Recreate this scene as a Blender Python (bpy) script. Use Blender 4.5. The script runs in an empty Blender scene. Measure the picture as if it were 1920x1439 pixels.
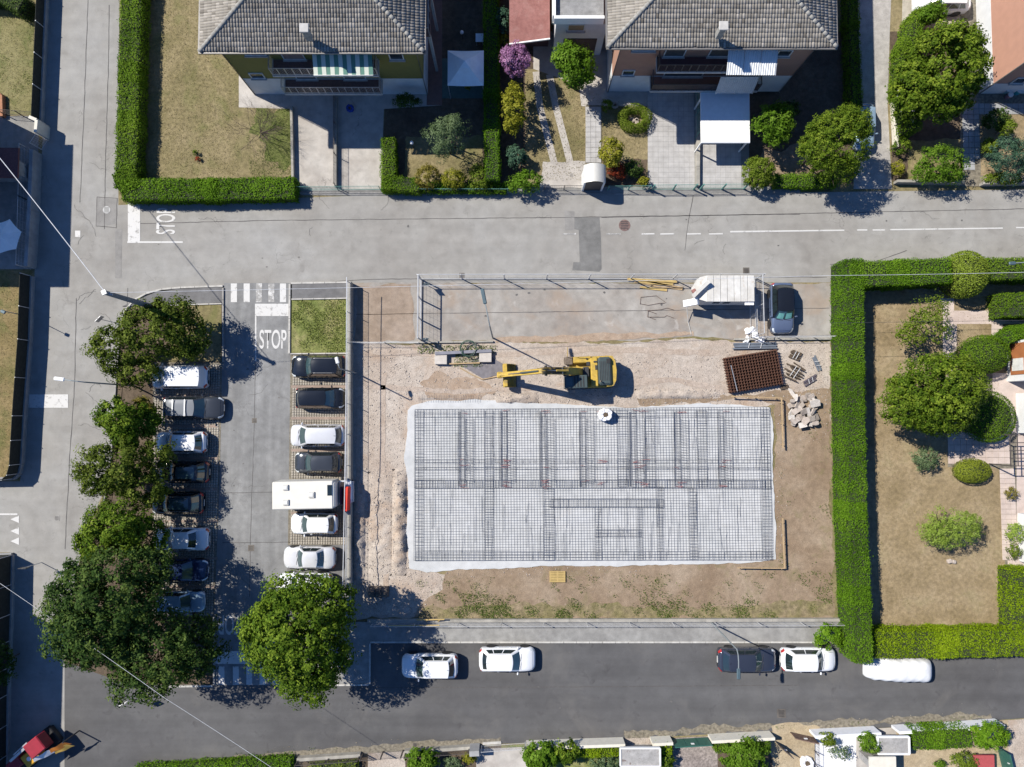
import bpy, bmesh, math, random
import numpy as np
from mathutils import Vector, Matrix
from mathutils.geometry import tessellate_polygon

S = bpy.context.scene
C = S.collection
# ---------------------------------------------------------------- camera
CAM_H = 54.5
TILT = math.radians(2.594)
cam_d = bpy.data.cameras.new('camera'); cam = bpy.data.objects.new('camera', cam_d); C.objects.link(cam)
cam_d.lens = 24.0; cam_d.sensor_width = 36.0; cam_d.clip_end = 2000
cam.location = (0, 0, CAM_H); cam.rotation_euler = (TILT, 0, 0)
S.camera = cam
# ---------------------------------------------------------------- light
EL = math.radians(46.5); AZ = math.atan2(-.894, .447)
world = bpy.data.worlds.new('World'); S.world = world; world.use_nodes = True
wn = world.node_tree.nodes; wl = world.node_tree.links
sky = wn.new('ShaderNodeTexSky'); sky.sky_type = 'NISHITA'; sky.sun_disc = False
sky.sun_elevation = EL; sky.sun_rotation = AZ; sky.altitude = 60; sky.ozone_density = 3.2; sky.dust_density = .4
tint_ = wn.new('ShaderNodeMix'); tint_.data_type = 'RGBA'; tint_.blend_type = 'MULTIPLY'; tint_.inputs[0].default_value = 1; tint_.inputs[7].default_value = (.60, .92, 1.36, 1)   # deep clear summer blue
wl.new(sky.outputs[0], tint_.inputs[6]); wl.new(tint_.outputs[2], wn['Background'].inputs[0]); wn['Background'].inputs[1].default_value = 0.060
sd = bpy.data.lights.new('sun', 'SUN'); sun = bpy.data.objects.new('sun', sd); C.objects.link(sun)
sd.energy = 4.8; sd.angle = math.radians(0.5); sd.color = (1.0, .945, .85)
sdir = Vector((.894 * math.cos(EL), -.447 * math.cos(EL), -math.sin(EL)))
sun.rotation_euler = sdir.to_track_quat('-Z', 'Y').to_euler(); sun.location = (-40, 20, 60)
S.view_settings.view_transform = 'Standard'; S.view_settings.look = 'None'
S.view_settings.exposure = 0.55; S.view_settings.gamma = 1; S.view_settings.use_curve_mapping = False
S.cycles.max_bounces = 5; S.cycles.diffuse_bounces = 3; S.cycles.glossy_bounces = 3
S.cycles.transmission_bounces = 4; S.cycles.transparent_max_bounces = 8
rnd = random.Random(7)

# ---------------------------------------------------------------- survey: plan pixel -> metres
_ct, _st = math.cos(TILT), math.sin(TILT)
def P(px, py, z=0.0):
    xc = (px - 960) / 1280; yc = -(py - 719.5) / 1280
    s = (CAM_H - z) / (_ct - yc * _st)
    return Vector((xc * s, (yc * _ct + _st) * s, z))
def G(px, py, z=0.0):          # same plan point lifted to height z
    p = P(px, py, 0); p.z = z; return p
PPM = 1280 / CAM_H

# ---------------------------------------------------------------- materials
MATS = {}
def _bsdf(m): return m.node_tree.nodes['Principled BSDF']
def mat(name, col, rough=.7, metal=0., spec=.5, coat=0., var=.12, scale=3., bump=0., bscale=20., alpha=None, emit=None):
    if name in MATS: return MATS[name]
    m = bpy.data.materials.new(name); m.use_nodes = True; MATS[name] = m
    nt = m.node_tree; b = _bsdf(m)
    b.inputs['Roughness'].default_value = rough; b.inputs['Metallic'].default_value = metal
    b.inputs['Specular IOR Level'].default_value = spec; b.inputs['Coat Weight'].default_value = coat
    b.inputs['Coat Roughness'].default_value = .05
    geo = nt.nodes.new('ShaderNodeNewGeometry')
    n = nt.nodes.new('ShaderNodeTexNoise'); n.inputs['Scale'].default_value = scale; n.inputs['Detail'].default_value = 6
    nt.links.new(geo.outputs['Position'], n.inputs['Vector'])
    mx = nt.nodes.new('ShaderNodeMix'); mx.data_type = 'RGBA'
    mx.inputs[6].default_value = (*[c * (1 - var) for c in col], 1); mx.inputs[7].default_value = (*[min(1, c * (1 + var)) for c in col], 1)
    r = nt.nodes.new('ShaderNodeMapRange'); r.inputs[1].default_value = .3; r.inputs[2].default_value = .7
    nt.links.new(n.outputs[0], r.inputs[0]); nt.links.new(r.outputs[0], mx.inputs[0])
    nt.links.new(mx.outputs[2], b.inputs['Base Color'])
    if bump:
        n2 = nt.nodes.new('ShaderNodeTexNoise'); n2.inputs['Scale'].default_value = bscale; n2.inputs['Detail'].default_value = 4
        nt.links.new(geo.outputs['Position'], n2.inputs['Vector'])
        bp = nt.nodes.new('ShaderNodeBump'); bp.inputs['Strength'].default_value = bump; bp.inputs['Distance'].default_value = .03
        nt.links.new(n2.outputs[0], bp.inputs['Height']); nt.links.new(bp.outputs[0], b.inputs['Normal'])
    return m

def ground(name, stops, scale=.25, fine=(30., .25), mid=(3., .3), bump=.35, bscale=25., crack=0., stain=None, rough=.92, streak=None, speck=None):
    """stops: list of (pos, colour) over large blotches; then mid and fine value noise, optional cracks and stains"""
    if name in MATS: return MATS[name]
    m = bpy.data.materials.new(name); m.use_nodes = True; MATS[name] = m
    nt = m.node_tree; N = nt.nodes.new; L = nt.links.new; b = _bsdf(m)
    b.inputs['Roughness'].default_value = rough; b.inputs['Specular IOR Level'].default_value = .25
    geo = N('ShaderNodeNewGeometry'); pos = geo.outputs['Position']
    def noise(sc, det=6, rg=.55, vec=pos, dist=0.):
        n = N('ShaderNodeTexNoise'); n.inputs['Scale'].default_value = sc; n.inputs['Detail'].default_value = det
        n.inputs['Roughness'].default_value = rg; n.inputs['Distortion'].default_value = dist; L(vec, n.inputs['Vector']); return n.outputs[0]
    def mrange(v, a, c, lo, hi):
        r = N('ShaderNodeMapRange'); L(v, r.inputs[0])
        for i, x in enumerate((a, c, lo, hi)): r.inputs[i + 1].default_value = x
        return r.outputs[0]
    def mulv(colr, v):
        x = N('ShaderNodeMix'); x.data_type = 'RGBA'; x.blend_type = 'MULTIPLY'; x.inputs[0].default_value = 1; L(colr, x.inputs[6])
        cc = N('ShaderNodeCombineColor'); [L(v, cc.inputs[i]) for i in range(3)]; L(cc.outputs[0], x.inputs[7]); return x.outputs[2]
    rp = N('ShaderNodeValToRGB'); e = rp.color_ramp.elements
    while len(e) < len(stops): e.new(.5)
    for i, (p, c) in enumerate(stops): e[i].position = p; e[i].color = (*c, 1)
    L(noise(scale, 8, .6, dist=.4), rp.inputs[0]); col = rp.outputs[0]
    col = mulv(col, mrange(noise(mid[0]), .3, .7, 1 - mid[1], 1 + mid[1]))
    col = mulv(col, mrange(noise(fine[0], 3, .7), .3, .7, 1 - fine[1], 1 + fine[1]))
    if streak:   # tyre-polished lanes: noise stretched along an axis
        mp = N('ShaderNodeMapping'); mp.inputs['Scale'].default_value = streak[0]; L(pos, mp.inputs['Vector'])
        col = mulv(col, mrange(noise(1., 4, .5, mp.outputs[0]), .3, .7, 1 - streak[1], 1 + streak[1]))
    def over(colr, fac, c2):
        x = N('ShaderNodeMix'); x.data_type = 'RGBA'; L(fac, x.inputs[0]); L(colr, x.inputs[6]); x.inputs[7].default_value = (*c2, 1); return x.outputs[2]
    if crack:
        wv = N('ShaderNodeVectorMath'); wv.operation = 'ADD'; n3 = N('ShaderNodeTexNoise'); n3.inputs['Scale'].default_value = 1.3; n3.inputs['Detail'].default_value = 5; L(pos, n3.inputs['Vector'])
        sc = N('ShaderNodeVectorMath'); sc.operation = 'SCALE'; sc.inputs['Scale'].default_value = 1.6; L(n3.outputs['Color'], sc.inputs[0]); L(pos, wv.inputs[0]); L(sc.outputs[0], wv.inputs[1])
        v = N('ShaderNodeTexVoronoi'); v.feature = 'DISTANCE_TO_EDGE'; v.inputs['Scale'].default_value = .32; L(wv.outputs[0], v.inputs['Vector'])
        f = mrange(v.outputs['Distance'], 0.003, .011, crack * .6, 0)
        g = mrange(noise(.35, 3), .52, .66, 0, 1); mm = N('ShaderNodeMath'); mm.operation = 'MULTIPLY'; L(f, mm.inputs[0]); L(g, mm.inputs[1])
        col = over(col, mm.outputs[0], (.04, .037, .035))
    if stain:
        for (sc, lo, hi, c2, amt) in stain:
            col = over(col, mrange(noise(sc, 5, .6, dist=.6), lo, hi, 0, amt), c2)
    if speck:    # scattered small things: (scale, threshold, colour, amount)
        for (sc, th, c2, amt) in speck:
            col = over(col, mrange(noise(sc, 2, .5), th, th + .05, 0, amt), c2)
    L(col, b.inputs['Base Color'])
    bp = N('ShaderNodeBump'); bp.inputs['Strength'].default_value = bump; bp.inputs['Distance'].default_value = .04
    L(noise(bscale, 5, .65), bp.inputs['Height']); L(bp.outputs[0], b.inputs['Normal'])
    return m

def leaf_mat(name, dark, mid_, light, trans=.3, rough=.6):
    if name in MATS: return MATS[name]
    m = bpy.data.materials.new(name); m.use_nodes = True; MATS[name] = m
    nt = m.node_tree; N = nt.nodes.new; L = nt.links.new; b = _bsdf(m); out = nt.nodes['Material Output']
    a = N('ShaderNodeAttribute'); a.attribute_name = 'tint'
    rp = N('ShaderNodeValToRGB'); e = rp.color_ramp.elements; e.new(.5)
    for i, (p, c) in enumerate(((0., dark), (.5, mid_), (1., light))): e[i].position = p; e[i].color = (*c, 1)
    L(a.outputs['Fac'], rp.inputs[0]); L(rp.outputs[0], b.inputs['Base Color'])
    b.inputs['Roughness'].default_value = rough; b.inputs['Specular IOR Level'].default_value = .05
    t = N('ShaderNodeBsdfTranslucent'); mm = N('ShaderNodeMix'); mm.data_type = 'RGBA'; mm.blend_type = 'MULTIPLY'; mm.inputs[0].default_value = 1
    L(rp.outputs[0], mm.inputs[6]); mm.inputs[7].default_value = (1.3, 1.5, .5, 1); L(mm.outputs[2], t.inputs[0])
    ms = N('ShaderNodeMixShader'); ms.inputs[0].default_value = trans; L(b.outputs[0], ms.inputs[1]); L(t.outputs[0], ms.inputs[2]); L(ms.outputs[0], out.inputs[0])
    return m

# ---------------------------------------------------------------- object helpers
WM = {}
def thing(name, label, cat, loc=(0, 0, 0), rz=0., group=None, parent=None):
    o = bpy.data.objects.new(name, None); C.objects.link(o); o.empty_display_size = .3
    o.location = loc; o.rotation_euler = (0, 0, rz)
    WM[o] = Matrix.Translation(Vector(loc)) @ Matrix.Rotation(rz, 4, 'Z')
    tag(o, label, cat, group); return o
def tag(o, label=None, cat=None, group=None, kind=None):
    if label: o['label'] = label
    if cat: o['category'] = cat
    if group: o['group'] = group
    if kind: o['kind'] = kind
    return o
def link_mesh(name, me, parent=None):
    o = bpy.data.objects.new(name, me); C.objects.link(o)
    if parent is not None: o.parent = parent; WM[o] = WM[parent]
    else: WM[o] = Matrix.Identity(4)
    return o
class MB:
    def __init__(s): s.v = []; s.f = []
    def add(s, vs, fs):
        n = len(s.v); s.v += [tuple(v) for v in vs]; s.f += [tuple(i + n for i in f) for f in fs]; return s
    def box(s, c, d, rz=0., rx=0., ry=0.):
        M = Matrix.Rotation(rz, 3, 'Z') @ Matrix.Rotation(ry, 3, 'Y') @ Matrix.Rotation(rx, 3, 'X'); c = Vector(c)
        vs = [c + M @ Vector((x * d[0] / 2, y * d[1] / 2, z * d[2] / 2)) for x in (-1, 1) for y in (-1, 1) for z in (-1, 1)]
        return s.add(vs, [(0, 1, 3, 2), (4, 6, 7, 5), (0, 4, 5, 1), (2, 3, 7, 6), (0, 2, 6, 4), (1, 5, 7, 3)])
    def bbox(s, c, d, rz=0., b=.03):   # chamfered box
        hx, hy, hz = d[0] / 2, d[1] / 2, d[2] / 2; b = min(b, hx * .9, hy * .9, hz * .9)
        lay = [(-hz, b), (-hz + b, 0), (hz - b, 0), (hz, b)]; vs = []; M = Matrix.Rotation(rz, 3, 'Z'); c = Vector(c)
        for z, i in lay:
            for x, y in ((-hx + i, -hy + b), (-hx + b, -hy + i), (hx - b, -hy + i), (hx - i, -hy + b), (hx - i, hy - b), (hx - b, hy - i), (-hx + b, hy - i), (-hx + i, hy - b)):
                vs.append(c + M @ Vector((x, y, z)))
        fs = [tuple(range(7, -1, -1)), tuple(range(24, 32))]
        for l in range(3):
            for k in range(8): fs.append((l * 8 + k, l * 8 + (k + 1) % 8, (l + 1) * 8 + (k + 1) % 8, (l + 1) * 8 + k))
        return s.add(vs, fs)
    def tube(s, pts, r, n=6, r2=None, cap=True):
        pts = [Vector(p) for p in pts]; m = len(pts); rings = []
        for i, p in enumerate(pts):
            t = (pts[min(i + 1, m - 1)] - pts[max(i - 1, 0)]).normalized()
            a = t.cross(Vector((0, 0, 1))); a = a.normalized() if a.length > 1e-4 else Vector((1, 0, 0)); bb = t.cross(a)
            rr = r if r2 is None else r + (r2 - r) * i / (m - 1)
            rings += [p + (a * math.cos(2 * math.pi * k / n) + bb * math.sin(2 * math.pi * k / n)) * rr for k in range(n)]
        fs = [(i * n + k, i * n + (k + 1) % n, (i + 1) * n + (k + 1) % n, (i + 1) * n + k) for i in range(m - 1) for k in range(n)]
        if cap: fs += [tuple(range(n - 1, -1, -1)), tuple(range((m - 1) * n, m * n))]
        return s.add(rings, fs)
    def bar(s, a, b, w, h):            # rectangular bar between two points
        a, b = Vector(a), Vector(b); t = (b - a).normalized()
        u = t.cross(Vector((0, 0, 1))); u = u.normalized() if u.length > 1e-4 else Vector((1, 0, 0)); v = u.cross(t)
        vs = [p + u * (i * w / 2) + v * (j * h / 2) for p in (a, b) for i in (-1, 1) for j in (-1, 1)]
        return s.add(vs, [(0, 2, 3, 1), (4, 5, 7, 6), (0, 1, 5, 4), (2, 6, 7, 3), (0, 4, 6, 2), (1, 3, 7, 5)])
    def prism(s, pts, z0, z1, top=True, bottom=True):
        n = len(pts); vs = [(p[0], p[1], z0) for p in pts] + [(p[0], p[1], z1) for p in pts]
        fs = [(i, (i + 1) % n, n + (i + 1) % n, n + i) for i in range(n)]
        if sum(pts[i][0] * pts[(i + 1) % n][1] - pts[(i + 1) % n][0] * pts[i][1] for i in range(n)) < 0: fs = [f[::-1] for f in fs]
        tr = tessellate_polygon([[Vector((p[0], p[1], 0)) for p in pts]])
        for t in tr:
            a, b, c = (Vector((*pts[i][:2], 0)) for i in t)
            if (b - a).cross(c - a).z < 0: t = t[::-1]
            if top: fs.append(tuple(i + n for i in t))
            if bottom: fs.append(tuple(t[::-1]))
        return s.add(vs, fs)
    def grid(s, fn, nu, nv):           # fn(u, v) -> point, u, v in 0..1
        vs = [fn(i / nu, j / nv) for i in range(nu + 1) for j in range(nv + 1)]
        return s.add(vs, [(i * (nv + 1) + j, (i + 1) * (nv + 1) + j, (i + 1) * (nv + 1) + j + 1, i * (nv + 1) + j + 1) for i in range(nu) for j in range(nv)])
    def mesh(s, name, m, smooth=False, M=None):
        me = bpy.data.meshes.new(name); vs = s.v
        if M is not None: vs = [M @ Vector(v) for v in vs]
        me.from_pydata([tuple(v) for v in vs], [], s.f); me.materials.append(m)
        if smooth:
            for p in me.polygons: p.use_smooth = True
        me.update(); return me
    def build(s, name, m, parent=None, world=False, smooth=False, recenter=False):
        M = None
        if parent is not None and world: M = WM[parent].inverted()
        off = None
        if parent is None and recenter:
            a = np.array(s.v); off = Vector(((a[:, 0].min() + a[:, 0].max()) / 2, (a[:, 1].min() + a[:, 1].max()) / 2, a[:, 2].min())); M = Matrix.Translation(-off)
        o = link_mesh(name, s.mesh(name, m, smooth, M), parent)
        if off is not None: o.location = off; WM[o] = Matrix.Translation(off)
        return o

LEVEL = [0]
def sheet(name, pts, m, lvl=None, z=None, world_pts=False, rough_edge=0., kind='structure', seed=0, parent=None):
    """a flat ground sheet from plan pixels; each new sheet 4 mm above the last"""
    if z is None: z = (.004 * lvl)
    w = [Vector(p) if world_pts else G(*p) for p in pts]
    if rough_edge:
        r = random.Random(seed + len(pts)); out = []
        for i, a in enumerate(w):
            b = w[(i + 1) % len(w)]; n = max(1, int((b - a).length / .35)); t = (b - a).normalized(); nn = Vector((-t.y, t.x, 0)); o_ = 0
            for k in range(n):
                o_ = o_ * .6 + r.uniform(-1, 1) * rough_edge; out.append(a + (b - a) * (k / n) + nn * o_)
        w = out
    mb = MB(); n = len(w); mb.v = [(p.x, p.y, z) for p in w]
    for t in tessellate_polygon([[Vector((p.x, p.y, 0)) for p in w]]):
        a, b, c = (w[i] for i in t)
        mb.f.append(tuple(t) if (b - a).cross(c - a).z > 0 else tuple(t[::-1]))
    if parent is not None: return mb.build(name, m, parent, world=True)
    o = mb.build(name, m); o['kind'] = kind; return o
def inside(pts, x, y):
    c = np.zeros(len(x), bool); n = len(pts)
    for i in range(n):
        (x1, y1), (x2, y2) = pts[i][:2], pts[(i + 1) % n][:2]
        if y1 == y2: continue
        c ^= ((y1 > y) != (y2 > y)) & (x < (x2 - x1) * (y - y1) / (y2 - y1) + x1)
    return c

# ---------------------------------------------------------------- foliage
def np_mesh(name, verts, faces4, m, tint=None, smooth=False):
    me = bpy.data.meshes.new(name); nv, nf = len(verts), len(faces4); k = faces4.shape[1]
    me.vertices.add(nv); me.vertices.foreach_set('co', verts.astype(np.float32).ravel())
    me.loops.add(nf * k); me.loops.foreach_set('vertex_index', faces4.astype(np.int32).ravel())
    me.polygons.add(nf); me.polygons.foreach_set('loop_start', np.arange(0, nf * k, k, dtype=np.int32))
    me.polygons.foreach_set('loop_total', np.full(nf, k, dtype=np.int32))
    if smooth: me.polygons.foreach_set('use_smooth', np.ones(nf, bool))
    if tint is not None:
        at = me.attributes.new('tint', 'FLOAT', 'POINT'); at.data.foreach_set('value', tint.astype(np.float32))
    me.materials.append(m); me.update(calc_edges=True); return me
def leaves(name, c, nrm, size, tint, m, rng, aspect=.6):
    n = len(c); nrm = nrm / (np.linalg.norm(nrm, axis=1, keepdims=True) + 1e-9)
    r = rng.normal(size=(n, 3)); t = np.cross(nrm, r); t /= np.linalg.norm(t, axis=1, keepdims=True) + 1e-9; b = np.cross(nrm, t)
    L = (size * rng.uniform(.7, 1.3, n))[:, None]; W = L * aspect
    v = np.stack([c - t * L * .5, c + b * W * .5 + nrm * L * .08, c + t * L * .5, c - b * W * .5 + nrm * L * .08], 1).reshape(-1, 3)
    return np_mesh(name, v, np.arange(4 * n).reshape(n, 4), m, np.repeat(np.clip(tint, 0, 1), 4))
def rdir(rng, n):
    d = rng.normal(size=(n, 3)); return d / np.linalg.norm(d, axis=1, keepdims=True)
def lump(d, seed):
    r = np.random.default_rng(seed); o = np.zeros(len(d))
    for k in range(7):
        w = r.normal(size=3) * (1.5 + k * .8); o += np.sin(d @ w + r.uniform(0, 6)) / (1.5 + k * .5)
    return o / 2.2
def crown_mesh(name, m, lobes, clump_r, n_leaf, leaf, seed, shell=.62, rough=.22, up=.22, dens_clump=.85, spread=.28, aspect=.6, flat=.85, keep_low=-.35):
    """lobes: (x, y, z, rx, ry, rz) in metres; leaf clumps over and through each lumpy lobe"""
    rng = np.random.default_rng(seed); wsum = sum(l[3] * l[4] for l in lobes); CC = []; NN = []; TT = []
    for li, (x, y, z, rx, ry, rz) in enumerate(lobes):
        nl = int(n_leaf * rx * ry / wsum); nc = max(6, int(dens_clump * 3.2 * (rx * ry + rx * rz) / clump_r ** 2))
        d = rdir(rng, nc * 2); d = d[d[:, 2] > keep_low][:nc]; nc = len(d)
        fr = (shell + (1 - shell) * rng.random(nc) ** .6) * (1 + rough * lump(d, seed + li))
        cc = np.array([x, y, z]) + d * fr[:, None] * np.array([rx, ry, rz]); ct = rng.normal(.5, spread * .55, nc); cs = clump_r * rng.uniform(.5, 1.35, nc)
        k = rng.integers(0, nc, nl); o = rdir(rng, nl); o[:, 2] = np.abs(o[:, 2]) * flat + rng.uniform(-.35, .1, nl)
        q = cc[k] + o * cs[k][:, None] * rng.uniform(.45, 1.08, nl)[:, None]
        CC.append(q); NN.append(o * .62 + d[k] * .5 + np.array([0, 0, up]) + rng.normal(size=(nl, 3)) * .33)
        TT.append(ct[k] + rng.normal(0, spread * .5, nl) + .12 * o[:, 2])
    c = np.concatenate(CC); c[:, 2] = np.maximum(c[:, 2], .04)
    return leaves(name, c, np.concatenate(NN), np.full(len(c), leaf), np.concatenate(TT), m, rng, aspect)
def trunk_mb(base, top, r, spread, seed, nb=7):
    rr = random.Random(seed); mb = MB(); base, top = Vector(base), Vector(top); mid = base.lerp(top, .5) + Vector((rr.uniform(-.15, .15), rr.uniform(-.15, .15), 0))
    mb.tube([base, base.lerp(mid, .5), mid, top], r, 8, r2=r * .35)
    for i in range(nb):
        t = .35 + .6 * i / nb; s = base.lerp(top, t); a = rr.uniform(0, 6.28); l = spread * rr.uniform(.5, .9)
        e = s + Vector((math.cos(a) * l, math.sin(a) * l, rr.uniform(.2, .6) * l)); k = s.lerp(e, .5) + Vector((0, 0, -.08 * l))
        mb.tube([s, k, e], r * .42, 5, r2=r * .1)
        for j in range(2):
            s2 = s.lerp(e, .55 + .2 * j); a2 = a + rr.uniform(-.9, .9); l2 = l * .45
            mb.tube([s2, s2 + Vector((math.cos(a2) * l2, math.sin(a2) * l2, .35 * l2))], r * .2, 4, r2=r * .05)
    return mb
M_bark = mat('bark', (.10, .075, .055), .95, var=.3, scale=9, bump=.6, bscale=30)
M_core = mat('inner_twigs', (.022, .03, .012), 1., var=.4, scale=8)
def tree(kind, label, px, py, rpx, rpy, zc, rz, m, n_leaf, leaf=.2, clump=.5, seed=1, group=None, cat='tree', lobes=(), trunk=True, **kw):
    """crown centred where plan pixel (px, py) is seen at height zc; lobes are extra (dx px, dy px, rx px, ry px, dz)"""
    sc = (CAM_H - zc) / 1280; c = P(px, py, zc); o = thing(kind, label, cat, (c.x, c.y, 0), 0, group)
    ll = [(0, 0, zc, rpx * sc, rpy * sc, rz)] + [(a * sc, -b * sc, zc + e, cx * sc, cy * sc, rz * .8 * (cx / rpx) ** .5) for a, b, cx, cy, e in lobes]
    link_mesh('crown', crown_mesh('crown', m, ll, clump, n_leaf, leaf, seed, **kw), o)
    if trunk:
        for i, l in enumerate(ll[:4]):
            (trunk_mb((l[0] * .6, l[1] * .6, 0), (l[0], l[1], l[2] + l[5] * .3), .05 + .028 * l[3], l[3] * .8, seed + i, 7)).build('trunk', M_bark, o, smooth=True)
    else:
        mb = MB(); 
        for l in ll: mb.tube([(l[0], l[1], 0), (l[0], l[1], l[2])], .05, 5, r2=.02)
        mb.build('stem', M_bark, o)
    return o
def hedge(label, path, width, h, m, dens=170, leaf=.13, seed=1, name='hedge', group=None, closed=False, z0=0, aspect=.55, rough=.09, cat='hedge', taper=.0, tvar=.16):
    """clipped hedge along a plan-pixel centre line"""
    dens *= 1.5; leaf *= .84; rng = np.random.default_rng(seed); pts = [G(*p) for p in path]; o = thing(name, label, cat, (pts[0].x, pts[0].y, 0), 0, group)
    CC = []; NN = []; TT = []; core = MB(); org = pts[0]
    for i in range(len(pts) - 1):
        a, b = pts[i] - org, pts[i + 1] - org; Ls = (b - a).length; t = (b - a) / Ls; n = Vector((-t.y, t.x, 0)); ex = width * .45; a2, b2 = a - t * (ex if i else .0), b + t * (ex if i < len(pts) - 2 else 0.); Ls = (b2 - a2).length
        A = np.array(a2); T = np.array(t); Nn = np.array(n); Z = np.array([0, 0, 1.])
        def put(k, u, v, w, nn):
            q = A + np.outer(u, T) + np.outer(v, Nn) + np.outer(w, Z)
            ph = np.sin(q[:, 0] * 1.7 + seed) + np.sin(q[:, 1] * 2.1) + .7 * np.sin(q[:, 0] * 5.1 + q[:, 2] * 3) + .7 * np.sin(q[:, 1] * 4.3 + 1)
            q = q + nn * (ph * rough * .45 + rng.normal(0, rough * .6, k))[:, None]
            CC.append(q); NN.append(nn * .9 + np.array([0, 0, .35]) + rng.normal(size=(k, 3)) * .5)
            lo = np.sin(q[:, 0] * .45 + seed) + np.sin(q[:, 1] * .53 + seed * 2) + .8 * np.sin(q[:, 0] * 1.3 - q[:, 1] * 1.1); tt = .5 + .05 * ph + .085 * lo + rng.normal(0, tvar, k); TT.append(tt)
        k = int(dens * Ls * width); vv_ = rng.uniform(-.5, .5, k); put(k, rng.uniform(0, Ls, k), vv_ * width, h - .22 * np.clip(np.abs(vv_) * 2 - .72, 0, 1) ** 1.5 / .15 * .5, Z)
        ns = int(Ls * 2.2); su = rng.uniform(0, Ls, ns); sv = rng.uniform(-.5, .5, ns) * width; kk = np.repeat(np.arange(ns), 9); k = len(kk); put(k, su[kk] + rng.normal(0, .09, k), sv[kk] + rng.normal(0, .09, k), h + rng.uniform(0, .16, k), Z)   # untrimmed sprigs
        for sgn in (-1, 1):
            k = int(dens * .75 * Ls * h); w = rng.uniform(.05, 1, k) * h; put(k, rng.uniform(0, Ls, k), sgn * width * (.5 + taper * (1 - w / h)), w, Nn * sgn)
        for uu, sg in ((0, -1), (Ls, 1)):
            k = int(dens * .75 * width * h); put(k, np.full(k, float(uu)), rng.uniform(-.5, .5, k) * width, rng.uniform(.05, 1, k) * h, T * sg)
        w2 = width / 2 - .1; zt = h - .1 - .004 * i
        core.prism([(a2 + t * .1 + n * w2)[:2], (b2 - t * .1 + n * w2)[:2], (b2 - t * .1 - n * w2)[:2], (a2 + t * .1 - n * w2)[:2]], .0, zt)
    c = np.concatenate(CC)
    link_mesh('foliage', leaves('foliage', c, np.concatenate(NN), np.full(len(c), leaf), np.concatenate(TT), m, rng, aspect), o)
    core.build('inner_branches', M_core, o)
    return o
def tufts(name, label, polys, dens, m, size=.12, seed=3, hgt=.05, thresh=None, aspect=.35, cat='grass'):
    """grass or weeds: many small blades on a patch of ground, one uncountable mass"""
    rng = np.random.default_rng(seed); CC = []
    for poly in polys:
        w = [G(*p) for p in poly]; xs = [p.x for p in w]; ys = [p.y for p in w]; A = (max(xs) - min(xs)) * (max(ys) - min(ys)); k = int(A * dens)
        x = rng.uniform(min(xs), max(xs), k); y = rng.uniform(min(ys), max(ys), k); ok = inside([(p.x, p.y) for p in w], x, y)
        if thresh is not None:
            f = np.sin(x * .9 + seed) + np.sin(y * 1.1 + x * .4) + .8 * np.sin(x * 2.3 - y * 1.9) + .8 * np.sin(y * 3.7 + x * 3.1 + seed) + .5 * np.sin(x * 6.3 + 1) * np.sin(y * 6.9); ok &= (f + rng.normal(0, .5, k)) > thresh
        CC.append(np.stack([x[ok], y[ok], rng.uniform(.03, .03 + hgt, ok.sum())], 1))
    c = np.concatenate(CC); n = len(c); nn = rng.normal(size=(n, 3)) * .7 + np.array([0, 0, .8])
    o = link_mesh(name, leaves(name, c, nn, np.full(n, size), rng.normal(.5, .22, n), m, rng, aspect)); tag(o, label, cat, kind='stuff'); return o
def stones(name, label, polys, dens, m, smin, smax, seed=5, zf=None, cat='gravel', thresh=None):
    rng = np.random.default_rng(seed); CC = []
    for poly in polys:
        w = [G(*p) for p in poly]; xs = [p.x for p in w]; ys = [p.y for p in w]; A = (max(xs) - min(xs)) * (max(ys) - min(ys)); k = int(A * dens)
        x = rng.uniform(min(xs), max(xs), k); y = rng.uniform(min(ys), max(ys), k); ok = inside([(p.x, p.y) for p in w], x, y)
        if thresh is not None:
            f = np.sin(x * .9 + seed) + np.sin(y * 1.1 + x * .4) + .8 * np.sin(x * 2.3 - y * 1.9) + .8 * np.sin(y * 3.7 + x * 3.1 + seed); ok &= (f + rng.normal(0, .6, k)) > thresh
        CC.append(np.stack([x[ok], y[ok], np.full(ok.sum(), .03)], 1))
    c = np.concatenate(CC); n = len(c)
    if zf is not None: c[:, 2] = zf(c[:, 0], c[:, 1])
    base = np.array([(1, 0, 0), (-1, 0, 0), (0, 1, 0), (0, -1, 0), (0, 0, 1), (0, 0, -1)], float)
    fs = np.array([(0, 2, 4), (2, 1, 4), (1, 3, 4), (3, 0, 4), (2, 0, 5), (1, 2, 5), (3, 1, 5), (0, 3, 5)])
    s = smin + (smax - smin) * rng.random(n) ** 3
    v = base[None] * (s[:, None, None] / 2) * rng.uniform(.6, 1.2, (n, 6, 1)); a = rng.uniform(0, 6.28, n); ca, sa = np.cos(a), np.sin(a)
    x = v[..., 0] * ca[:, None] - v[..., 1] * sa[:, None]; y = v[..., 0] * sa[:, None] + v[..., 1] * ca[:, None]
    v = np.stack([x, y, v[..., 2] * .7], -1) + rng.normal(0, .12, (n, 6, 3)) * s[:, None, None] + c[:, None, :]
    f = (fs[None] + (np.arange(n) * 6)[:, None, None]).reshape(-1, 3)
    o = link_mesh(name, np_mesh(name, v.reshape(-1, 3), f, m, np.repeat(rng.random(n), 6))); tag(o, label, cat, kind='stuff'); return o
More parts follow.
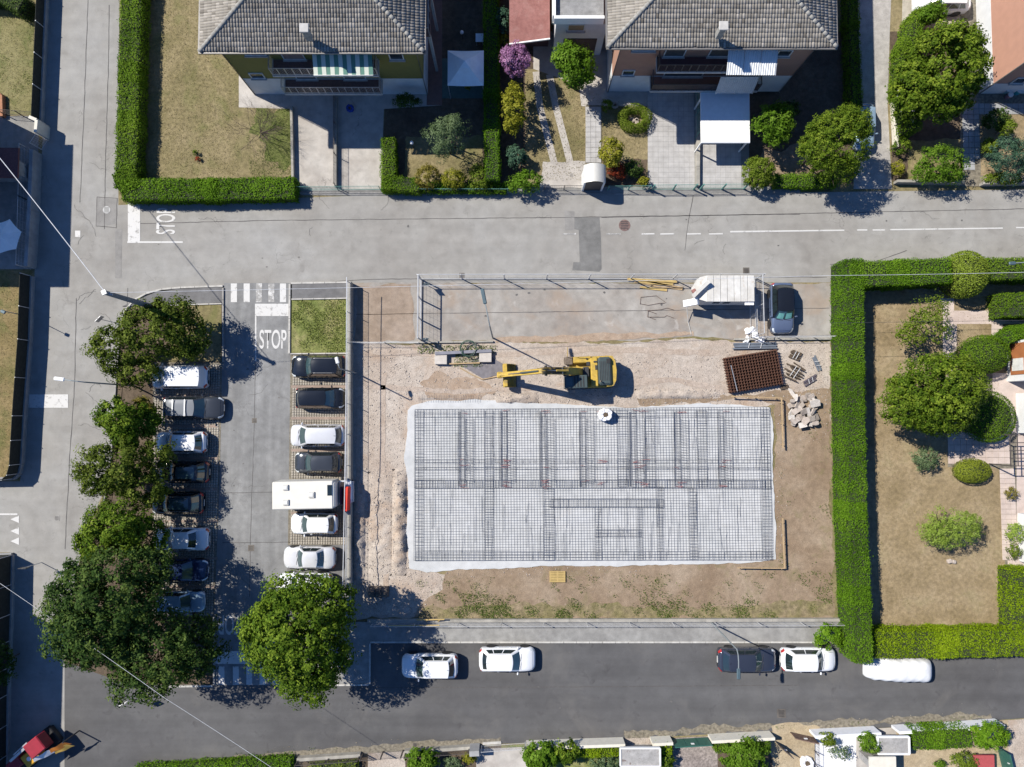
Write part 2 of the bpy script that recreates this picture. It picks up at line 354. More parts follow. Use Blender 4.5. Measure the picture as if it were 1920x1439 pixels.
# ================================================================ ground
A_road = ground('light_worn_asphalt', [(.3, (.235, .222, .203)), (.5, (.27, .261, .243)), (.72, (.30, .296, .284))], scale=.12, fine=(45, .12), mid=(1.1, .10), bump=.3, crack=.55,
                stain=[(.5, .58, .76, (.175, .165, .15), .5), (1.6, .63, .76, (.12, .11, .10), .45)], streak=((.07, 1.1, 1), .05))
A_lane = ground('grey_lane_asphalt', [(.3, (.165, .165, .165)), (.5, (.205, .206, .205)), (.75, (.25, .251, .249))], scale=.3, fine=(40, .14), mid=(1.6, .14), bump=.3, crack=.7,
                streak=((1.8, .10, 1), .13), stain=[(.8, .56, .72, (.13, .128, .125), .5), (2.5, .66, .74, (.09, .085, .08), .5)])
A_dark = ground('dark_new_asphalt', [(.3, (.078, .076, .077)), (.55, (.096, .095, .096)), (.8, (.118, .117, .117))], scale=.12, fine=(60, .16), mid=(.9, .10), bump=.3,
                streak=((.05, .8, 1), .14), stain=[(.22, .52, .72, (.145, .138, .13), .6), (.9, .60, .72, (.05, .047, .048), .5)], speck=[(3.2, .76, (.25, .23, .2), .35)])
A_walk = ground('pavement_asphalt', [(.3, (.12, .118, .12)), (.7, (.165, .163, .163))], scale=.5, fine=(50, .15), mid=(2, .15), bump=.3, crack=.5)
A_apron = ground('dusty_asphalt', [(.28, (.23, .20, .175)), (.5, (.285, .265, .24)), (.72, (.34, .325, .30))], scale=.22, fine=(40, .14), mid=(1.2, .16), bump=.3, crack=.4,
                 stain=[(.35, .52, .68, (.30, .225, .165), .55), (.9, .62, .74, (.46, .44, .41), .5), (2.2, .68, .74, (.08, .07, .065), .5)])
M_conc = ground('pavement_concrete', [(.3, (.20, .195, .185)), (.7, (.285, .28, .265))], scale=.4, fine=(45, .12), mid=(2, .16), bump=.25, crack=.4, stain=[(1.2, .62, .75, (.14, .135, .125), .45)])
M_drive = ground('driveway_concrete', [(.3, (.33, .30, .27)), (.7, (.44, .415, .38))], scale=.5, fine=(40, .1), mid=(1.5, .13), bump=.2, crack=.6, stain=[(.8, .58, .75, (.2, .19, .175), .4)])
M_gravel = ground('crushed_pale_gravel', [(.3, (.325, .26, .21)), (.5, (.395, .338, .285)), (.72, (.45, .40, .35))], scale=.25, fine=(14, .30), mid=(2.2, .14), bump=.9, bscale=14,
                  stain=[(.3, .55, .70, (.33, .225, .15), .6)])
M_dirt = ground('bare_brown_soil', [(.28, (.185, .13, .085)), (.5, (.24, .178, .122)), (.74, (.31, .245, .18))], scale=.3, fine=(18, .22), mid=(2.4, .17), bump=.7, bscale=12,
                stain=[(.7, .56, .72, (.15, .14, .055), .45)], speck=[(7, .72, (.5, .45, .38), .7)])
M_drift = ground('dusty_soil', [(.3, (.25, .185, .13)), (.7, (.33, .26, .19))], scale=.5, fine=(18, .2), mid=(2.4, .15), bump=.6)
M_dry = ground('dry_lawn', [(.28, (.13, .115, .05)), (.5, (.20, .165, .085)), (.74, (.285, .23, .135))], scale=.35, fine=(22, .32), mid=(3.5, .26), bump=.8, bscale=18,
               stain=[(.45, .52, .70, (.115, .13, .035), .55)], speck=[(5, .74, (.05, .04, .02), .4)])
M_pale = ground('sunburnt_lawn', [(.28, (.185, .14, .075)), (.5, (.255, .195, .115)), (.74, (.34, .27, .175))], scale=.4, fine=(22, .3), mid=(3.5, .22), bump=.8, bscale=18,
                stain=[(.4, .55, .75, (.15, .135, .05), .5)], speck=[(8, .74, (.5, .42, .3), .5)])
M_green = ground('weedy_grass', [(.3, (.10, .13, .03)), (.5, (.17, .185, .06)), (.75, (.27, .23, .12))], scale=.6, fine=(20, .35), mid=(3, .3), bump=.9, bscale=16)
M_bed = ground('dark_planting_soil', [(.3, (.07, .05, .035)), (.7, (.125, .095, .065))], scale=.6, fine=(20, .3), mid=(3, .25), bump=.8, bscale=14)
M_blind = ground('lean_concrete', [(.3, (.42, .43, .43)), (.55, (.48, .485, .485)), (.8, (.53, .54, .545))], scale=.3, fine=(30, .06), mid=(1.6, .09), bump=.25,
                 stain=[(.8, .60, .74, (.47, .45, .42), .5)])
M_pink = ground('pink_terrace_paving', [(.3, (.43, .35, .31)), (.7, (.53, .45, .40))], scale=.6, fine=(40, .08), mid=(2, .1), bump=.15)
M_pave = ground('block_paving', [(.3, (.25, .225, .19)), (.7, (.34, .315, .275))], scale=.5, fine=(9, .12), mid=(2, .16), bump=.2, stain=[(.7, .6, .72, (.22, .16, .13), .5)])
M_joint = mat('joint_soil', (.17, .15, .115), .95, var=.4, scale=5)
M_white = mat('road_paint', (.66, .66, .64), .6, var=.14, scale=4)
def paint(name, worn):
    if name in MATS: return MATS[name]
    m = bpy.data.materials.new(name); m.use_nodes = True; MATS[name] = m; nt = m.node_tree; b = _bsdf(m); N = nt.nodes.new; L = nt.links.new
    g = N('ShaderNodeNewGeometry'); n = N('ShaderNodeTexNoise'); n.inputs['Scale'].default_value = 2.4; n.inputs['Detail'].default_value = 9; n.inputs['Roughness'].default_value = .75; L(g.outputs['Position'], n.inputs[0])
    r = N('ShaderNodeValToRGB'); r.color_ramp.elements[0].position = worn; r.color_ramp.elements[0].color = (.25, .245, .235, 1); r.color_ramp.elements[1].position = worn + .09; r.color_ramp.elements[1].color = (.52, .515, .50, 1)
    L(n.outputs[0], r.inputs[0]); L(r.outputs[0], b.inputs['Base Color']); b.inputs['Roughness'].default_value = .7; return m
M_paint = paint('worn_road_paint', .365); M_paint2 = paint('very_worn_road_paint', .50)
M_kerb = mat('kerb_stone', (.42, .405, .375), .85, var=.18, scale=3, bump=.3)
M_kerbd = mat('dark_kerb', (.26, .25, .235), .9, var=.2, scale=3, bump=.3)
M_seam = mat('tar_seam', (.075, .07, .068), .8, var=.3, scale=6)

base = sheet('ground', [(-3500, -3500), (5500, -3500), (5500, 5000), (-3500, 5000)], M_dry, 0)
sheet('road', [(92, -700), (228, -700), (222, 300), (222, 385), (700, 366), (1100, 362), (1450, 362), (2500, 348), (2500, 495), (1600, 512), (1560, 520), (1556, 530), (545, 531), (420, 537), (330, 541), (290, 548), (262, 560), (238, 585), (224, 640), (214, 750), (205, 900), (160, 1000), (132, 1130), (121, 1230), (121, 1900), (-50, 1900), (18, 1036), (-900, 1036), (-900, 903), (38, 903), (47, 780), (62, 560), (78, 300), (88, 100)], A_road, 1)
sheet('street', [(121, 1150), (400, 1150), (400, 1284), (694, 1284), (694, 1205), (1540, 1205), (1640, 1205), (2500, 1215), (2500, 1318), (1920, 1347), (1660, 1365), (1440, 1372), (1170, 1385), (940, 1395), (560, 1422), (240, 1445), (121, 1900)], A_dark, 2)
sheet('parking_lane', [(420, 531), (545, 531), (545, 900), (535, 1285), (402, 1285), (402, 1150), (410, 900), (416, 700)], A_lane, 3)
sheet('site_apron', [(655, 531), (1558, 531), (1558, 637), (1380, 640), (1300, 630), (1180, 640), (1040, 641), (900, 639), (776, 643), (655, 640)], A_apron, 2, rough_edge=.06)
# asphalt patches, seams and covers
M_patch = ground('old_patch_asphalt', [(.3, (.135, .134, .13)), (.7, (.18, .178, .172))], scale=.6, fine=(45, .2), mid=(2, .14), bump=.4)
M_patch2 = ground('faint_patch_asphalt', [(.3, (.205, .198, .188)), (.7, (.25, .243, .23))], scale=.5, fine=(45, .16), mid=(2, .12), bump=.3)
sheet('road_patch', [(1077, 408), (1124, 408), (1127, 450), (1128, 505), (1124, 510), (1073, 507), (1075, 492), (1087, 492), (1085, 432), (1077, 430)], M_patch, 3)
sheet('road_patch', [(182, 370), (220, 372), (218, 420), (180, 426)], M_patch2, 3)
sheet('road_patch', [(216, 430), (229, 430), (228, 522), (216, 522)], M_patch2, 3)
sheet('road_patch', [(1058, 395), (1077, 397), (1077, 432), (1060, 432)], M_patch2, 3)
def strip_line(pts, w, name='seam', m=M_seam, lvl=4, jit=.02, seed=0, kind='structure', lab=None):
    r = random.Random(seed + len(pts)); w3 = []
    p = [G(*q) for q in pts]; q = []
    for a, b in zip(p, p[1:]):
        n = max(2, int((b - a).length / .5)); q += [a.lerp(b, k / n) + Vector((r.uniform(-1, 1) * jit, r.uniform(-1, 1) * jit, 0)) for k in range(n)]
    q.append(p[-1]); mb = MB(); z = .004 * lvl
    for i, a in enumerate(q):
        t = (q[min(i + 1, len(q) - 1)] - q[max(i - 1, 0)]).normalized(); n = Vector((-t.y, t.x, 0)) * w / 2 * r.uniform(.7, 1.2) if jit else Vector((-t.y, t.x, 0)) * w / 2
        mb.v += [(a.x + n.x, a.y + n.y, z), (a.x - n.x, a.y - n.y, z)]
        if i: k = len(mb.v); mb.f.append((k - 4, k - 3, k - 1, k - 2))
    o = mb.build(name, m); o['kind'] = kind; return o
for i, s in enumerate([[(240, 540), (237, 600), (225, 800), (208, 960)], [(143, 560), (140, 720), (130, 870), (122, 1030)], [(165, 0), (158, 200), (150, 380)], [(250, 420), (500, 414), (760, 411), (1060, 408), (1500, 402)], [(1128, 408), (1500, 401), (1920, 392)],
                       [(480, 620), (477, 800), (470, 1000), (468, 1120)], [(418, 1018), (545, 1017)], [(418, 925), (545, 922)], [(1300, 364), (1290, 420), (1284, 470)], [(668, 590), (900, 587), (1200, 583), (1555, 578)],
                       [(545, 533), (700, 524), (900, 522), (1550, 520)], [(700, 1290), (1100, 1288), (1500, 1285)], [(182, 370), (220, 372), (218, 428), (180, 424), (182, 370)], [(1556, 496), (1640, 492), (1700, 470)], [(205, 10), (203, 140), (198, 300), (196, 430)]]):
    strip_line(s, .045, seed=i)
def cover(px, py, r, label, square=False, m=None, name='manhole_cover'):
    p = G(px, py); o = thing(name, label, 'manhole cover', (p.x, p.y, 0)); k = r / PPM; m = m or M_iron; mb = MB()
    if square: mb.prism([(-k, -k), (k, -k), (k, k), (-k, k)], .002, .022); 
    else: mb.prism([(k * math.cos(a * math.pi / 10), k * math.sin(a * math.pi / 10)) for a in range(20)], .002, .022)
    mb.build('frame', m, o); g = MB()
    for i in range(5): g.box((0, (i - 2) * k * .3, .027), (k * 1.3, k * .12, .012))
    g.build('cover_ribs', M_dark, o); return o
M_iron = mat('cast_iron', (.13, .115, .10), .7, .3, var=.25); M_dark = mat('dark_steel', (.05, .05, .052), .6, .4)
M_rustplate = mat('reddish_cover', (.16, .105, .095), .85, var=.3, scale=6)
cover(1171, 423, 11, 'round reddish brown manhole cover in the upper street', m=M_rustplate)
cover(477, 789, 4.5, 'small square drain cover in the upper half of the parking lane', True); cover(471, 1028, 5.5, 'square drain cover in the lower half of the parking lane', True)
cover(107, 972, 5, 'square cover in the left street beside the give way triangles', True, M_kerbd); cover(1072, 329, 4.5, 'small square drain cover on the driveway beside the arched gate roof', True)
cover(1465, 1338, 8, 'rectangular cover in the dark street below the lamp shadow', True); cover(778, 1397, 4, 'small drain cover beside the lower fence of the dark street', True)
cover(200, 394, 7, 'pale round manhole cover by the corner hedge', m=mat('pale_cover', (.42, .42, .41), .8)); cover(866, 517, 5, 'square grate in the street above the site fence', True); cover(1399, 508, 6, 'square grate in the street above the white cabin', True)

M_crack = mat('crack_line', (.10, .095, .09), .9); M_oil = mat('oil_stain', (.10, .095, .09), .5, var=.3); cr_ = random.Random(19)
for k_ in range(26):
    x_, y_ = cr_.choice([(cr_.uniform(300, 1880), cr_.uniform(385, 500)), (cr_.uniform(150, 215), cr_.uniform(20, 520)), (cr_.uniform(130, 205), cr_.uniform(560, 960)), (cr_.uniform(425, 535), cr_.uniform(680, 1120))]); a_ = cr_.uniform(0, 6.28); q_ = [(x_, y_)]
    for j_ in range(cr_.randint(3, 7)): a_ += cr_.uniform(-.8, .8); x_ += math.cos(a_) * 7; y_ += math.sin(a_) * 7; q_.append((x_, y_))
    strip_line(q_, .022, 'crack', M_crack, 4, jit=.05, seed=k_)
for k_ in range(46):
    x_, y_ = cr_.choice([(cr_.uniform(260, 1880), cr_.uniform(390, 510)), (cr_.uniform(720, 1900), cr_.uniform(1230, 1330)), (cr_.uniform(425, 535), cr_.uniform(690, 1120)), (cr_.uniform(820, 1540), cr_.uniform(540, 620))]); r_ = cr_.uniform(1, 3.2)
    sheet('oil_stain', [(x_ + r_ * cr_.uniform(.5, 1.2) * math.cos(t_ * .785), y_ + r_ * cr_.uniform(.4, 1) * math.sin(t_ * .785)) for t_ in range(8)], M_oil, 5)
# painted markings
def mark(name, pts, m=M_paint, lvl=5): o = sheet(name, pts, m, lvl); return o
def rect(x0, y0, x1, y1): return [(x0, y0), (x1, y0), (x1, y1), (x0, y1)]
for x in (433, 457, 480, 503, 525): mark('crossing_stripe', rect(x, 532, x + 11.5, 567), M_paint if x < 470 or x > 520 else M_paint2)
mark('stop_line', rect(481, 570, 541, 593)); mark('lane_line', rect(478.3, 570, 481, 678))
mark('stop_line', rect(240, 381, 263, 453)); mark('lane_line', rect(239, 453, 343, 456))
mark('stop_line', rect(404, 1221, 468, 1245)); 
for x in (410, 437, 462, 487, 512): mark('crossing_stripe', rect(x, 1250, x + 11, 1284))
mark('lane_line', rect(534, 1165, 536.5, 1243), M_paint2)
mark('speed_hump_marking', rect(54, 740, 128, 765))
for (a, b) in ((1055, 1080), (1136, 1164), (1203, 1227), (1238, 1264), (1288, 1314), (1329, 1355)): mark('centre_dash', [(a, 438), (b, 437.5), (b, 440), (a, 440.5)], M_paint if a > 1190 else M_paint2)
mark('centre_line', [(1369, 433.5), (1583, 431), (1583, 433.5), (1369, 436.5)]); mark('centre_dash', rect(1607, 430.5, 1626, 433)); mark('centre_dash', rect(1636, 430.5, 1659, 433)); mark('centre_line', [(1669, 430), (1880, 427), (1880, 429.5), (1669, 432.5)]); mark('centre_dash', rect(1905, 426, 1935, 428.5))
for y in (974, 996, 1015): mark('give_way_triangle', [(20, y), (36, y - 7), (36, y + 7)])
mark('lane_line', rect(-30, 963, 33, 966)); mark('square_marking', rect(141, 433, 151, 445))
def text(s, px, py, w_px, h_px, rz, m, name):
    cu = bpy.data.curves.new('tmp', 'FONT'); cu.body = s; cu.align_x = 'CENTER'; cu.align_y = 'CENTER'; cu.offset = .012; tmp = bpy.data.objects.new('tmp', cu); C.objects.link(tmp)
    bpy.context.view_layer.update(); me = bpy.data.meshes.new_from_object(tmp); bpy.data.objects.remove(tmp)
    a = np.array([v.co[:] for v in me.vertices]); mn, mx = a.min(0), a.max(0); k = Vector((w_px / PPM / (mx[0] - mn[0]), h_px / PPM / (mx[1] - mn[1]), 1)); cc = Vector(((mn + mx) / 2))
    for v in me.vertices: v.co = Vector(((v.co.x - cc.x) * k.x, (v.co.y - cc.y) * k.y, 0))
    me.name = name; me.materials.clear(); me.materials.append(m); o = bpy.data.objects.new(name, me); C.objects.link(o); p = G(px, py); o.location = (p.x, p.y, .02); o.rotation_euler = (0, 0, rz); o['kind'] = 'structure'; return o
text('STOP', 512, 636.5, 51, 36, 0, M_paint, 'stop_lettering')
text('STOP', 311, 415, 50, 36, math.pi / 2, M_paint, 'stop_lettering'); text('STOP', 436, 1172, 51, 36, math.pi, M_paint, 'stop_lettering')

# pavements, kerbs
def raised(name, pts, h, m, kind='structure'):
    mb = MB(); mb.prism([G(*p)[:2] for p in pts], 0, h); o = mb.build(name, m); o['kind'] = kind; return o
def kerb(pts, w=.14, h=.13, m=M_kerb, name='kerb', cut=1.0):
    """a run of kerb stones, each with its own joint"""
    mb = MB(); p = [G(*q) for q in pts]
    for a, b in zip(p, p[1:]):
        n = max(1, round((b - a).length / cut)); t = (b - a) / n; ang = math.atan2(t.y, t.x)
        for k in range(n): mb.bbox(a + t * (k + .5) + Vector((0, 0, h / 2 + rnd.uniform(-.004, .004))), (t.length - .02, w, h), ang, .012)
    o = mb.build(name, m); o['kind'] = 'structure'; return o
raised('pavement', [(268, 559), (292, 549), (330, 543), (417, 539), (417, 568), (360, 571), (230, 575)], .09, A_walk)
kerb([(228, 600), (238, 580), (252, 564), (275, 551), (305, 543), (340, 540), (419, 537)]); kerb([(419, 540), (419, 680)], m=M_kerbd); kerb([(320, 573), (417, 570)], .1, .11, M_kerb); kerb([(224, 640), (216, 750), (209, 860), (196, 940)], m=M_kerbd)
raised('pavement', [(548, 534), (652, 531), (652, 559), (548, 562)], .09, A_walk); kerb([(546, 532), (652, 530)]); kerb([(544, 533), (543, 664)]); kerb([(545, 664), (656, 663)], .1); kerb([(547, 562), (652, 560)], .1)
raised('pavement', [(560, 1166), (1575, 1166), (1575, 1203), (696, 1203), (692, 1282), (560, 1282)], .10, M_conc)
kerb([(694.5, 1204), (1540, 1204)], .13, .135); kerb([(694, 1206), (693.5, 1283)], .13, .135); kerb([(692, 1283.5), (560, 1285)], .13, .135)
kerb([(402, 1155), (402, 1284)], m=M_kerbd); kerb([(400, 1286), (300, 1287)], m=M_kerb)
kerb([(560, 363), (700, 362), (935, 365)], .12, .06, M_kerbd); kerb([(1040, 362), (1225, 366), (1400, 364)], .12, .06, M_kerbd)
sheet('pavement', [(560, 352), (1500, 350), (1500, 366), (700, 368), (560, 366)], M_conc, 3)
# bays and green islands
sheet('tree_strip', [(240, 580), (417, 572), (417, 680), (290, 684), (286, 1150), (402, 1156), (402, 1284), (240, 1284), (121, 1240), (135, 1120), (165, 1000), (208, 900), (217, 750), (226, 640)], M_bed, 4)
sheet('weedy_island', [(358, 573), (415, 571), (415, 678), (300, 680)], M_dry, 5)
sheet('grass_island', [(547, 563), (652, 561), (653, 661), (546, 662)], M_green, 4)
sheet('bay_base', [(287, 680), (417, 680), (412, 900), (402, 1156), (286, 1156)], M_joint, 5); sheet('bay_base', [(545, 666), (653, 665), (652, 1022), (540, 1022)], M_joint, 4)
sheet('bay_asphalt', [(540, 1022), (652, 1022), (650, 1166), (536, 1166)], A_walk, 4)
def pavers(name, label, pts, size, gap, m, z=.03, th=.02, kind='stuff', ang=0.):
    w = [G(*p) for p in pts]; xs = [p.x for p in w]; ys = [p.y for p in w]; X, Y = np.meshgrid(np.arange(min(xs), max(xs), size[0]), np.arange(min(ys), max(ys), size[1])); x, y = X.ravel(), Y.ravel()
    ok = inside([(p.x, p.y) for p in w], x, y); x, y = x[ok], y[ok]; n = len(x); hx, hy = (size[0] - gap) / 2, (size[1] - gap) / 2; zz = z + np.random.default_rng(2).uniform(-.004, .004, n)
    q = np.array([(-1, -1, -1), (1, -1, -1), (1, 1, -1), (-1, 1, -1), (-.93, -.93, 0), (.93, -.93, 0), (.93, .93, 0), (-.93, .93, 0)], float)
    v = np.stack([x[:, None] + q[None, :, 0] * hx, y[:, None] + q[None, :, 1] * hy, zz[:, None] + q[None, :, 2] * th], -1)
    f = np.array([(4, 5, 6, 7), (0, 1, 5, 4), (1, 2, 6, 5), (2, 3, 7, 6), (3, 0, 4, 7)]); ff = (f[None] + (np.arange(n) * 8)[:, None, None]).reshape(-1, 4)
    o = link_mesh(name, np_mesh(name, v.reshape(-1, 3), ff, m)); tag(o, label, kind=kind)
    if kind == 'stuff': o['category'] = 'paving'
    return o
pavers('bay_pavers', 'square grid block paving under the left row of parked cars', [(289, 684), (414, 684), (409, 900), (399, 1152), (289, 1152)], (.2, .2), .026, M_pave, z=.045)
pavers('bay_pavers', 'square grid block paving under the right row of parked cars', [(547, 669), (650, 668), (650, 1019), (543, 1019)], (.2, .2), .026, M_pave, z=.04)
# parking bay dividers of red blocks
M_redblock = mat('reddish_block', (.26, .20, .165), .9, var=.2, scale=3)
for y in (723, 782, 842, 900, 960): sheet('bay_divider', rect(546, y, 650, y + 5), M_redblock, 11)
for y in (741, 797, 857, 915, 975, 1045, 1098): sheet('bay_divider', rect(290, y, 408, y + 5), M_redblock, 12)

# site ground
sheet('site_gravel', [(660, 640), (776, 645), (900, 641), (1040, 643), (1180, 642), (1300, 632), (1380, 642), (1557, 640), (1556, 800), (1500, 830), (1455, 760), (1300, 770), (790, 775), (775, 1065), (842, 1080), (832, 1110), (808, 1132), (782, 1158), (655, 1160)], M_gravel, 3, rough_edge=.12)
sheet('site_soil', [(1556, 730), (1562, 1160), (770, 1160), (832, 1095), (846, 1060), (1440, 1050), (1455, 760), (1395, 748), (1200, 760), (1190, 745), (1380, 740)], M_dirt, 4, rough_edge=.15)
sheet('site_soil', [(668, 535), (772, 533), (776, 640), (668, 641)], ground('brown_dust', [(.3, (.22, .165, .12)), (.7, (.31, .25, .2))], scale=.5, fine=(20, .15), mid=(2, .15), bump=.4), 4, rough_edge=.1)
sheet('site_soil', [(815, 700), (900, 712), (930, 735), (890, 750), (800, 748), (790, 722)], ground('ochre_soil', [(.3, (.29, .21, .15)), (.7, (.36, .285, .22))], scale=.8, fine=(18, .22), mid=(3, .15), bump=.6), 5, rough_edge=.25)
sheet('site_soil', [(930, 642), (1060, 641), (1180, 637), (1300, 630), (1300, 622), (1150, 626), (1020, 631), (930, 634)], MATS['ochre_soil'], 7, rough_edge=.09)
mb = MB(); mb.prism([(p.x, p.y) for p in [G(*q) for q in [(764, 770), (772, 760), (800, 752), (900, 750), (1000, 757), (1100, 760), (1180, 765), (1300, 757), (1380, 760), (1444, 764), (1450, 800), (1449, 900), (1455, 1000), (1454, 1050), (1380, 1056), (1250, 1058), (1150, 1062), (1050, 1060), (950, 1066), (860, 1068), (800, 1073), (768, 1066), (762, 1000), (766, 900), (758, 860), (764, 820)]]], .0, .07)
def blinding():
    pts = [(764, 770), (772, 760), (800, 752), (900, 750), (1000, 757), (1100, 760), (1180, 765), (1300, 757), (1380, 760), (1444, 764), (1450, 800), (1449, 900), (1455, 1000), (1454, 1050), (1380, 1056), (1250, 1058), (1150, 1062), (1050, 1060), (950, 1066), (860, 1068), (800, 1073), (768, 1066), (762, 1000), (766, 900), (758, 860), (764, 820)]
    w = [G(*q) for q in pts]; r = random.Random(4); out = []; o_ = 0
    for i, a in enumerate(w):
        b = w[(i + 1) % len(w)]; n = max(1, int((b - a).length / .3)); t = (b - a).normalized(); nn = Vector((-t.y, t.x, 0))
        for k in range(n): o_ = o_ * .6 + r.uniform(-.045, .045); out.append((a + (b - a) * (k / n) + nn * o_)[:2])
    mb = MB(); mb.prism(out, .0, .07); o = mb.build('blinding_slab', M_blind); o['kind'] = 'structure'
blinding()
M_track = ground('compacted_track', [(.3, (.34, .27, .215)), (.7, (.41, .345, .29))], scale=.8, fine=(16, .25), mid=(3, .15), bump=.7)
sheet('grassy_verge', [(800, 1140), (1000, 1132), (1300, 1140), (1563, 1128), (1563, 1161), (778, 1161)], ground('thin_verge', [(.3, (.15, .135, .055)), (.7, (.24, .185, .12))], scale=.9, fine=(18, .3), mid=(3, .3), bump=.8), 6, rough_edge=.2)
for i_, (pts_, w_) in enumerate([([(700, 660), (900, 668), (1100, 655), (1350, 662)], .45), ([(700, 725), (850, 735), (1000, 728)], .4), ([(1160, 720), (1260, 712), (1380, 735)], .5), ([(720, 700), (716, 860), (724, 1100)], .45), ([(675, 690), (672, 860), (676, 1100)], .45)]): strip_line(pts_, w_, 'wheel_track', M_track, 7, jit=.05, seed=i_)
# private gardens
sheet('lawn', [(262, -700), (480, -700), (480, 176), (448, 180), (448, 202), (550, 202), (552, 352), (262, 352)], M_dry, 5)
sheet('lawn', [(480, 203), (546, 203), (546, 300), (520, 318), (495, 290), (476, 250)], ground('green_garden_grass', [(.3, (.08, .10, .025)), (.6, (.13, .14, .045)), (.8, (.2, .165, .08))], scale=.8, fine=(20, .35), mid=(3, .3), bump=.9), 6, rough_edge=.45)  # dull green grass patch set in the dry lawn
sheet('house_apron', [(448, -300), (478, -300), (806, -300), (829, -300), (829, 198), (722, 205), (552, 205), (448, 202)], M_drive, 7)
sheet('driveway', [(551, 205), (628, 205), (630, 352), (552, 352)], M_drive, 8); sheet('driveway', [(633, 205), (720, 205), (715, 355), (634, 355)], M_drive, 8)
sheet('garden_soil', [(722, 205), (829, 198), (829, -300), (1030, -300), (1030, 352), (715, 352)], M_bed, 4)
sheet('lawn', [(762, 255), (905, 255), (905, 340), (755, 340)], M_dry, 6, rough_edge=.1)
sheet('terrace', [(829, 110), (907, 110), (907, 185), (829, 185)], mat('green_deck', (.07, .12, .11), .9), 5)
sheet('terrace', [(806, -300), (829, -300), (829, 198), (800, 198)], mat('red_brown_tiles', (.17, .10, .08), .8), 9)
# garden between the houses
sheet('lawn', [(985, 130), (1220, 130), (1220, 350), (985, 350)], M_dry, 5)
def path(pts, w, m, name='path', lvl=7): return strip_line(pts, w, name, m, lvl, jit=0.)
path([(1005, 135), (1012, 200), (1030, 270), (1040, 310)], .55, M_drive); path([(1030, 140), (1042, 200), (1060, 270), (1070, 310)], .55, M_drive)
sheet('driveway', [(1018, 303), (1102, 303), (1102, 352), (1012, 352)], M_drive, 8, rough_edge=.05)
sheet('terrace', [(1000, 60), (1139, 60), (1139, 172), (1215, 172), (1215, 200), (1090, 200), (1085, 160), (1000, 130)], M_drive, 9)
sheet('driveway_bed', [(1214, 172), (1404, 172), (1404, 355), (1214, 355)], M_conc, 17)
sheet('path_bed', [(1099, 198), (1129, 198), (1127, 308), (1097, 308)], M_joint, 10)
sheet('flower_bed', [(1128, 300), (1214, 300), (1214, 348), (1128, 348)], M_bed, 8, rough_edge=.1)
sheet('garden_soil', [(1404, 60), (1600, 60), (1600, 345), (1396, 345)], M_bed, 7)
sheet('lawn', [(1430, 275), (1530, 275), (1530, 330), (1430, 330)], ground('trodden_soil', [(.3, (.20, .15, .10)), (.7, (.28, .21, .15))], scale=.6, fine=(18, .25), mid=(3, .2), bump=.6), 8, rough_edge=.3)
sheet('driveway', [(1592, -700), (1700, -700), (1668, 60), (1664, 200), (1672, 355), (1600, 355), (1604, 200)], ground('grey_block_drive', [(.3, (.29, .275, .255)), (.7, (.38, .36, .335))], scale=.5, fine=(12, .15), mid=(2, .15), bump=.3), 8)
sheet('driveway', [(1700, -300), (1850, -300), (1850, 40), (1690, 60)], ground('sandy_drive', [(.3, (.34, .30, .24)), (.7, (.42, .385, .32))], scale=.5, fine=(12, .15), mid=(2, .15), bump=.3), 9)
sheet('garden_soil', [(1668, 60), (1800, 60), (1800, 340), (1672, 340)], M_bed, 10); sheet('lawn', [(1708, 262), (1802, 262), (1802, 340), (1700, 340)], M_dry, 11, rough_edge=.1)
sheet('terrace_bed', [(1800, -300), (2300, -300), (2300, 350), (1800, 350)], M_joint, 11)
sheet('lawn', [(1838, 215), (2300, 215), (2300, 330), (1838, 330)], M_pale, 12)
# right-hand garden
sheet('lawn', [(1560, 520), (2400, 520), (2400, 1205), (1576, 1205)], M_pale, 13)
sheet('path', [(1762, 560), (1788, 560), (1788, 583), (2300, 583), (2300, 608), (1879, 608), (1879, 640), (1858, 640), (1858, 608), (1793, 608), (1793, 700), (1767, 700), (1767, 600)], M_pink, 15)
sheet('terrace_bed', [(1775, 700), (2300, 700), (2300, 1062), (1884, 1062), (1872, 876), (1776, 876)], M_joint, 14)
# left-hand gardens and yards
sheet('lawn', [(-900, -700), (70, -700), (62, 215), (-900, 215)], ground('green_dry_lawn', [(.3, (.15, .14, .055)), (.7, (.23, .205, .10))], scale=.4, fine=(22, .3), mid=(3, .2), bump=.8, stain=[(.7, .5, .65, (.09, .11, .03), .6)]), 3)
sheet('yard', [(-900, 218), (74, 218), (66, 505), (-900, 505)], M_conc, 4)
sheet('lawn', [(-900, 508), (60, 508), (38, 900), (-900, 900)], ground('orange_dry_lawn', [(.3, (.16, .125, .05)), (.7, (.24, .18, .09))], scale=.4, fine=(22, .3), mid=(3, .2), bump=.8, stain=[(.5, .5, .65, (.09, .11, .03), .6)]), 3)
sheet('lawn', [(-900, 1045), (24, 1045), (20, 1200), (-900, 1200)], M_green, 3); sheet('yard', [(-900, 1200), (20, 1200), (15, 1900), (-900, 1900)], M_conc, 5)
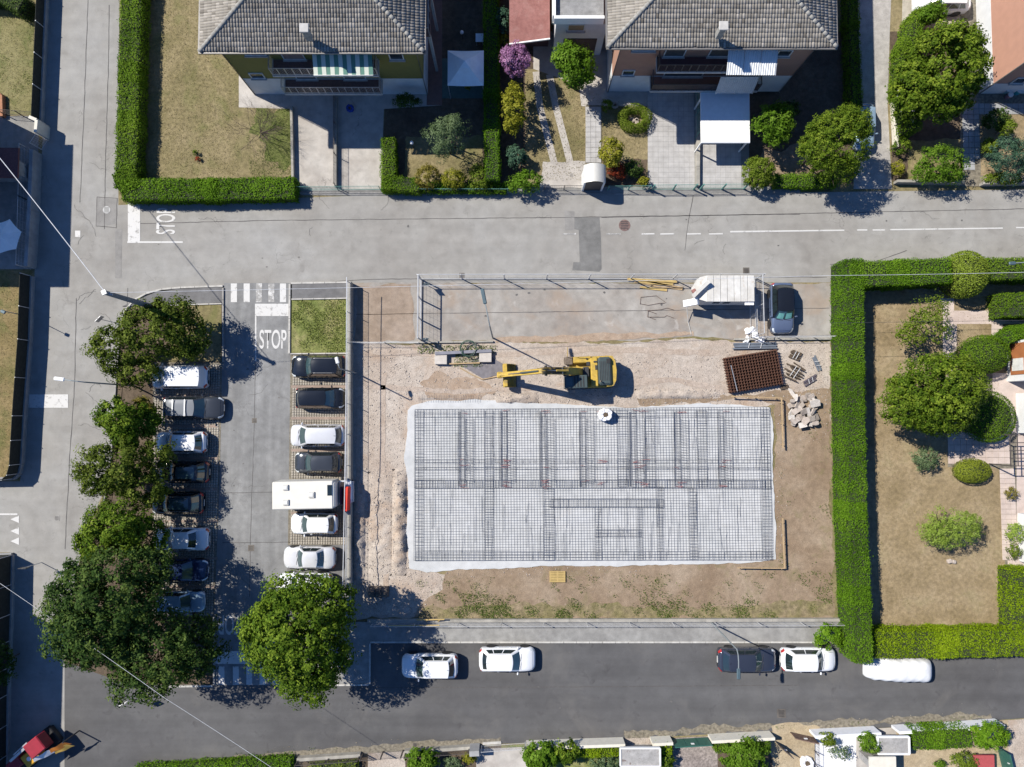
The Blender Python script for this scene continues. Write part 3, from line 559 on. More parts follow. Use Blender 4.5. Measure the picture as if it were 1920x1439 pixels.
# yards below the dark street
sheet('yard', [(240, 1447), (560, 1424), (940, 1398), (940, 1900), (240, 1900)], M_bed, 3)
sheet('yard', [(690, 1412), (760, 1408), (760, 1900), (690, 1900)], M_gravel, 5); sheet('yard', [(893, 1405), (990, 1400), (990, 1900), (893, 1900)], M_drive, 6)
sheet('yard', [(940, 1398), (1262, 1384), (1262, 1900), (940, 1900)], M_green, 4); sheet('yard', [(1168, 1385), (1222, 1383), (1222, 1405), (1168, 1405)], ground('gravel_drive', [(.3, (.30, .25, .21)), (.7, (.40, .35, .30))], scale=.6, fine=(12, .3), mid=(3, .2), bump=.6), 6)
sheet('yard', [(1262, 1384), (1345, 1380), (1355, 1900), (1262, 1900)], ground('cobbled_yard', [(.3, (.20, .17, .155)), (.7, (.30, .26, .235))], scale=.6, fine=(6, .3), mid=(3, .2), bump=.9, bscale=7), 5)
sheet('yard', [(1345, 1380), (1450, 1376), (1450, 1900), (1350, 1900)], M_bed, 5)
M_sandy = ground('sandy_yard', [(.3, (.30, .235, .15)), (.7, (.40, .33, .225))], scale=.6, fine=(16, .25), mid=(3, .15), bump=.5)
sheet('yard', [(1446, 1362), (1470, 1357), (1535, 1362), (1532, 1900), (1446, 1900)], M_sandy, 6, rough_edge=.12)
M_whitepatio = ground('white_patio', [(.3, (.62, .62, .63)), (.7, (.76, .76, .77))], scale=.5, fine=(30, .05), mid=(1.5, .06), bump=.1)
sheet('yard', [(1527, 1372), (1612, 1368), (1612, 1900), (1527, 1900)], M_whitepatio, 7); sheet('yard', [(1605, 1368), (1680, 1364), (1680, 1900), (1605, 1900)], M_drive, 8)
sheet('yard', [(1680, 1364), (1890, 1350), (1890, 1900), (1680, 1900)], M_sandy, 7); sheet('yard', [(1890, 1350), (2400, 1330), (2400, 1900), (1890, 1900)], M_gravel, 6)
# edge litter along the dark street
sheet('road_edge_dust', [(440, 1418), (700, 1398), (940, 1382), (940, 1396), (560, 1422), (300, 1440)], M_joint, 4, rough_edge=.12)
sheet('road_edge_dust', [(1170, 1368), (1450, 1355), (1700, 1346), (1860, 1338), (1860, 1350), (1440, 1373), (1170, 1386)], M_joint, 5, rough_edge=.2)
# individually laid slabs: each a part of its terrace or driveway
def slab_field(name, pts, size, gap, m, z=.05, lab=None):
    w = [G(*p) for p in pts]; xs = [p.x for p in w]; ys = [p.y for p in w]; par = None
    o = bpy.data.objects.new(name, None); C.objects.link(o); o['kind'] = 'structure'; o.location = (min(xs), min(ys), 0)
    mb = MB(); mb.bbox((0, 0, 0), (size[0] - gap, size[1] - gap, .06), 0, .008); me = mb.mesh('slab', m); r = random.Random(3)
    y = min(ys) + size[1] / 2
    while y < max(ys):
        x = min(xs) + size[0] / 2
        while x < max(xs):
            if inside([(p.x, p.y) for p in w], np.array([x]), np.array([y]))[0]:
                s = bpy.data.objects.new('slab', me); C.objects.link(s); s.parent = o; s.location = (x - min(xs), y - min(ys), z + r.uniform(-.004, .004)); s.rotation_euler = (r.uniform(-.004, .004), r.uniform(-.004, .004), 0)
            x += size[0]
        y += size[1]
    return o
M_slabw = ground('pale_paving_slab', [(.3, (.33, .32, .31)), (.7, (.42, .41, .40))], scale=.8, fine=(30, .08), mid=(1.7, .12), bump=.2)
M_slabg = ground('grey_paving_slab', [(.3, (.26, .265, .27)), (.7, (.35, .355, .36))], scale=.8, fine=(30, .08), mid=(1.7, .14), bump=.2)
slab_field('driveway', [(1215, 174), (1302, 174), (1302, 353), (1215, 353)], (.42, .42), .012, M_slabw, z=.045)
slab_field('driveway', [(1312, 258), (1392, 258), (1392, 353), (1312, 353)], (.42, .42), .012, M_slabw, z=.045)
slab_field('garden_path', [(1100, 200), (1128, 200), (1127, 306), (1098, 306)], (.42, .42), .014, M_slabw, z=.055)
slab_field('terrace', [(1806, 190), (1920, 190), (1920, 214), (1832, 214), (1832, 320), (1806, 320)], (.46, .46), .03, M_slabg, z=.055)
slab_field('terrace', [(1777, 812), (1890, 812), (1890, 870), (1777, 870)], (.5, .5), .02, M_pink, z=.055)
slab_field('terrace', [(1873, 876), (1905, 876), (1905, 1060), (1884, 1060)], (.4, .4), .018, M_pink, z=.055)
sheet('terrace', [(1905, 700), (2300, 700), (2300, 1060), (1905, 1060)], M_pink, 16); sheet('terrace', [(1860, 700), (1905, 700), (1905, 812), (1860, 812)], M_pink, 17)
# ================================================================ houses
M_tile = leaf_mat('roof_tile', (.155, .14, .12), (.255, .235, .205), (.38, .35, .31), trans=0., rough=.85)
M_tiler = mat('ridge_tile', (.28, .27, .245), .9, var=.2, scale=4)
M_under = mat('roof_underside', (.10, .095, .09), .9)
M_gutter = mat('gutter', (.20, .19, .18), .5, .3)
M_olive = mat('olive_render', (.19, .17, .045), .9, var=.06, scale=2)
M_brick = mat('terracotta_render', (.36, .20, .14), .9, var=.06, scale=2)
M_pinkw = mat('salmon_render', (.44, .24, .17), .9, var=.05, scale=2)
M_wwall = mat('white_render', (.62, .63, .63), .9, var=.06, scale=2)
M_frame = mat('window_frame', (.6, .6, .58), .6)
M_glass = mat('window_glass', (.03, .04, .05), .08, 0, .8)
M_slab = mat('balcony_slab', (.42, .41, .39), .85)
M_bfloor = mat('balcony_tiles', (.17, .10, .085), .7, var=.15, scale=6)
M_alu = mat('aluminium', (.55, .56, .57), .4, .6)
M_dframe = mat('dark_frame', (.07, .06, .055), .6)
M_white2 = mat('white_painted', (.78, .78, .77), .55, var=.04)

def tile_plane(name, org, u, v, nrm, inside_uv, U, V, parent, seed, tw=.205, tl=.36):
    """pantiles laid on a roof plane: arched, overlapping and slightly uneven"""
    rng = np.random.default_rng(seed); us = np.arange(tw / 2, U, tw); vs = np.arange(0, V, tl * .86); uu, vv = np.meshgrid(us, vs); uu, vv = uu.ravel(), vv.ravel(); row = np.round(vv / (tl * .86)).astype(int)
    ok = inside_uv(uu, vv + tl * .3); uu, vv, row = uu[ok], vv[ok], row[ok]; n = len(uu)
    vv = vv + .025 * np.sin(uu * 1.3 + row * 2.1) + rng.normal(0, .008, n)
    prof = [(-.5, .0), (-.32, .052), (0, .078), (.32, .052), (.5, .0)]; P0 = []
    for t, lift in ((0, .028), (1, 0.)):
        for a, h in prof: P0.append((a * tw * 1.02, t * tl, h + lift))
    P0 += [(a * tw * 1.02, 0, h + .028 - .03) for a, h in prof]
    P0 = np.array(P0); o = np.array(org); u, v, nrm = np.array(u), np.array(v), np.array(nrm); jz = rng.normal(0, .004, n)
    q = o + (uu[:, None] + P0[:, 0])[..., None] * u + (vv[:, None] + P0[:, 1])[..., None] * v + (P0[:, 2][None] + jz[:, None])[..., None] * nrm
    f = np.array([(i, i + 1, i + 6, i + 5) for i in range(4)] + [(10 + i, 11 + i, i + 1, i) for i in range(4)]); ff = (f[None] + (np.arange(n) * 15)[:, None, None]).reshape(-1, 4)
    tint = rng.normal(.5, .17, n) + .12 * np.sin(uu * .9 + seed) * np.sin(vv * 1.3); pk = rng.random(n); tint = np.where(pk < .012, .0, tint); tint = np.where(pk > .994, 1.3, tint)
    verts = q.reshape(-1, 3) - np.array(WM[parent].translation)
    ob = link_mesh(name, np_mesh(name, verts, ff, M_tile, np.repeat(np.clip(tint, -.6, 1), 15)), parent); ob['kind'] = 'stuff'
    return ob
def hip_roof(root, x0, x1, y0, y1, ze, rise, seed):
    """hipped roof over a plan rectangle in metres; y0 is the south eave"""
    cx = (x0 + x1) / 2; half = min(x1 - x0, y1 - y0) / 2; zr = ze + half * rise; c, s = 1 / math.hypot(1, rise), rise / math.hypot(1, rise)
    if x1 - x0 >= y1 - y0: ra, rb = (x0 + half, (y0 + y1) / 2), (x1 - half, (y0 + y1) / 2)
    else: ra, rb = (cx, y0 + half), (cx, y1 - half)
    mb = MB(); mb.add([(x0, y0, ze), (x1, y0, ze), (x1, y1, ze), (x0, y1, ze), (*ra, zr), (*rb, zr)], [(0, 3, 2, 1)] + ([(0, 1, 5, 4), (2, 3, 4, 5), (1, 2, 5), (3, 0, 4)] if x1 - x0 >= y1 - y0 else [(0, 1, 4), (1, 2, 5, 4), (2, 3, 5), (3, 0, 4, 5)]))
    roof = mb.build('roof', M_under, root, world=True); k = half / c
    tile_plane('roof_tiles', (x0, y0, ze + .02), (1, 0, 0), (0, c, s), (0, -s, c), lambda u, v: (v * c < half + .02) & (u > v * c - .02) & (u < (x1 - x0) - v * c + .02) & (v * c < half), x1 - x0, k, root, seed)
    tile_plane('roof_tiles', (x0, y1, ze + .02), (0, -1, 0), (c, 0, s), (-s, 0, c), lambda u, v: (u > v * c) & (u < (y1 - y0) - v * c) & (v * c < half), y1 - y0, k, root, seed + 1)
    tile_plane('roof_tiles', (x1, y0, ze + .02), (0, 1, 0), (-c, 0, s), (s, 0, c), lambda u, v: (u > v * c) & (u < (y1 - y0) - v * c) & (v * c < half), y1 - y0, k, root, seed + 2)
    tm = MB(); r = []   # one ridge tile, shared by all
    for t, rr in ((0, .15), (1, .125)):
        for a in range(6): r.append((t * .42 - .21, -rr * math.cos(a * math.pi / 5), rr * .75 * math.sin(a * math.pi / 5) + (.025 if t == 0 else 0)))
    r += [(x, y * .82, z * .8 - .02) for x, y, z in r]
    fs = [(i, i + 1, i + 7, i + 6) for i in range(5)] + [(12 + i, 18 + i, 19 + i, 13 + i) for i in range(5)] + [(i, 12 + i, 13 + i, i + 1) for i in range(5)] + [(6 + i, 7 + i, 19 + i, 18 + i) for i in range(5)]
    tm.add(r, fs); me = tm.mesh('hip_tile', M_tiler, True); W = WM[root].translation
    for a, b in (((x0, y0, ze), (*ra, zr)), ((x1, y0, ze), (*rb, zr) if x1 - x0 >= y1 - y0 else (*ra, zr))):
        a, b = Vector(a), Vector(b); d = b - a; n = int(d.length / .36); t = d.normalized()
        for i in range(n):
            if (P_y := a.lerp(b, (i + .5) / n)).y > P(960, -60, 9).y: continue
            o = bpy.data.objects.new('hip_tile', me); C.objects.link(o); o.parent = roof; p = a.lerp(b, (i + .5) / n) + Vector((0, 0, .085)) - W
            o.location = p; o.rotation_euler = (0, -math.asin(t.z) + rnd.uniform(-.02, .02), math.atan2(t.y, t.x) + rnd.uniform(-.03, .03))
    g = MB(); g.bar((x0 - .1, y0 - .07, ze - .03), (x1 + .1, y0 - .07, ze - .03), .13, .11); g.bar((x0 - .07, y0 + .01, ze - .03), (x0 - .07, y1, ze - .03), .13, .11); g.bar((x1 + .07, y0 + .01, ze - .03), (x1 + .07, y1, ze - .03), .13, .11)
    g.build('gutter', M_gutter, roof if False else root, world=True)
def hexm(x): return x
def window(root, xa, xb, ya, za, zb, kind='window', mf=None, mg=None, proud=.03):
    """window in a south-facing wall at y = ya"""
    fr = MB(); t = .07; fr.box(((xa + xb) / 2, ya - proud, za + t / 2), (xb - xa, .1, t)); fr.box(((xa + xb) / 2, ya - proud, zb - t / 2), (xb - xa, .1, t))
    for x in (xa + t / 2, xb - t / 2): fr.box((x, ya - proud, (za + zb) / 2), (t, .1, zb - za - 2 * t))
    f = fr.build(kind, mf or M_frame, root, world=True)
    g = MB(); g.box(((xa + xb) / 2, ya - .012, (za + zb) / 2), (xb - xa - 2 * t, .02, zb - za - 2 * t)); g.build('pane' if kind == 'window' else 'shutter', mg or M_glass, f, world=True)
    sl = MB(); sl.box(((xa + xb) / 2, ya - .09, za - .035), (xb - xa + .16, .2, .05)); sl.build('sill', M_slab, f, world=True); return f
def railing(root, x0, x1, yw, yf, z, h=1.0, n=14, m=None, mid=None, panel=None):
    m = m or M_alu; mb = MB()
    for zz in (z + h, z + .12): mb.bar((x0, yf, zz), (x1, yf, zz), .05, .05); mb.bar((x0, yw, zz), (x0, yf, zz), .05, .049); mb.bar((x1, yw, zz), (x1, yf, zz), .05, .049)
    for i in range(n + 1): x = x0 + (x1 - x0) * i / n; mb.bar((x, yf, z), (x, yf, z + h - .03), .045, .045)
    o = mb.build('railing', m, root, world=True); k = MB()
    for i in range(int((x1 - x0) / .11)): x = x0 + .05 + i * .11; k.bar((x, yf, z + .13), (x, yf, z + h - .02), .016, .016)
    for i in range(int((yw - yf) / .11)):
        y = yf + .05 + i * .11; k.bar((x0, y, z + .13), (x0, y, z + h - .02), .016, .016); k.bar((x1, y, z + .13), (x1, y, z + h - .02), .016, .016)
    k.build('railing_bars', m, o, world=True)
    if panel: q = MB(); q.box(((x0 + x1) / 2, yf + .03, z + h * .5), (x1 - x0 - .1, .015, h * .7)); q.build('railing_panel', panel, o, world=True)
    return o
def balcony(root, xa, xb, yw, depth, z, floor, rail=None, panel=None):
    mb = MB(); mb.bbox(((xa + xb) / 2, yw - depth / 2, z - .1), (xb - xa, depth, .2), 0, .02); s = mb.build('balcony', M_slab, root, world=True)
    f = MB(); f.box(((xa + xb) / 2, yw - depth / 2 + .03, z + .012), (xb - xa - .16, depth - .16, .02)); f.build('balcony_floor', floor, s, world=True)
    railing(root, xa + .06, xb - .06, yw, yw - depth + .06, z, m=rail, panel=panel)
def chimney(root, px, py, z, w=.42, d=.42):
    p = P(px, py, z); o = MB(); o.bbox((p.x, p.y, z - .25), (w, d, 1.1), .05, .02); s = o.build('chimney', M_tiler, root, world=True)
    c = MB(); c.bbox((p.x, p.y, z + .47), (w + .2, d + .2, .09), 0, .03)
    for a in (-1, 1):
        for b in (-1, 1): c.box((p.x + a * w * .4, p.y + b * d * .4, z + .36), (.07, .07, .16))
    c.build('chimney_cap', M_slab, s, world=True)

YW1 = G(478, 177).y
def house(label, x0p, x1p, ysp, roofp, mwall, ze=8.2, zb=2.6, depth=11, rise=.22, seed=1, wx0=None):
    x0, x1, ys = G(x0p, ysp).x, G(x1p, ysp).x, G(x0p, ysp).y; o = thing('house', label, 'house', ((x0 + x1) / 2, ys + depth / 2, 0))
    mb = MB(); mb.box(((x0 + x1) / 2, ys + depth / 2, (zb + ze) / 2), (x1 - x0, depth, ze - zb)); mb.build('wall', mwall, o, world=True)
    mb = MB(); mb.box(((x0 + x1) / 2, ys + depth / 2, zb / 2 - .002), (x1 - x0 + .03, depth + .03, zb)); mb.build('base_wall', M_wwall, o, world=True)
    rx0, rx1, ry = G(roofp[0], roofp[2]).x, G(roofp[1], roofp[2]).x, G(roofp[0], roofp[2]).y
    hip_roof(o, rx0, rx1, ry, ys + depth + .8, ze, rise, seed)
    for x in (x0 + .02, x1 - .02): dp = MB(); dp.tube([(x, ys - .07, 0), (x, ys - .07, ze - .3), (x, ry - .03, ze - .08)], .05, 6); dp.build('downpipe', M_gutter, o, world=True)
    return o, x0, x1, ys
# ---- green house
h1, hx0, hx1, hy = house('olive green two-storey house with grey tiled hip roof and striped awning', 478, 802, 177, (461, 819, 198), M_olive, seed=11)
gx = lambda px: G(px, 177).x
balcony(h1, gx(553), gx(728), hy, 1.2, 2.5, M_bfloor); balcony(h1, gx(555), gx(735), hy, 1.25, 5.45, M_bfloor)
window(h1, gx(754), gx(778), hy, 5.5, 6.4); window(h1, gx(496), gx(521), hy, 2.7, 3.5); window(h1, gx(515), gx(551), hy, 6.1, 7.2)
M_shut = mat('pinkish_shutter', (.33, .22, .18), .8); M_door = mat('dark_shutter', (.09, .085, .08), .6)
window(h1, gx(575), gx(612), hy, 5.5, 7.6, 'balcony_door', mg=M_shut); window(h1, gx(655), gx(700), hy, 5.5, 7.6, 'balcony_door', mg=M_door); window(h1, gx(575), gx(612), hy, 2.55, 4.7, 'balcony_door', mg=M_door); window(h1, gx(660), gx(700), hy, 2.55, 4.7, 'balcony_door', mg=M_door)
chimney(h1, 574, 60, 9.6)
# striped awning: every stripe its own strip of cloth
M_st1 = mat('awning_green', (.10, .22, .17), .8, var=.05); M_st2 = mat('awning_cream', (.55, .58, .50), .8, var=.04)
aw = thing('awning', 'green and cream striped fabric awning over the upper balcony of the olive house', 'awning', (gx(680), hy - .6, 5.5))
ax0, ax1 = gx(636), gx(733) ; nst = 14
for i in range(nst):
    a, b = ax0 + (ax1 - ax0) * i / nst, ax0 + (ax1 - ax0) * (i + 1) / nst
    mb = MB(); mb.grid(lambda u, v: (a + (b - a) * u, hy - .05 - 1.95 * v, 7.85 - .8 * v - .06 * math.sin(math.pi * v) + .012 * math.sin(i * 2.3 + v * 5)), 1, 6); mb.grid(lambda u, v: (a + (b - a) * u, hy - 2.0, 7.05 - .16 * v), 1, 1)
    mb.build('stripe', M_st1 if i % 2 else M_st2, aw, world=True)
mb = MB(); mb.tube([(ax0, hy - 2.01, 7.06), (ax1, hy - 2.01, 7.06)], .035); mb.tube([(ax0, hy - .06, 7.87), (ax1, hy - .06, 7.87)], .06); mb.tube([(ax0, hy - 2.0, 7.03), (ax0, hy - .05, 6.9)], .02); mb.tube([(ax1, hy - 2.0, 7.03), (ax1, hy - .05, 6.9)], .02); mb.build('awning_frame', M_alu, aw, world=True)
# side extension of green house, east
mb = MB(); mb.box((G(809, 40).x, P(806, 35, 3).y + 2.4, 1.4), (.62, 5.6, 2.8)); 
ext = thing('side_porch', 'narrow brown-floored side porch on the east wall of the olive house', 'porch', (G(811, 60).x, G(811, 60).y, 0)); px0, px1 = G(803, 60).x, G(822, 60).x; pn, ps = G(803, -120).y, P(810, 67, 5.4).y
mb = MB(); mb.box(((px0 + px1) / 2, (pn + ps) / 2, 5.3), (px1 - px0, pn - ps, .18)); mb.build('deck', M_bfloor, ext, world=True)
mb = MB(); [mb.bar((x, ps, 5.39), (x, ps, 6.4), .05, .05) for x in (px0 + .05, px1 - .05)]; mb.bar((px0, ps, 6.4), (px1, ps, 6.4), .06, .06); mb.bar((px1 - .05, ps, 6.4), (px1 - .05, pn, 6.4), .06, .059); [mb.bar((px1 - .05, ps + k * .9, 5.39), (px1 - .05, ps + k * .9, 6.4), .04, .04) for k in range(1, 8)]; mb.build('railing', M_alu, ext, world=True)
for y in (ps + .15, ps + 3.5): mb = MB(); mb.box((px1 - .1, y, 2.6), (.2, .2, 5.2)); mb.build('post', M_slab, ext, world=True)
# ---- terracotta house
h2, bx0, bx1, by = house('terracotta two-storey house with grey tiled hip roof and white corrugated awnings', 1139, 1461, 172, (1113, 1478, 191), M_brick, seed=23)
balcony(h2, gx(1207), gx(1400), by, 1.2, 2.5, mat('terracotta_floor', (.30, .15, .10), .8), rail=M_dframe, panel=mat('dark_rail_panel', (.055, .04, .042), .5)); balcony(h2, gx(1204), gx(1392), by, 1.2, 5.45, mat('wine_floor', (.10, .045, .045), .7), rail=M_dframe)
window(h2, gx(1404), gx(1428), by, 5.55, 6.4); window(h2, gx(1155), gx(1177), by, 2.75, 3.5); window(h2, gx(1160), gx(1198), by, 6.3, 7.3)
window(h2, gx(1215), gx(1250), by, 5.5, 7.6, 'balcony_door', mg=M_door); window(h2, gx(1290), gx(1325), by, 5.5, 7.6, 'balcony_door', mg=M_door); window(h2, gx(1230), gx(1300), by, 2.55, 4.7, 'balcony_door', mg=M_door)
chimney(h2, 1353, 56, 9.6)
M_corr = mat('white_corrugated', (.60, .62, .63), .5, var=.08, scale=2)
def corrugated(label, xa, xb, ya, yb, za, zb, m, rib=.16, amp=.025, name='awning', cat='awning', parts=2):
    o = thing(name, label, cat, ((xa + xb) / 2, (ya + yb) / 2, min(za, zb)))
    for k in range(parts):
        a = xa + (xb - xa) * k / parts; b = xa + (xb - xa) * (k + 1) / parts - .03; n = int((b - a) / rib * 4); mb = MB()
        mb.grid(lambda u, v: (a + (b - a) * u, ya + (yb - ya) * v, za + (zb - za) * v + amp * math.sin(u * n / 4 * 6.283) + .035 * math.sin(v * 3.1 + k)), n, 5); mb.build('roof_sheet', m, o, world=True)
    mb = MB(); lo = min(za, zb)
    for x in (xa + .05, (xa + xb) / 2, xb - .05): mb.bar((x, ya, za - .06), (x, yb, zb - .06), .05, .05)
    mb.build('support_frame', M_alu, o, world=True); return o
corrugated('upper white corrugated awning over the balcony of the terracotta house', gx(1311), gx(1393), by - .04, by - 2.15, 7.7, 6.95, M_corr, parts=3)
corrugated('lower grey translucent awning between the upper awning and the carport', gx(1319), gx(1386), by - 1.1, by - 1.65, 4.6, 3.1, mat('grey_translucent_sheet', (.36, .40, .42), .4, var=.08), parts=1)
# carport
cp = thing('carport', 'flat white carport roof standing on posts in front of the terracotta house', 'carport', G(1358, 240)[:]); ca, cb_ = P(1314, 269, 2.3), P(1405, 174, 2.3)
mb = MB(); mb.bbox(((ca.x + cb_.x) / 2, (ca.y + cb_.y) / 2, 2.3), (cb_.x - ca.x, cb_.y - ca.y, .14), 0, .04); mb.build('roof_panel', M_white2, cp, world=True)
mb = MB(); [mb.bar((x, y, 0), (x, y, 2.22), .1, .1) for x in (ca.x + .15, cb_.x - .15) for y in (ca.y + .2, cb_.y - .3)]
for i, (x, y) in enumerate([(x, y) for x in (ca.x + .15, cb_.x - .15) for y in (ca.y + .2, cb_.y - .3)]):
    q = MB(); q.bar((x, y, 0), (x, y, 2.22), .1, .1); q.build('post', M_white2, cp, world=True)
# ---- garage block between the houses
gb = thing('garage_block', 'low red-roofed annexe joined to a small white flat-roofed block', 'annexe', G(1040, 0)[:])
ra, rb = P(955, 82, 3.0), P(1031, 72, 3.0); yn = G(1000, -200).y
M_redroof = ground('red_felt_roof', [(.3, (.20, .085, .075)), (.7, (.29, .14, .125))], scale=.8, fine=(30, .18), mid=(4, .12), bump=.4, stain=[(1.5, .55, .7, (.33, .2, .18), .4)])
mb = MB(); mb.prism([(ra.x, ra.y), (rb.x, rb.y), (rb.x, yn), (ra.x, yn)], 2.9, 3.02); mb.build('red_roof', M_redroof, gb, world=True); mb = MB(); mb.bar((ra.x, ra.y - .06, 3.0), (rb.x, rb.y - .06, 3.0), .1, .14); mb.build('fascia', M_white2, gb, world=True)
mb = MB(); mb.prism([(ra.x + .2, ra.y + 1.4), (rb.x, ra.y + 1.4), (rb.x, yn), (ra.x + .2, yn)], 0, 2.9); mb.build('annexe_wall', mat('dark_red_panels', (.09, .04, .035), .8, var=.2, scale=8), gb, world=True)
wa, wb = G(1036, 104), G(1125, 104); mb = MB(); mb.prism([(wa.x, wa.y), (wb.x - .01, wa.y), (wb.x - .01, yn), (wa.x, yn)], 0, 5.2); mb.build('wall', M_wwall, gb, world=True)
mb = MB(); mb.prism([(wa.x - .35, wa.y - .45), (wb.x - .01, wa.y - .45), (wb.x - .01, yn), (wa.x - .35, yn)], 5.2, 5.38); mb.build('flat_roof', ground('grey_roof_felt', [(.3, (.20, .20, .20)), (.7, (.3, .3, .3))], scale=1, fine=(20, .15), mid=(3, .15), bump=.3), gb, world=True)
ka, kb = P(1039, 34, 6.0), P(1133, 34, 6.0); mb = MB()
mb.bar((ka.x, ka.y, 5.75), (kb.x, ka.y, 5.75), .22, .75); mb.bar((ka.x, ka.y + .12, 5.75), (ka.x, yn, 5.75), .22, .74); mb.build('roof_parapet', M_white2, gb, world=True)
mb = MB(); mb.prism([(ka.x + .12, ka.y + .12), (kb.x, ka.y + .12), (kb.x, yn), (ka.x + .12, yn)], 5.38, 5.7); mb.build('roof_terrace', MATS['grey_roof_felt'], gb, world=True)
window(gb, gx(1057), gx(1087), wa.y, 3.6, 4.5, mg=mat('tan_blind', (.36, .25, .13), .7)); mb = MB(); mb.box(((wa.x + wb.x) / 2 + .1, wa.y - .03, 1.25), (2.6, .05, 2.5)); mb.build('garage_door', mat('dark_garage_door', (.05, .03, .028), .7), gb, world=True)
mb = MB(); [mb.bbox((wa.x + k, wa.y - .1, 5.46), (.5, .3, .16), rnd.random(), .05) for k in (.1, 1.3, 2.4)]; mb.build('roof_clutter', M_wwall, gb, world=True)
# ---- salmon house, right
h3 = thing('house', 'salmon pink house with white base wall at the upper right corner', 'house', G(1960, 60)[:]); s0 = G(1835, 176); s1x = s0.x + 12
mb = MB(); mb.box(((s0.x + s1x) / 2, s0.y + 6, 5), (s1x - s0.x, 12, 6.6)); mb.build('wall', M_pinkw, h3, world=True); mb = MB(); mb.box(((s0.x + s1x) / 2, s0.y + 6, .85), (s1x - s0.x + .04, 12.04, 1.695)); mb.build('base_wall', M_wwall, h3, world=True)
mb = MB(); mb.box((s0.x - .05, G(0, 18).y + .0, 4.1), (.1, 1.5, 1.7)); f = mb.build('window', M_white2, h3, world=True); mb = MB(); mb.box((s0.x - .104, G(0, 18).y, 4.15), (.02, 1.2, 1.4)); mb.build('shutter', mat('cream_shutter', (.62, .56, .48), .7), f, world=True)
window(h3, s0.x + 1.2, s0.x + 2.2, s0.y, 1.8, 2.7); mb = MB(); mb.tube([(s0.x - .03, s0.y - .07, 0), (s0.x - .03, s0.y - .07, 8.2)], .05); mb.build('downpipe', M_gutter, h3, world=True)
mb = MB(); mb.box(((s0.x + s1x) / 2, s0.y + 6, 8.36), (s1x - s0.x + 1.0, 13, .12)); mb.build('roof', M_under, h3, world=True)
# ---- houses left of the frame (they cast the tall shadows across the street)
def plain_house(label, x0, x1, y0, y1, h, mw, par=None):
    a, b = G(x0, y1), G(x1, y0); o = thing('house', label, 'house', ((a.x + b.x) / 2, (a.y + b.y) / 2, 0)); mb = MB(); mb.box(((a.x + b.x) / 2, (a.y + b.y) / 2, h / 2 - .1), (b.x - a.x - .9, b.y - a.y - .9, h - .2)); mb.build('wall', mw, o, world=True)
    mb = MB(); z = h; k = 2.6; mb.add([(a.x, a.y, z), (b.x, a.y, z), (b.x, b.y, z), (a.x, b.y, z), (a.x + k, a.y + k, z + .5), (b.x - k, a.y + k, z + .5), (b.x - k, b.y - k, z + .5), (a.x + k, b.y - k, z + .5)], [(0, 3, 2, 1), (4, 5, 6, 7), (0, 1, 5, 4), (1, 2, 6, 5), (2, 3, 7, 6), (3, 0, 4, 7)]); mb.build('roof', M_redroof, o, world=True); return o
plain_house('house just outside the left edge whose shadow falls across the upper street', -230, -18, 194, 460, 8.1, M_wwall)
plain_house('house at the lower left whose shadow covers the street corner', -250, -36, 1086, 1500, 7.9, M_wwall)

# ================================================================ construction site
M_rebar = mat('blue_black_rebar', (.10, .115, .15), .6, .5, var=.4, scale=2)
M_rust = mat('rusty_rebar', (.105, .048, .03), .85, .2, var=.35, scale=7)
M_rust2 = mat('reddish_rebar', (.34, .15, .14), .8, .1, var=.35, scale=5)
rm = thing('reinforcement_mat', 'two-layer steel reinforcement mat on the white foundation slab', 'reinforcement mat', G(1110, 910)[:])
rA, rB, rC, rD = G(778, 768), G(1440, 763), G(1450, 1048), G(779, 1052)
def rbar(a, b, z, r, name='bar', m=None, par=rm, wig=.012):
    mb = MB(); pts = []; n = 5
    for i in range(n + 1): p = a.lerp(b, i / n); pts.append((p.x + rnd.uniform(-wig, wig), p.y + rnd.uniform(-wig, wig), z + rnd.uniform(-.006, .006)))
    mb.tube(pts, r, 4, cap=False); return mb.build(name, m or M_rebar, par, world=True)
NH, NV = 58, 124
for i in range(NH):
    t = i / (NH - 1); rbar(rA.lerp(rD, t), rB.lerp(rC, t), .125 + .018, .0058)
for i in range(NV):
    t = i / (NV - 1); rbar(rA.lerp(rB, t), rD.lerp(rC, t), .125, .0058)
low = MB()   # the lower layer, past the limit of single parts
for i in range(NH - 1):
    t = (i + .08) / (NH - 1); a, b = rA.lerp(rD, t), rB.lerp(rC, t); low.bar((a.x, a.y, .095), (b.x, b.y, .095), .005, .005)
for i in range(NV - 1):
    t = (i + .08) / (NV - 1); a, b = rA.lerp(rB, t), rD.lerp(rC, t); low.bar((a.x, a.y, .085), (b.x, b.y, .085), .005, .005)
o = low.build('lower_layer', M_rebar, rm, world=True); o['kind'] = 'stuff'
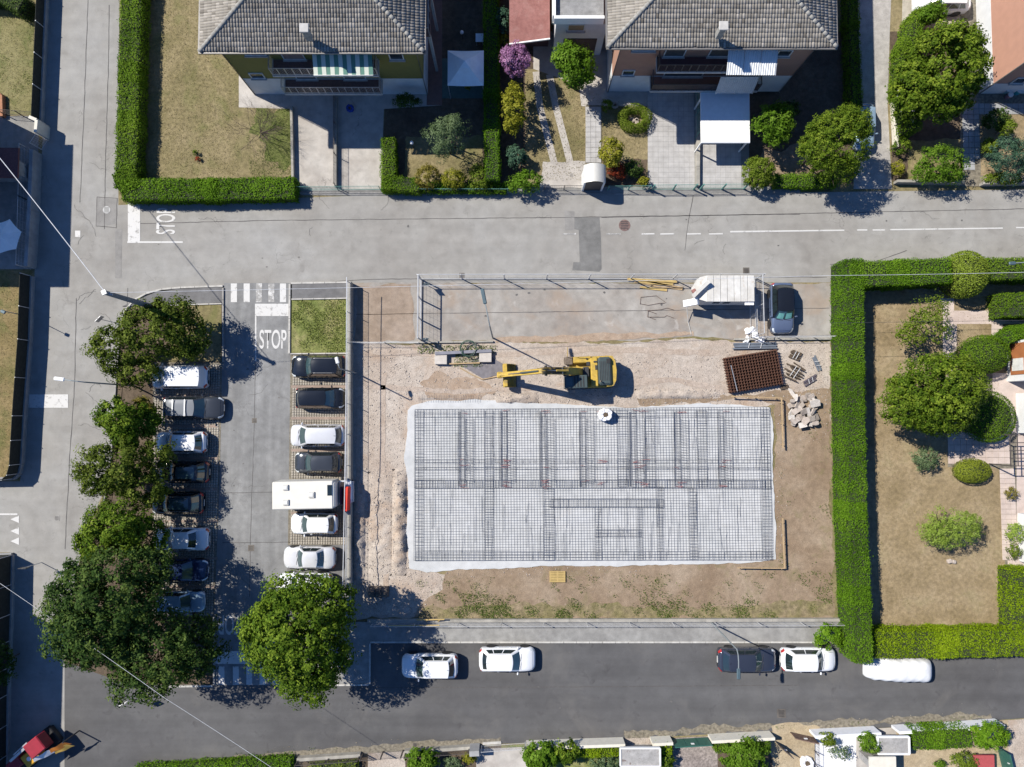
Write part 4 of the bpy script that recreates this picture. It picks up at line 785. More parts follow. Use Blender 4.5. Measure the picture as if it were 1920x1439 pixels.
def cage(x0, y0, x1, y1, along, n, step, m, zt=.19, name='beam_cage', r=.0062, skew=0.):
    """beam cage: long bars plus closed stirrups, seen as a denser band"""
    a, b = G(x0, y0), G(x1, y1); xa, xb, ya, yb = min(a.x, b.x), max(a.x, b.x), min(a.y, b.y), max(a.y, b.y); mb = MB()
    if along == 'x':
        for k in range(n): y = ya + (yb - ya) * (k / (n - 1)); mb.bar((xa, y, zt), (xb, y, zt), r * 2, r * 2); mb.bar((xa, y + .01, .1), (xb, y + .01, .1), r, r)
        x = xa
        while x < xb: j = rnd.uniform(-.02, .02); mb.bar((x + j, ya, zt + .02), (x + j + skew, yb, zt + .02), r * 2, r * 2); mb.bar((x + j, ya, .1), (x + j, ya, zt), r * 1.6, r * 1.6); x += step
    else:
        for k in range(n): x = xa + (xb - xa) * (k / (n - 1)); mb.bar((x, ya, zt), (x, yb, zt), r * 2, r * 2); mb.bar((x + .01, ya, .1), (x + .01, yb, .1), r, r)
        y = ya
        while y < yb: j = rnd.uniform(-.02, .02); mb.bar((xa, y + j, zt + .02), (xb, y + j + skew, zt + .02), r * 2, r * 2); y += step
    o = mb.build(name, m, rm, world=True); return o
cage(778, 900, 1446, 915, 'x', 2, .21, M_rebar, r=.011); cage(778, 862, 1440, 868, 'x', 2, .5, M_rebar); cage(778, 876, 1440, 880, 'x', 2, .8, M_rebar); cage(778, 1034, 1448, 1050, 'x', 4, .42, M_rebar); cage(780, 768, 1440, 782, 'x', 3, .6, M_rebar)
for k, x in enumerate((862, 940, 1014, 1088, 1182, 1265, 1347)):
    cage(x, 770, x + 9, 912, 'y', 2, .2, M_rebar, r=.0075); cage(x + 10, 785, x + 26, 905, 'y', 2, .2, M_rebar, skew=-.1, r=.007); cage(x - 3, 772, x - 1, 912, 'y', 2, .6, M_rebar, r=.008)
for x in (1156, 1208, 1305, 1018): cage(x, 770 if x != 1018 else 915, x + 20, 912 if x != 1018 else 1050, 'y', 2, .2, M_rebar, r=.008)
cage(778, 770, 792, 1050, 'y', 3, .3, M_rebar); cage(1424, 764, 1446, 1048, 'y', 4, .26, M_rebar); cage(908, 770, 924, 1050, 'y', 2, .2, M_rebar, r=.008); cage(1290, 915, 1306, 1048, 'y', 3, .24, M_rebar, r=.008)
cage(1030, 936, 1243, 951, 'x', 2, .2, M_rebar, r=.009); cage(1114, 951, 1127, 1050, 'y', 3, .2, M_rebar); cage(1194, 951, 1204, 1050, 'y', 3, .2, M_rebar); cage(1230, 912, 1243, 1050, 'y', 4, .24, M_rebar); cage(1114, 993, 1204, 1006, 'x', 3, .2, M_rebar)
for i in range(70):    # loose bars laid slightly askew
    x, y = rnd.uniform(790, 1430), rnd.choice([rnd.uniform(775, 860), rnd.uniform(915, 960), rnd.uniform(975, 1000)]); d = rnd.uniform(35, 75); sk = rnd.choice((rnd.uniform(-7, 7), rnd.uniform(-1.5, 1.5)))
    rbar(G(x, y), G(x + sk, min(y + d, 1048)), .17, .010, name='loose_bar', wig=.03)
for i in range(150):
    x, y = rnd.choice((865, 943, 1017, 1090, 1185, 1268, 1350, 1120, 1200)) + rnd.uniform(-4, 4), rnd.choice((772, 865, 875, 904, 911)) + rnd.uniform(-3, 3); p = G(x, y)
    if i % 2 == 0: rbar(p, p + Vector((rnd.uniform(.25, .7), rnd.uniform(-.1, .1), 0)), .21, .015, name='starter_bar', m=M_rust2, wig=.03)
# top strip of starter mesh in the gravel
mb = MB()
for i in range(26): a, b = G(786 + i * 4.6, 741), G(785 + i * 4.6, 755); mb.bar((a.x, a.y, .09), (b.x, b.y, .12), .012, .012)
a, b = G(786, 748), G(900, 748); mb.bar((a.x, a.y, .12), (b.x, b.y, .12), .012, .012); o = mb.build('starter_mesh', M_rebar, rm, world=True); o['kind'] = 'stuff'
# ---- rusty mesh stack
pc = G(1409, 697); ms = thing('mesh_stack', 'stack of rusty steel mesh sheets on the gravel near the right hedge', 'steel mesh', (pc.x, pc.y, 0), math.radians(9.5))
for k in range(9):
    mb = MB(); z = .06 + k * .065; ox, oy = rnd.uniform(-.018, .018), rnd.uniform(-.015, .015)
    for i in range(19): x = -2.05 + i * .228 + ox; mb.bar((x, -1.42 + oy, z), (x, 1.42 + oy, z), .034, .02)
    for i in range(13): y = -1.32 + i * .22 + oy; mb.bar((-2.18 + ox, y, z + .02), (2.18 + ox, y, z + .02), .034, .02)
    mb.build('mesh_sheet', M_rust, ms)
mb = MB(); mb.bar((-1.75, .75, .67), (-1.62, -1.35, .67), .05, .02); mb.build('strap', M_alu, ms)
M_bag0 = mat('white_tape', (.5, .5, .5), .7)
def bundle(kind, label, px, py, L, W, H, rz, m, n, cat='bundle', tie=True, jit=.03):
    p = G(px, py); o = thing(kind, label, cat, (p.x, p.y, 0), rz)
    for i in range(n):
        mb = MB(); y = (i - (n - 1) / 2) * W / n + rnd.uniform(-jit, jit); z = .05 + rnd.uniform(0, H); mb.box((rnd.uniform(-jit, jit) * 2, y, z), (L * rnd.uniform(.85, 1), W / n * .9, .06), rnd.uniform(-.05, .05) * jit * 30, 0, 0); mb.build('bar', m, o)
    if tie:
        for x in (-L * .15, L * .12): mb = MB(); mb.bar((x - .03, -W * .42, H + .10), (x + .08, W * .4, H + .10), .045, .02); mb.build('tie', M_bag0, o)
    return o
M_bluepl = mat('blue_grey_plastic', (.13, .15, .18), .5, var=.15); M_brn = mat('brown_steel', (.09, .065, .045), .8, .2, var=.3)
bundle('stirrup_bundle', 'small tied bundle of brown steel stirrups right of the mesh stack', 1490, 667, .95, .75, .15, -.35, M_brn, 6)
bundle('stirrup_bundle', 'tangled heap of brown steel stirrups beside the mesh stack corner', 1487, 698, 1.2, 1.2, .3, -.5, M_brn, 11, jit=.12); bundle('pipe_bundle', 'blue grey bundle tied with white tape, closest to the right hedge', 1531, 682, 1.3, .4, .12, -1.15, M_bluepl, 3)
bundle('pipe_bundle', 'short dark bundle tied with white tape above the rubble heap', 1518, 714, 1.25, .42, .12, .5, mat('dark_purple_plastic', (.10, .085, .10), .5), 3); bundle('pipe_bundle', 'long blue grey pipe bundle lying below the site fence corner', 1414, 649, 3.6, .5, .2, 0, M_bluepl, 4, jit=.02); bundle('pipe_bundle', 'little dark bundle at the lower right corner of the mesh stack', 1470, 726, .7, .35, .1, .2, M_brn, 3, tie=False)
def sack(label, px, py, r, h, m, kind='big_bag', cat='bag', seed=1, open_=True, sq=.8):
    p = G(px, py); o = thing(kind, label, cat, (p.x, p.y, 0)); rr = random.Random(seed); ph = [rr.uniform(0, 6) for _ in range(4)]
    def prof(u, v):
        a = u * 2 * math.pi; e = r * (1 + .05 * math.sin(2 * a + ph[0]) + .03 * math.sin(5 * a + ph[1]) + .04 * math.sin(9 * a + ph[2])); c_, s_ = math.cos(a), math.sin(a); q = 1 / (abs(c_) ** 4 + abs(s_) ** 4) ** .25; e *= (1 - .3) + .3 * q
        t = v * 1.5; rad = e * (.92 + .12 * math.sin(min(t, 1) * 3.1)) if t <= 1 else e * (1 - (t - 1) * 1.25); z = h * min(t, 1) + (.04 * math.sin(7 * a) if t > .8 else 0) - (.12 * (t - 1.25) if t > 1.25 else 0); return (rad * c_, rad * s_, max(z, 0))
    mb = MB(); mb.grid(prof, 40, 12); mb.build('sack_body', m, o, smooth=True)
    mb = MB(); mb.box((0, 0, h * .93), (r * .7, r * .6, .03), .4); mb.build('sack_filling', M_bed, o)
    mb = MB()
    for a in (.8, 2.4, 3.9, 5.5): c_, s_ = math.cos(a) * r * .8, math.sin(a) * r * .8; mb.tube([(c_, s_, h * .9), (c_ * 1.02, s_ * 1.02, h * 1.1), (c_ * .8, s_ * .95, h * 1.02)], .022, 5)
    mb.build('lifting_loop', m, o); return o
def pillow(label, px, py, r, h, m, kind='sack', cat='bag', seed=1):
    p = G(px, py); o = thing(kind, label, cat, (p.x, p.y, 0), seed * 1.3); rr = random.Random(seed); ph = [rr.uniform(0, 6) for _ in range(6)]
    def f(u, v):
        x, y = u * 2 - 1, v * 2 - 1; e = max(0, (1 - x ** 4) * (1 - y ** 4)); z = h * e ** .45 * (1 + .22 * math.sin(5 * x + ph[0]) * math.sin(4 * y + ph[1]) + .14 * math.sin(11 * x + 3 * y + ph[2]))
        return (x * r * 1.35 * (1 + .08 * math.sin(5 * y + ph[3])), y * r * .85 * (1 + .1 * math.sin(6 * x + ph[4])), z)
    mb = MB(); mb.grid(f, 18, 14); mb.build('sack_body', m, o, smooth=True); mb = MB(); mb.tube([(r * 1.3, -.05, h * .2), (r * 1.5, 0, h * .3), (r * 1.45, .08, .03)], .03, 5); mb.build('tied_end', m, o); return o
M_bag = mat('white_woven_bag', (.72, .72, .74), .8, var=.06, scale=4, bump=.5, bscale=8)
sack('open white bulk bag standing on the top edge of the steel mat', 1133, 778, .52, .85, M_bag)
for i, (x, y, r, lab) in enumerate([(1406, 620, .3, 'white sack leaning on the corner of the site fence'), (1415, 630, .28, 'small white sack below the site fence corner'), (1424, 637, .3, 'white sack lying on the blue grey pipes'), (1400, 638, .24, 'smallest white sack beside the kerb')]): pillow(lab, x, y, r, .25, M_bag, 'sack', seed=i + 5)
# ---- pallet
M_ply = mat('yellow_timber', (.42, .30, .11), .7, var=.12, scale=3); M_wood = mat('raw_timber', (.38, .27, .15), .8, var=.15, scale=3)
def pallet(label, px, py, rz):
    p = G(px, py); o = thing('pallet', label, 'pallet', (p.x, p.y, 0), rz)
    for k in range(7): mb = MB(); mb.box((0, (k - 3) * .125, .135), (1.25, .1, .025)); mb.build('deck_board', M_ply, o)
    for k in (-.55, 0, .55): mb = MB(); mb.box((k, 0, .061), (.12, .86, .118)); mb.build('bearer', M_wood, o)
    return o
pallet('yellow timber pallet on the soil below the foundation', 1045, 1081, .0)
for i, (x, y, L, a, m, lab) in enumerate([(1222, 527, 4.0, -.05, M_ply, 'longest yellow beam on top of the timber pile'), (1228, 532, 2.9, -.08, M_ply, 'second yellow beam across the timber pile'), (1243, 534, 3.3, -.18, M_wood, 'thin raw board sloping right on the timber pile'), (1225, 542, 2.2, -.11, M_ply, 'short yellow beam at the bottom of the timber pile'), (1250, 540, 2.6, -.12, M_wood, 'raw board with dark end at the right of the timber pile'), (1208, 533, 1.6, -.2, M_wood, 'short raw board under the long yellow beam')]):
    p = G(x, y); o = thing('timber_beam', lab, 'timber', (p.x, p.y, 0), a, 'timber pile on the asphalt'); z = .06 + .05 * (i in (1, 2)) + .12 * (i == 0); mb = MB(); mb.bbox((0, 0, z), (L, .2 if m is M_ply else .12, .05), 0, .01); mb.build('board', m, o); mb = MB(); [mb.box((s * (L / 2 - .03), 0, z + .003), (.06, .205 if m is M_ply else .125, .056)) for s in (-1, 1)]; mb.build('painted_end', M_dark if i in (2, 4) else M_wood, o)
mb = MB(); fr = thing('bent_rods', 'bent thin steel rods lying on the dusty asphalt', 'steel rods', G(1230, 580)[:]); 
for pts in ([(1200, 571), (1201, 558), (1230, 555), (1248, 568)], [(1200, 570), (1215, 573), (1237, 569), (1246, 569)], [(1215, 583), (1240, 581), (1250, 578), (1264, 582)], [(1214, 583), (1231, 589)], [(1214, 595), (1245, 595), (1250, 592), (1263, 597)], [(1214, 594), (1229, 600)], [(1215, 583), (1214, 595)]):
    q = MB(); q.tube([(*G(*p)[:2], .06) for p in pts], .014, 5); q.build('rod', M_rust, fr, world=True)
# ---- batter boards
def batter(label, pts, z=.55):
    o = thing('batter_board', label, 'batter board', G(*pts[0])[:]); w = [G(*p) for p in pts]
    for a, b in zip(w, w[1:]):
        q = MB(); q.bar((a.x, a.y, z + rnd.uniform(-.02, .02)), (b.x, b.y, z + rnd.uniform(-.02, .02)), .07, .12); q.build('board', M_wood, o, world=True)
        for t in (.08, .5, .92): c_ = a.lerp(b, t); q = MB(); q.bar((c_.x + .05, c_.y - .05, 0), (c_.x + .05, c_.y - .05, z + .07), .05, .05); q.build('stake', M_wood, o, world=True)
batter('corner batter board of raw timber by the upper right of the slab', [(1367, 744), (1460, 747), (1463, 840)]); batter('corner batter board of raw timber by the lower right of the slab', [(1462, 970), (1466, 1063), (1378, 1062)])
# ---- rubble: every broken slab its own piece
M_rub = ground('broken_concrete', [(.3, (.33, .275, .23)), (.7, (.44, .39, .35))], scale=1.2, fine=(20, .15), mid=(4, .12), bump=.6, bscale=12)
rub = [(1497, 750, 1.9, .35, 1.0), (1484, 739, 1.2, .3, -1.0), (1512, 742, .5, .4, .3), (1517, 744, .5, .42, .5), (1504, 748, .6, .4, .9), (1497, 764, 1.0, .4, .8), (1490, 770, .9, .5, .6), (1523, 757, .85, .7, .3), (1527, 763, .6, .5, 1.4), (1512, 768, .5, .35, .2), (1513, 778, 1.35, .3, -1.25), (1503, 772, .7, .5, .4), (1484, 760, .8, .5, .2), (1482, 775, .7, .5, .9), (1497, 782, .8, .5, .1), (1505, 789, .7, .6, .7), (1522, 773, .6, .5, .9), (1527, 783, .5, .6, .3), (1490, 787, .6, .45, .5), (1500, 797, .7, .5, .2), (1514, 794, .6, .35, 1.1), (1522, 792, .5, .5, .5), (1480, 783, .5, .4, .1), (1517, 785, .6, .5, .2)]
rl = ['long', 'narrow', 'small square', 'pale', 'chunky', 'wedge shaped', 'flat', 'broad', 'jagged', 'thin']
M_rubl = ground('pale_broken_concrete', [(.3, (.40, .36, .32)), (.7, (.52, .49, .45))], scale=1.2, fine=(20, .15), mid=(4, .12), bump=.6, bscale=12); M_rubd = ground('stained_broken_concrete', [(.3, (.25, .21, .18)), (.7, (.36, .32, .28))], scale=1.2, fine=(20, .2), mid=(4, .15), bump=.6, bscale=12)
rr_ = random.Random(77)
rub = [(x, y, L * .92, W * .9, a) for x, y, L, W, a in rub] + [(rr_.uniform(1480, 1528), rr_.uniform(745, 798), rr_.uniform(.25, .6), rr_.uniform(.18, .4), rr_.uniform(0, 3)) for _ in range(26)]
for i, (x, y, L, W, a) in enumerate(rub):
    p = G(x, y); r = random.Random(i); hx, hy = L / 2, W / 2; pts = []
    for (sx, sy) in ((-1, -1), (1, -1), (1, 1), (-1, 1)):
        if r.random() < .45: c_ = r.uniform(.2, .6); q = [(sx * hx * (1 - c_), sy * hy), (sx * hx, sy * hy * (1 - c_))]; q = q if sx * sy < 0 else q[::-1]; q = q[::-1] if sx * sy < 0 else q; pts += (q if (sx, sy) in ((1, -1), (-1, 1)) else q)
        else: pts.append((sx * hx, sy * hy))
    pts = sorted(pts, key=lambda q: math.atan2(q[1] / hy, q[0] / hx)); pts = [(q[0] * r.uniform(.86, 1.06), q[1] * r.uniform(.86, 1.06)) for q in pts]
    mb = MB(); th_ = r.uniform(.05, .12); mb.prism(pts, -th_, th_); o = mb.build('concrete_slab', (M_rub, M_rubl, M_rubd)[i % 3]); o.location = (p.x, p.y, .10 + .13 * (i % 4) + .03); o.rotation_euler = (r.uniform(-.45, .45), r.uniform(-.45, .45), a); tag(o, 'broken pale concrete slab in the rubble heap beside the right hedge', 'rubble', 'broken slabs in the rubble heap')
# ---- gravel heaps
def heap(label, pts, h, seed, m=None):
    w = [G(*p) for p in pts]; xs = [p.x for p in w]; ys = [p.y for p in w]; cx, cy = sum(xs) / len(xs), sum(ys) / len(ys); sx, sy = (max(xs) - min(xs)) / 2, (max(ys) - min(ys)) / 2
    def zf(x, y): d = np.clip(1 - ((x - cx) / sx) ** 2, 0, 1) * np.clip(1 - ((y - cy) / sy) ** 4, 0, 1); return d ** .8 * h * .75 * (1 + .2 * np.sin(x * 5.3 + y * 2.2) + .2 * np.sin(y * 7.1 - x * 3) + .25 * np.sin(x * 3.1 + seed) * np.sin(y * 1.7) + .18 * np.sin(y * 4.3 + x * 2)) + .012
    rng = np.random.default_rng(seed); nx, ny = max(6, int(sx / .1)), max(6, int(sy / .1)); X, Y = np.meshgrid(np.linspace(cx - sx, cx + sx, nx), np.linspace(cy - sy, cy + sy, ny), indexing='ij'); Z = zf(X, Y) + rng.normal(0, .03, X.shape) * (zf(X, Y) > .04)
    v = np.stack([X, Y, Z], -1).reshape(-1, 3); i, j = np.meshgrid(np.arange(nx - 1), np.arange(ny - 1), indexing='ij'); k = (i * ny + j).ravel(); f = np.stack([k, k + ny, k + ny + 1, k + 1], 1)
    o = link_mesh('gravel_heap', np_mesh('gravel_heap', v, f, m or M_gravel)); tag(o, label, 'gravel heap', kind='stuff')
    stones('heap_stones', label.replace('ridge', 'stones on the ridge').replace('heap', 'stones on the heap'), [pts], 70, M_stone, .04, .15, seed, zf)
M_stone = leaf_mat('gravel_stone', (.30, .26, .23), (.41, .36, .32), (.52, .47, .43), 0., .9)
heap('long low gravel ridge left of the foundation slab', [(736, 880), (762, 880), (762, 1080), (736, 1080)], .55, 3); heap('low gravel ridge beside the concrete wall of the car park', [(662, 925), (684, 925), (684, 1095), (662, 1095)], .35, 8); heap('gravel ridge along the top edge of the slab', [(925, 738), (1010, 738), (1010, 757), (925, 757)], .3, 9); heap('gravel ridge right of the digger along the slab', [(1190, 730), (1350, 730), (1350, 748), (1190, 748)], .25, 12); heap('flat gravel heap left of the long ridge', [(690, 885), (735, 885), (735, 1080), (690, 1080)], .16, 14)
stones('loose_gravel', 'loose pale crushed stone over the building site', [[(664, 645), (775, 650), (770, 1155), (664, 1155)], [(780, 690), (1556, 645), (1556, 760), (780, 760)], [(925, 735), (1360, 730), (1360, 760), (925, 762)], [(686, 880), (768, 880), (768, 1085), (686, 1085)], [(770, 1075), (840, 1085), (800, 1140), (770, 1155)]], 26, M_stone, .03, .14, 21)
stones('slab_edge_stones', 'scattered stones along the edge of the white slab', [[(1440, 750), (1475, 750), (1475, 1060), (1450, 1060)], [(770, 1058), (1200, 1056), (1200, 1078), (770, 1084)], [(1470, 640), (1556, 640), (1556, 830), (1500, 830)]], 22, M_stone, .03, .12, 22)
M_weed = leaf_mat('weeds', (.06, .09, .02), (.10, .15, .03), (.18, .22, .06), .3)
tufts('weeds', 'green weeds on the brown soil below the foundation', [[(780, 1085), (1560, 1070), (1560, 1162), (780, 1162)]], 85, M_weed, .12, 4, .10, .9); tufts('weeds', 'band of green grass along the low wall below the site', [[(790, 1138), (1562, 1120), (1562, 1162), (780, 1162)], [(820, 1110), (1200, 1128), (1200, 1162), (800, 1162)]], 150, M_weed, .12, 41, .1, .5); tufts('weeds', 'weed tufts on the soil between the slab and the right hedge', [[(1500, 780), (1558, 780), (1562, 1160), (1520, 1160)], [(1460, 850), (1556, 850), (1556, 1060), (1460, 1060)]], 50, M_weed, .12, 9, .1, 1.5)
tufts('weeds', 'weeds around the concrete pit by the site fence', [[(783, 648), (930, 648), (930, 664), (783, 664)], [(855, 660), (905, 660), (905, 688), (850, 688)]], 150, M_weed, .15, 6, .16)
tufts('grass', 'rough green grass of the patch beside the crossing', [[(547, 564), (652, 562), (653, 661), (546, 662)]], 210, leaf_mat('rough_grass', (.09, .12, .02), (.17, .21, .05), (.32, .30, .13), .3), .13, 8, .12, -.3)
tufts('grass', 'green grass below the bare shrub in the left garden', [[(455, 205), (546, 205), (546, 335), (470, 335)]], 120, M_weed, .1, 5, .08, -.8)
M_straw = leaf_mat('dry_grass', (.13, .115, .045), (.23, .19, .10), (.36, .30, .18), .3)
tufts('dry_grass', 'dry grass blades of the left corner garden lawn', [[(265, 0), (448, 0), (448, 330), (265, 330)]], 60, M_straw, .09, 15, .05); tufts('dry_grass', 'dry grass blades of the right-hand garden lawn', [[(1625, 570), (1880, 590), (1880, 1180), (1640, 1180)]], 40, M_straw, .09, 16, .05); tufts('dry_grass', 'dry grass of the left edge gardens', [[(0, 0), (68, 0), (62, 212), (0, 212)], [(0, 512), (58, 512), (38, 895), (0, 895)], [(985, 135), (1200, 200), (1200, 340), (985, 340)]], 60, M_straw, .09, 17, .05)
# ================================================================ vehicles
def carpaint(name, col, rough=.16, metal=.0):
    return mat('paint_' + name, col, rough, metal, .5, .8, var=.02)
P_white = carpaint('white', (.72, .73, .74)); P_silver = carpaint('silver', (.60, .605, .62), .22, .15); P_black = carpaint('black', (.010, .011, .013)); P_dgrey = carpaint('dark_grey', (.045, .05, .058), .2, .2)
P_navy = carpaint('navy', (.015, .028, .075)); P_lblue = carpaint('pale_blue', (.26, .37, .48), .2, .2); P_bsil = carpaint('blue_silver', (.12, .155, .24), .2, .3); P_slate = carpaint('slate_blue', (.035, .042, .062), .2, .2)
M_cglass = mat('car_glass', (.014, .022, .024), .05, 0, .9, .5, var=.05); M_cglass2 = mat('windscreen_glass', (.035, .065, .07), .05, 0, .9, .5, var=.1)
M_tyre = mat('tyre', (.022, .022, .022), .9); M_rim = mat('alloy', (.38, .38, .39), .35, .8); M_head = mat('headlight', (.60, .64, .66), .1, 0, .9, 1); M_tail = mat('taillight', (.35, .015, .015), .2, 0, .8, 1)
M_trim = mat('black_trim', (.02, .02, .021), .6); M_plate = mat('number_plate', (.6, .6, .58), .6)
_tm = MB(); n_ = 18; prof_ = [(.2, -.1), (.31, -.105), (.325, -.06), (.325, .06), (.31, .105), (.2, .1)]
_tm.v = [(r * math.cos(2 * math.pi * k / n_), y, r * math.sin(2 * math.pi * k / n_)) for k in range(n_) for r, y in prof_]; _tm.f = [(k * 6 + j, ((k + 1) % n_) * 6 + j, ((k + 1) % n_) * 6 + (j + 1) % 6, k * 6 + (j + 1) % 6) for k in range(n_) for j in range(6)]
TYRE = _tm.mesh('wheel', M_tyre); _r = MB()
for sg in (1, -1):
    _r.add([(0, sg * .085, 0)] + [(.2 * math.cos(2 * math.pi * k / 10), sg * .095, .2 * math.sin(2 * math.pi * k / 10)) for k in range(10)], [(0, 1 + k, 1 + (k + 1) % 10) for k in range(10)])
RIM = _r.mesh('rim', M_rim)
KIND = {  # windscreen base, roof front, roof rear, rear glass base (fractions from the nose), bonnet height, deck height
    'hatch': (.24, .40, .86, .965, .86, .90), 'mpv': (.17, .33, .88, .975, .95, .98), 'suv': (.25, .40, .86, .96, .98, 1.02), 'estate': (.27, .41, .88, .965, .84, .90), 'sedan': (.27, .41, .70, .84, .82, .92), 'van': (.16, .32, .955, .985, 1.02, 1.05)}
def car(label, px, py, L, W, H, ang, kind, paint, group, name='car', roofm=None, rails=False, glassroof=False, mirrors=True, z=.06, cat='car', sunshade=False, crossbars=False, shellm=None):
    """ang: 0 = nose to plan left, 1 = right, 2 = down"""
    p = P(px, py, H * .6); rz = {0: math.pi, 1: 0., 2: -math.pi / 2}[ang] if isinstance(ang, int) else ang
    o = thing(name, label, cat, (p.x, p.y, z), rz, group); fw, fr, rr_, rw, hb, hd = KIND[kind]
    X = lambda f: L / 2 - f * L
    def hw(x):      # plan half-width
        t = abs(x) / (L / 2); k = .82 if x > 0 else .86
        return W / 2 * (1 - .30 * max(0, (t - k) / (1 - k)) ** 2.2 - .035 * t ** 3)
    def deck(x):
        f = (L / 2 - x) / L
        if f < fw: return hb - .30 * (1 - f / fw) ** 2.4 - .02
        if f > rw: return hd - .22 * ((f - rw) / (1 - rw + 1e-6)) ** 2
        return hb + (hd - hb) * (f - fw) / (rw - fw)
    xs = [L / 2 * s for s in (1, .985, .95, .9, .84, .76, .66, .55, .42, .28, .14, 0, -.14, -.28, -.42, -.55, -.66, -.76, -.84, -.9, -.95, -.985, -1)]
    def B(x, s):    # body skin, s -1..1 over the top from sill to sill
        w = hw(x); d = deck(x); e = min(1, (L / 2 - abs(x)) / .10) ** .5; a = abs(s); sg = 1 if s >= 0 else -1
        pr = [(0, 0, d + .035), (.35, .62 * w, d + .02), (.58, .86 * w, d - .03), (.72, .965 * w, d - .13), (.82, 1. * w, d - .28), (.92, .985 * w, .34), (1, .93 * w, .2)]
        for (a0, y0, z0), (a1, y1, z1) in zip(pr, pr[1:]):
            if a <= a1 + 1e-9: t = (a - a0) / (a1 - a0); y, zz = y0 + (y1 - y0) * t, z0 + (z1 - z0) * t; break
        zc = .52; return Vector((x, sg * y * (.93 + .07 * e), zc + (zz - zc) * (.55 + .45 * e)))
    SS = [-1, -.92, -.82, -.72, -.65, -.58, -.46, -.35, -.2, 0, .2, .35, .46, .58, .65, .72, .82, .92, 1]
    mb = MB(); nv = len(SS); mb.v = [tuple(B(x, s)) for x in xs for s in SS]; mb.f = [(i * nv + j, (i + 1) * nv + j, (i + 1) * nv + j + 1, i * nv + j + 1) for i in range(len(xs) - 1) for j in range(nv - 1)]
    mb.f += [tuple(range(nv - 1, -1, -1))[::-1], tuple((len(xs) - 1) * nv + j for j in range(nv))]; mb.build('body', paint, o, smooth=True)
    mb = MB(); mb.box((0, 0, .2), (L * .93, W * .84, .16)); mb.build('underbody', M_trim, o)
    # greenhouse
    wr = W * (.345 if kind != 'van' else .41); wb = W * (.452 if kind != 'van' else .46); zb = deck(X(fw)) - .05
    def gh(t): e = t; return dict(xf=X(fw) + (X(fr) - X(fw)) * e, xr=X(rw) + (X(rr_) - X(rw)) * e, w=wb + (wr - wb) * e, z=zb + (H - .05 - zb) * math.sin(e * 1.5708) ** .9 if False else zb + (H - .06 - zb) * e, bow=.16 - .05 * e)
    def Sf(u, t, off=0.):   # u 0..1 front, 1..2 left, 2..3 rear, 3..4 right
        g = gh(t); u = u % 4
        def fx(y, x, sg): return x - sg * g['bow'] * (y / g['w']) ** 2 * (1 if sg > 0 else .8)
        if u <= 1: y = g['w'] * (1 - 2 * u) * -1; q = Vector((fx(y, g['xf'], 1), y, g['z'])); nn = Vector((.75, 0, .65))
        elif u <= 2: v = u - 1; a, b = fx(g['w'], g['xf'], 1), fx(g['w'], g['xr'], -1); q = Vector((a + (b - a) * v, g['w'] + .02 * math.sin(v * 3.14), g['z'])); nn = Vector((0, .9, .42))
        elif u <= 3: v = u - 2; y = g['w'] * (1 - 2 * v); q = Vector((fx(y, g['xr'], -1), y, g['z'])); nn = Vector((-.8, 0, .6))
        else: v = u - 3; a, b = fx(g['w'], g['xr'], -1), fx(g['w'], g['xf'], 1); q = Vector((a + (b - a) * v, -g['w'] - .02 * math.sin(v * 3.14), g['z'])); nn = Vector((0, -.9, .42))
        return q + nn * off
    mb = MB(); mb.grid(lambda u, v: Sf(u * 4, v), 48, 5); mb.build('cabin_shell', shellm or paint, o, smooth=True)
    def roofp(u, v, k=0.):   # u front-rear, v left-right
        g = gh(1.); y = g['w'] * (1 - 2 * v); a = g['xf'] - g['bow'] * (y / g['w']) ** 2; b = g['xr'] + .8 * g['bow'] * (y / g['w']) ** 2
        return Vector((a + (b - a) * u, y, g['z'] + .07 * (1 - abs(2 * v - 1) ** 2.6) * (1 - abs(2 * u - 1) ** 3.) + k))
    mb = MB(); mb.grid(lambda u, v: roofp(u, v), 14, 12); mb.build('roof', roofm or paint, o, smooth=True)
    def patch(nm, u0, u1, t0, t1, m, nu=10, nv_=4, off=.012): q = MB(); q.grid(lambda u, v: Sf(u0 + (u1 - u0) * u, t0 + (t1 - t0) * v, off), nu, nv_); return q.build(nm, m, o, smooth=True)
    patch('windscreen', .07, .93, .04, .97, M_cglass2)
    if kind != 'van' : patch('rear_window', 2.1, 2.9, .12, .94, M_cglass)
    sp = [(.07, .40), (.43, .72), (.75, .93)] if kind in ('mpv', 'suv', 'estate') else [(.07, .46), (.49, .88)]
    if kind == 'van': sp = [(.05, .24), (.27, .46)]
    for a, b in sp: patch('side_window', 1 + a, 1 + b, .10, .86, M_cglass, 6, 2); patch('side_window', 4 - b, 4 - a, .10, .86, M_cglass, 6, 2)
    def bp(nm, x0, x1, s0, s1, m, off=.012, nu=4, nv_=3): q = MB(); q.grid(lambda u, v: B(x0 + (x1 - x0) * u, s0 + (s1 - s0) * v) + Vector((0, 0, off)), nu, nv_); return q.build(nm, m, o, smooth=True)
    bp('bonnet', X(fw) + .02, L / 2 - .24, -.5, .5, paint, .014, 8, 10)
    if kind == 'sedan': bp('boot_lid', -L / 2 + .1, X(rw) - .02, -.5, .5, paint, .014, 4, 10)
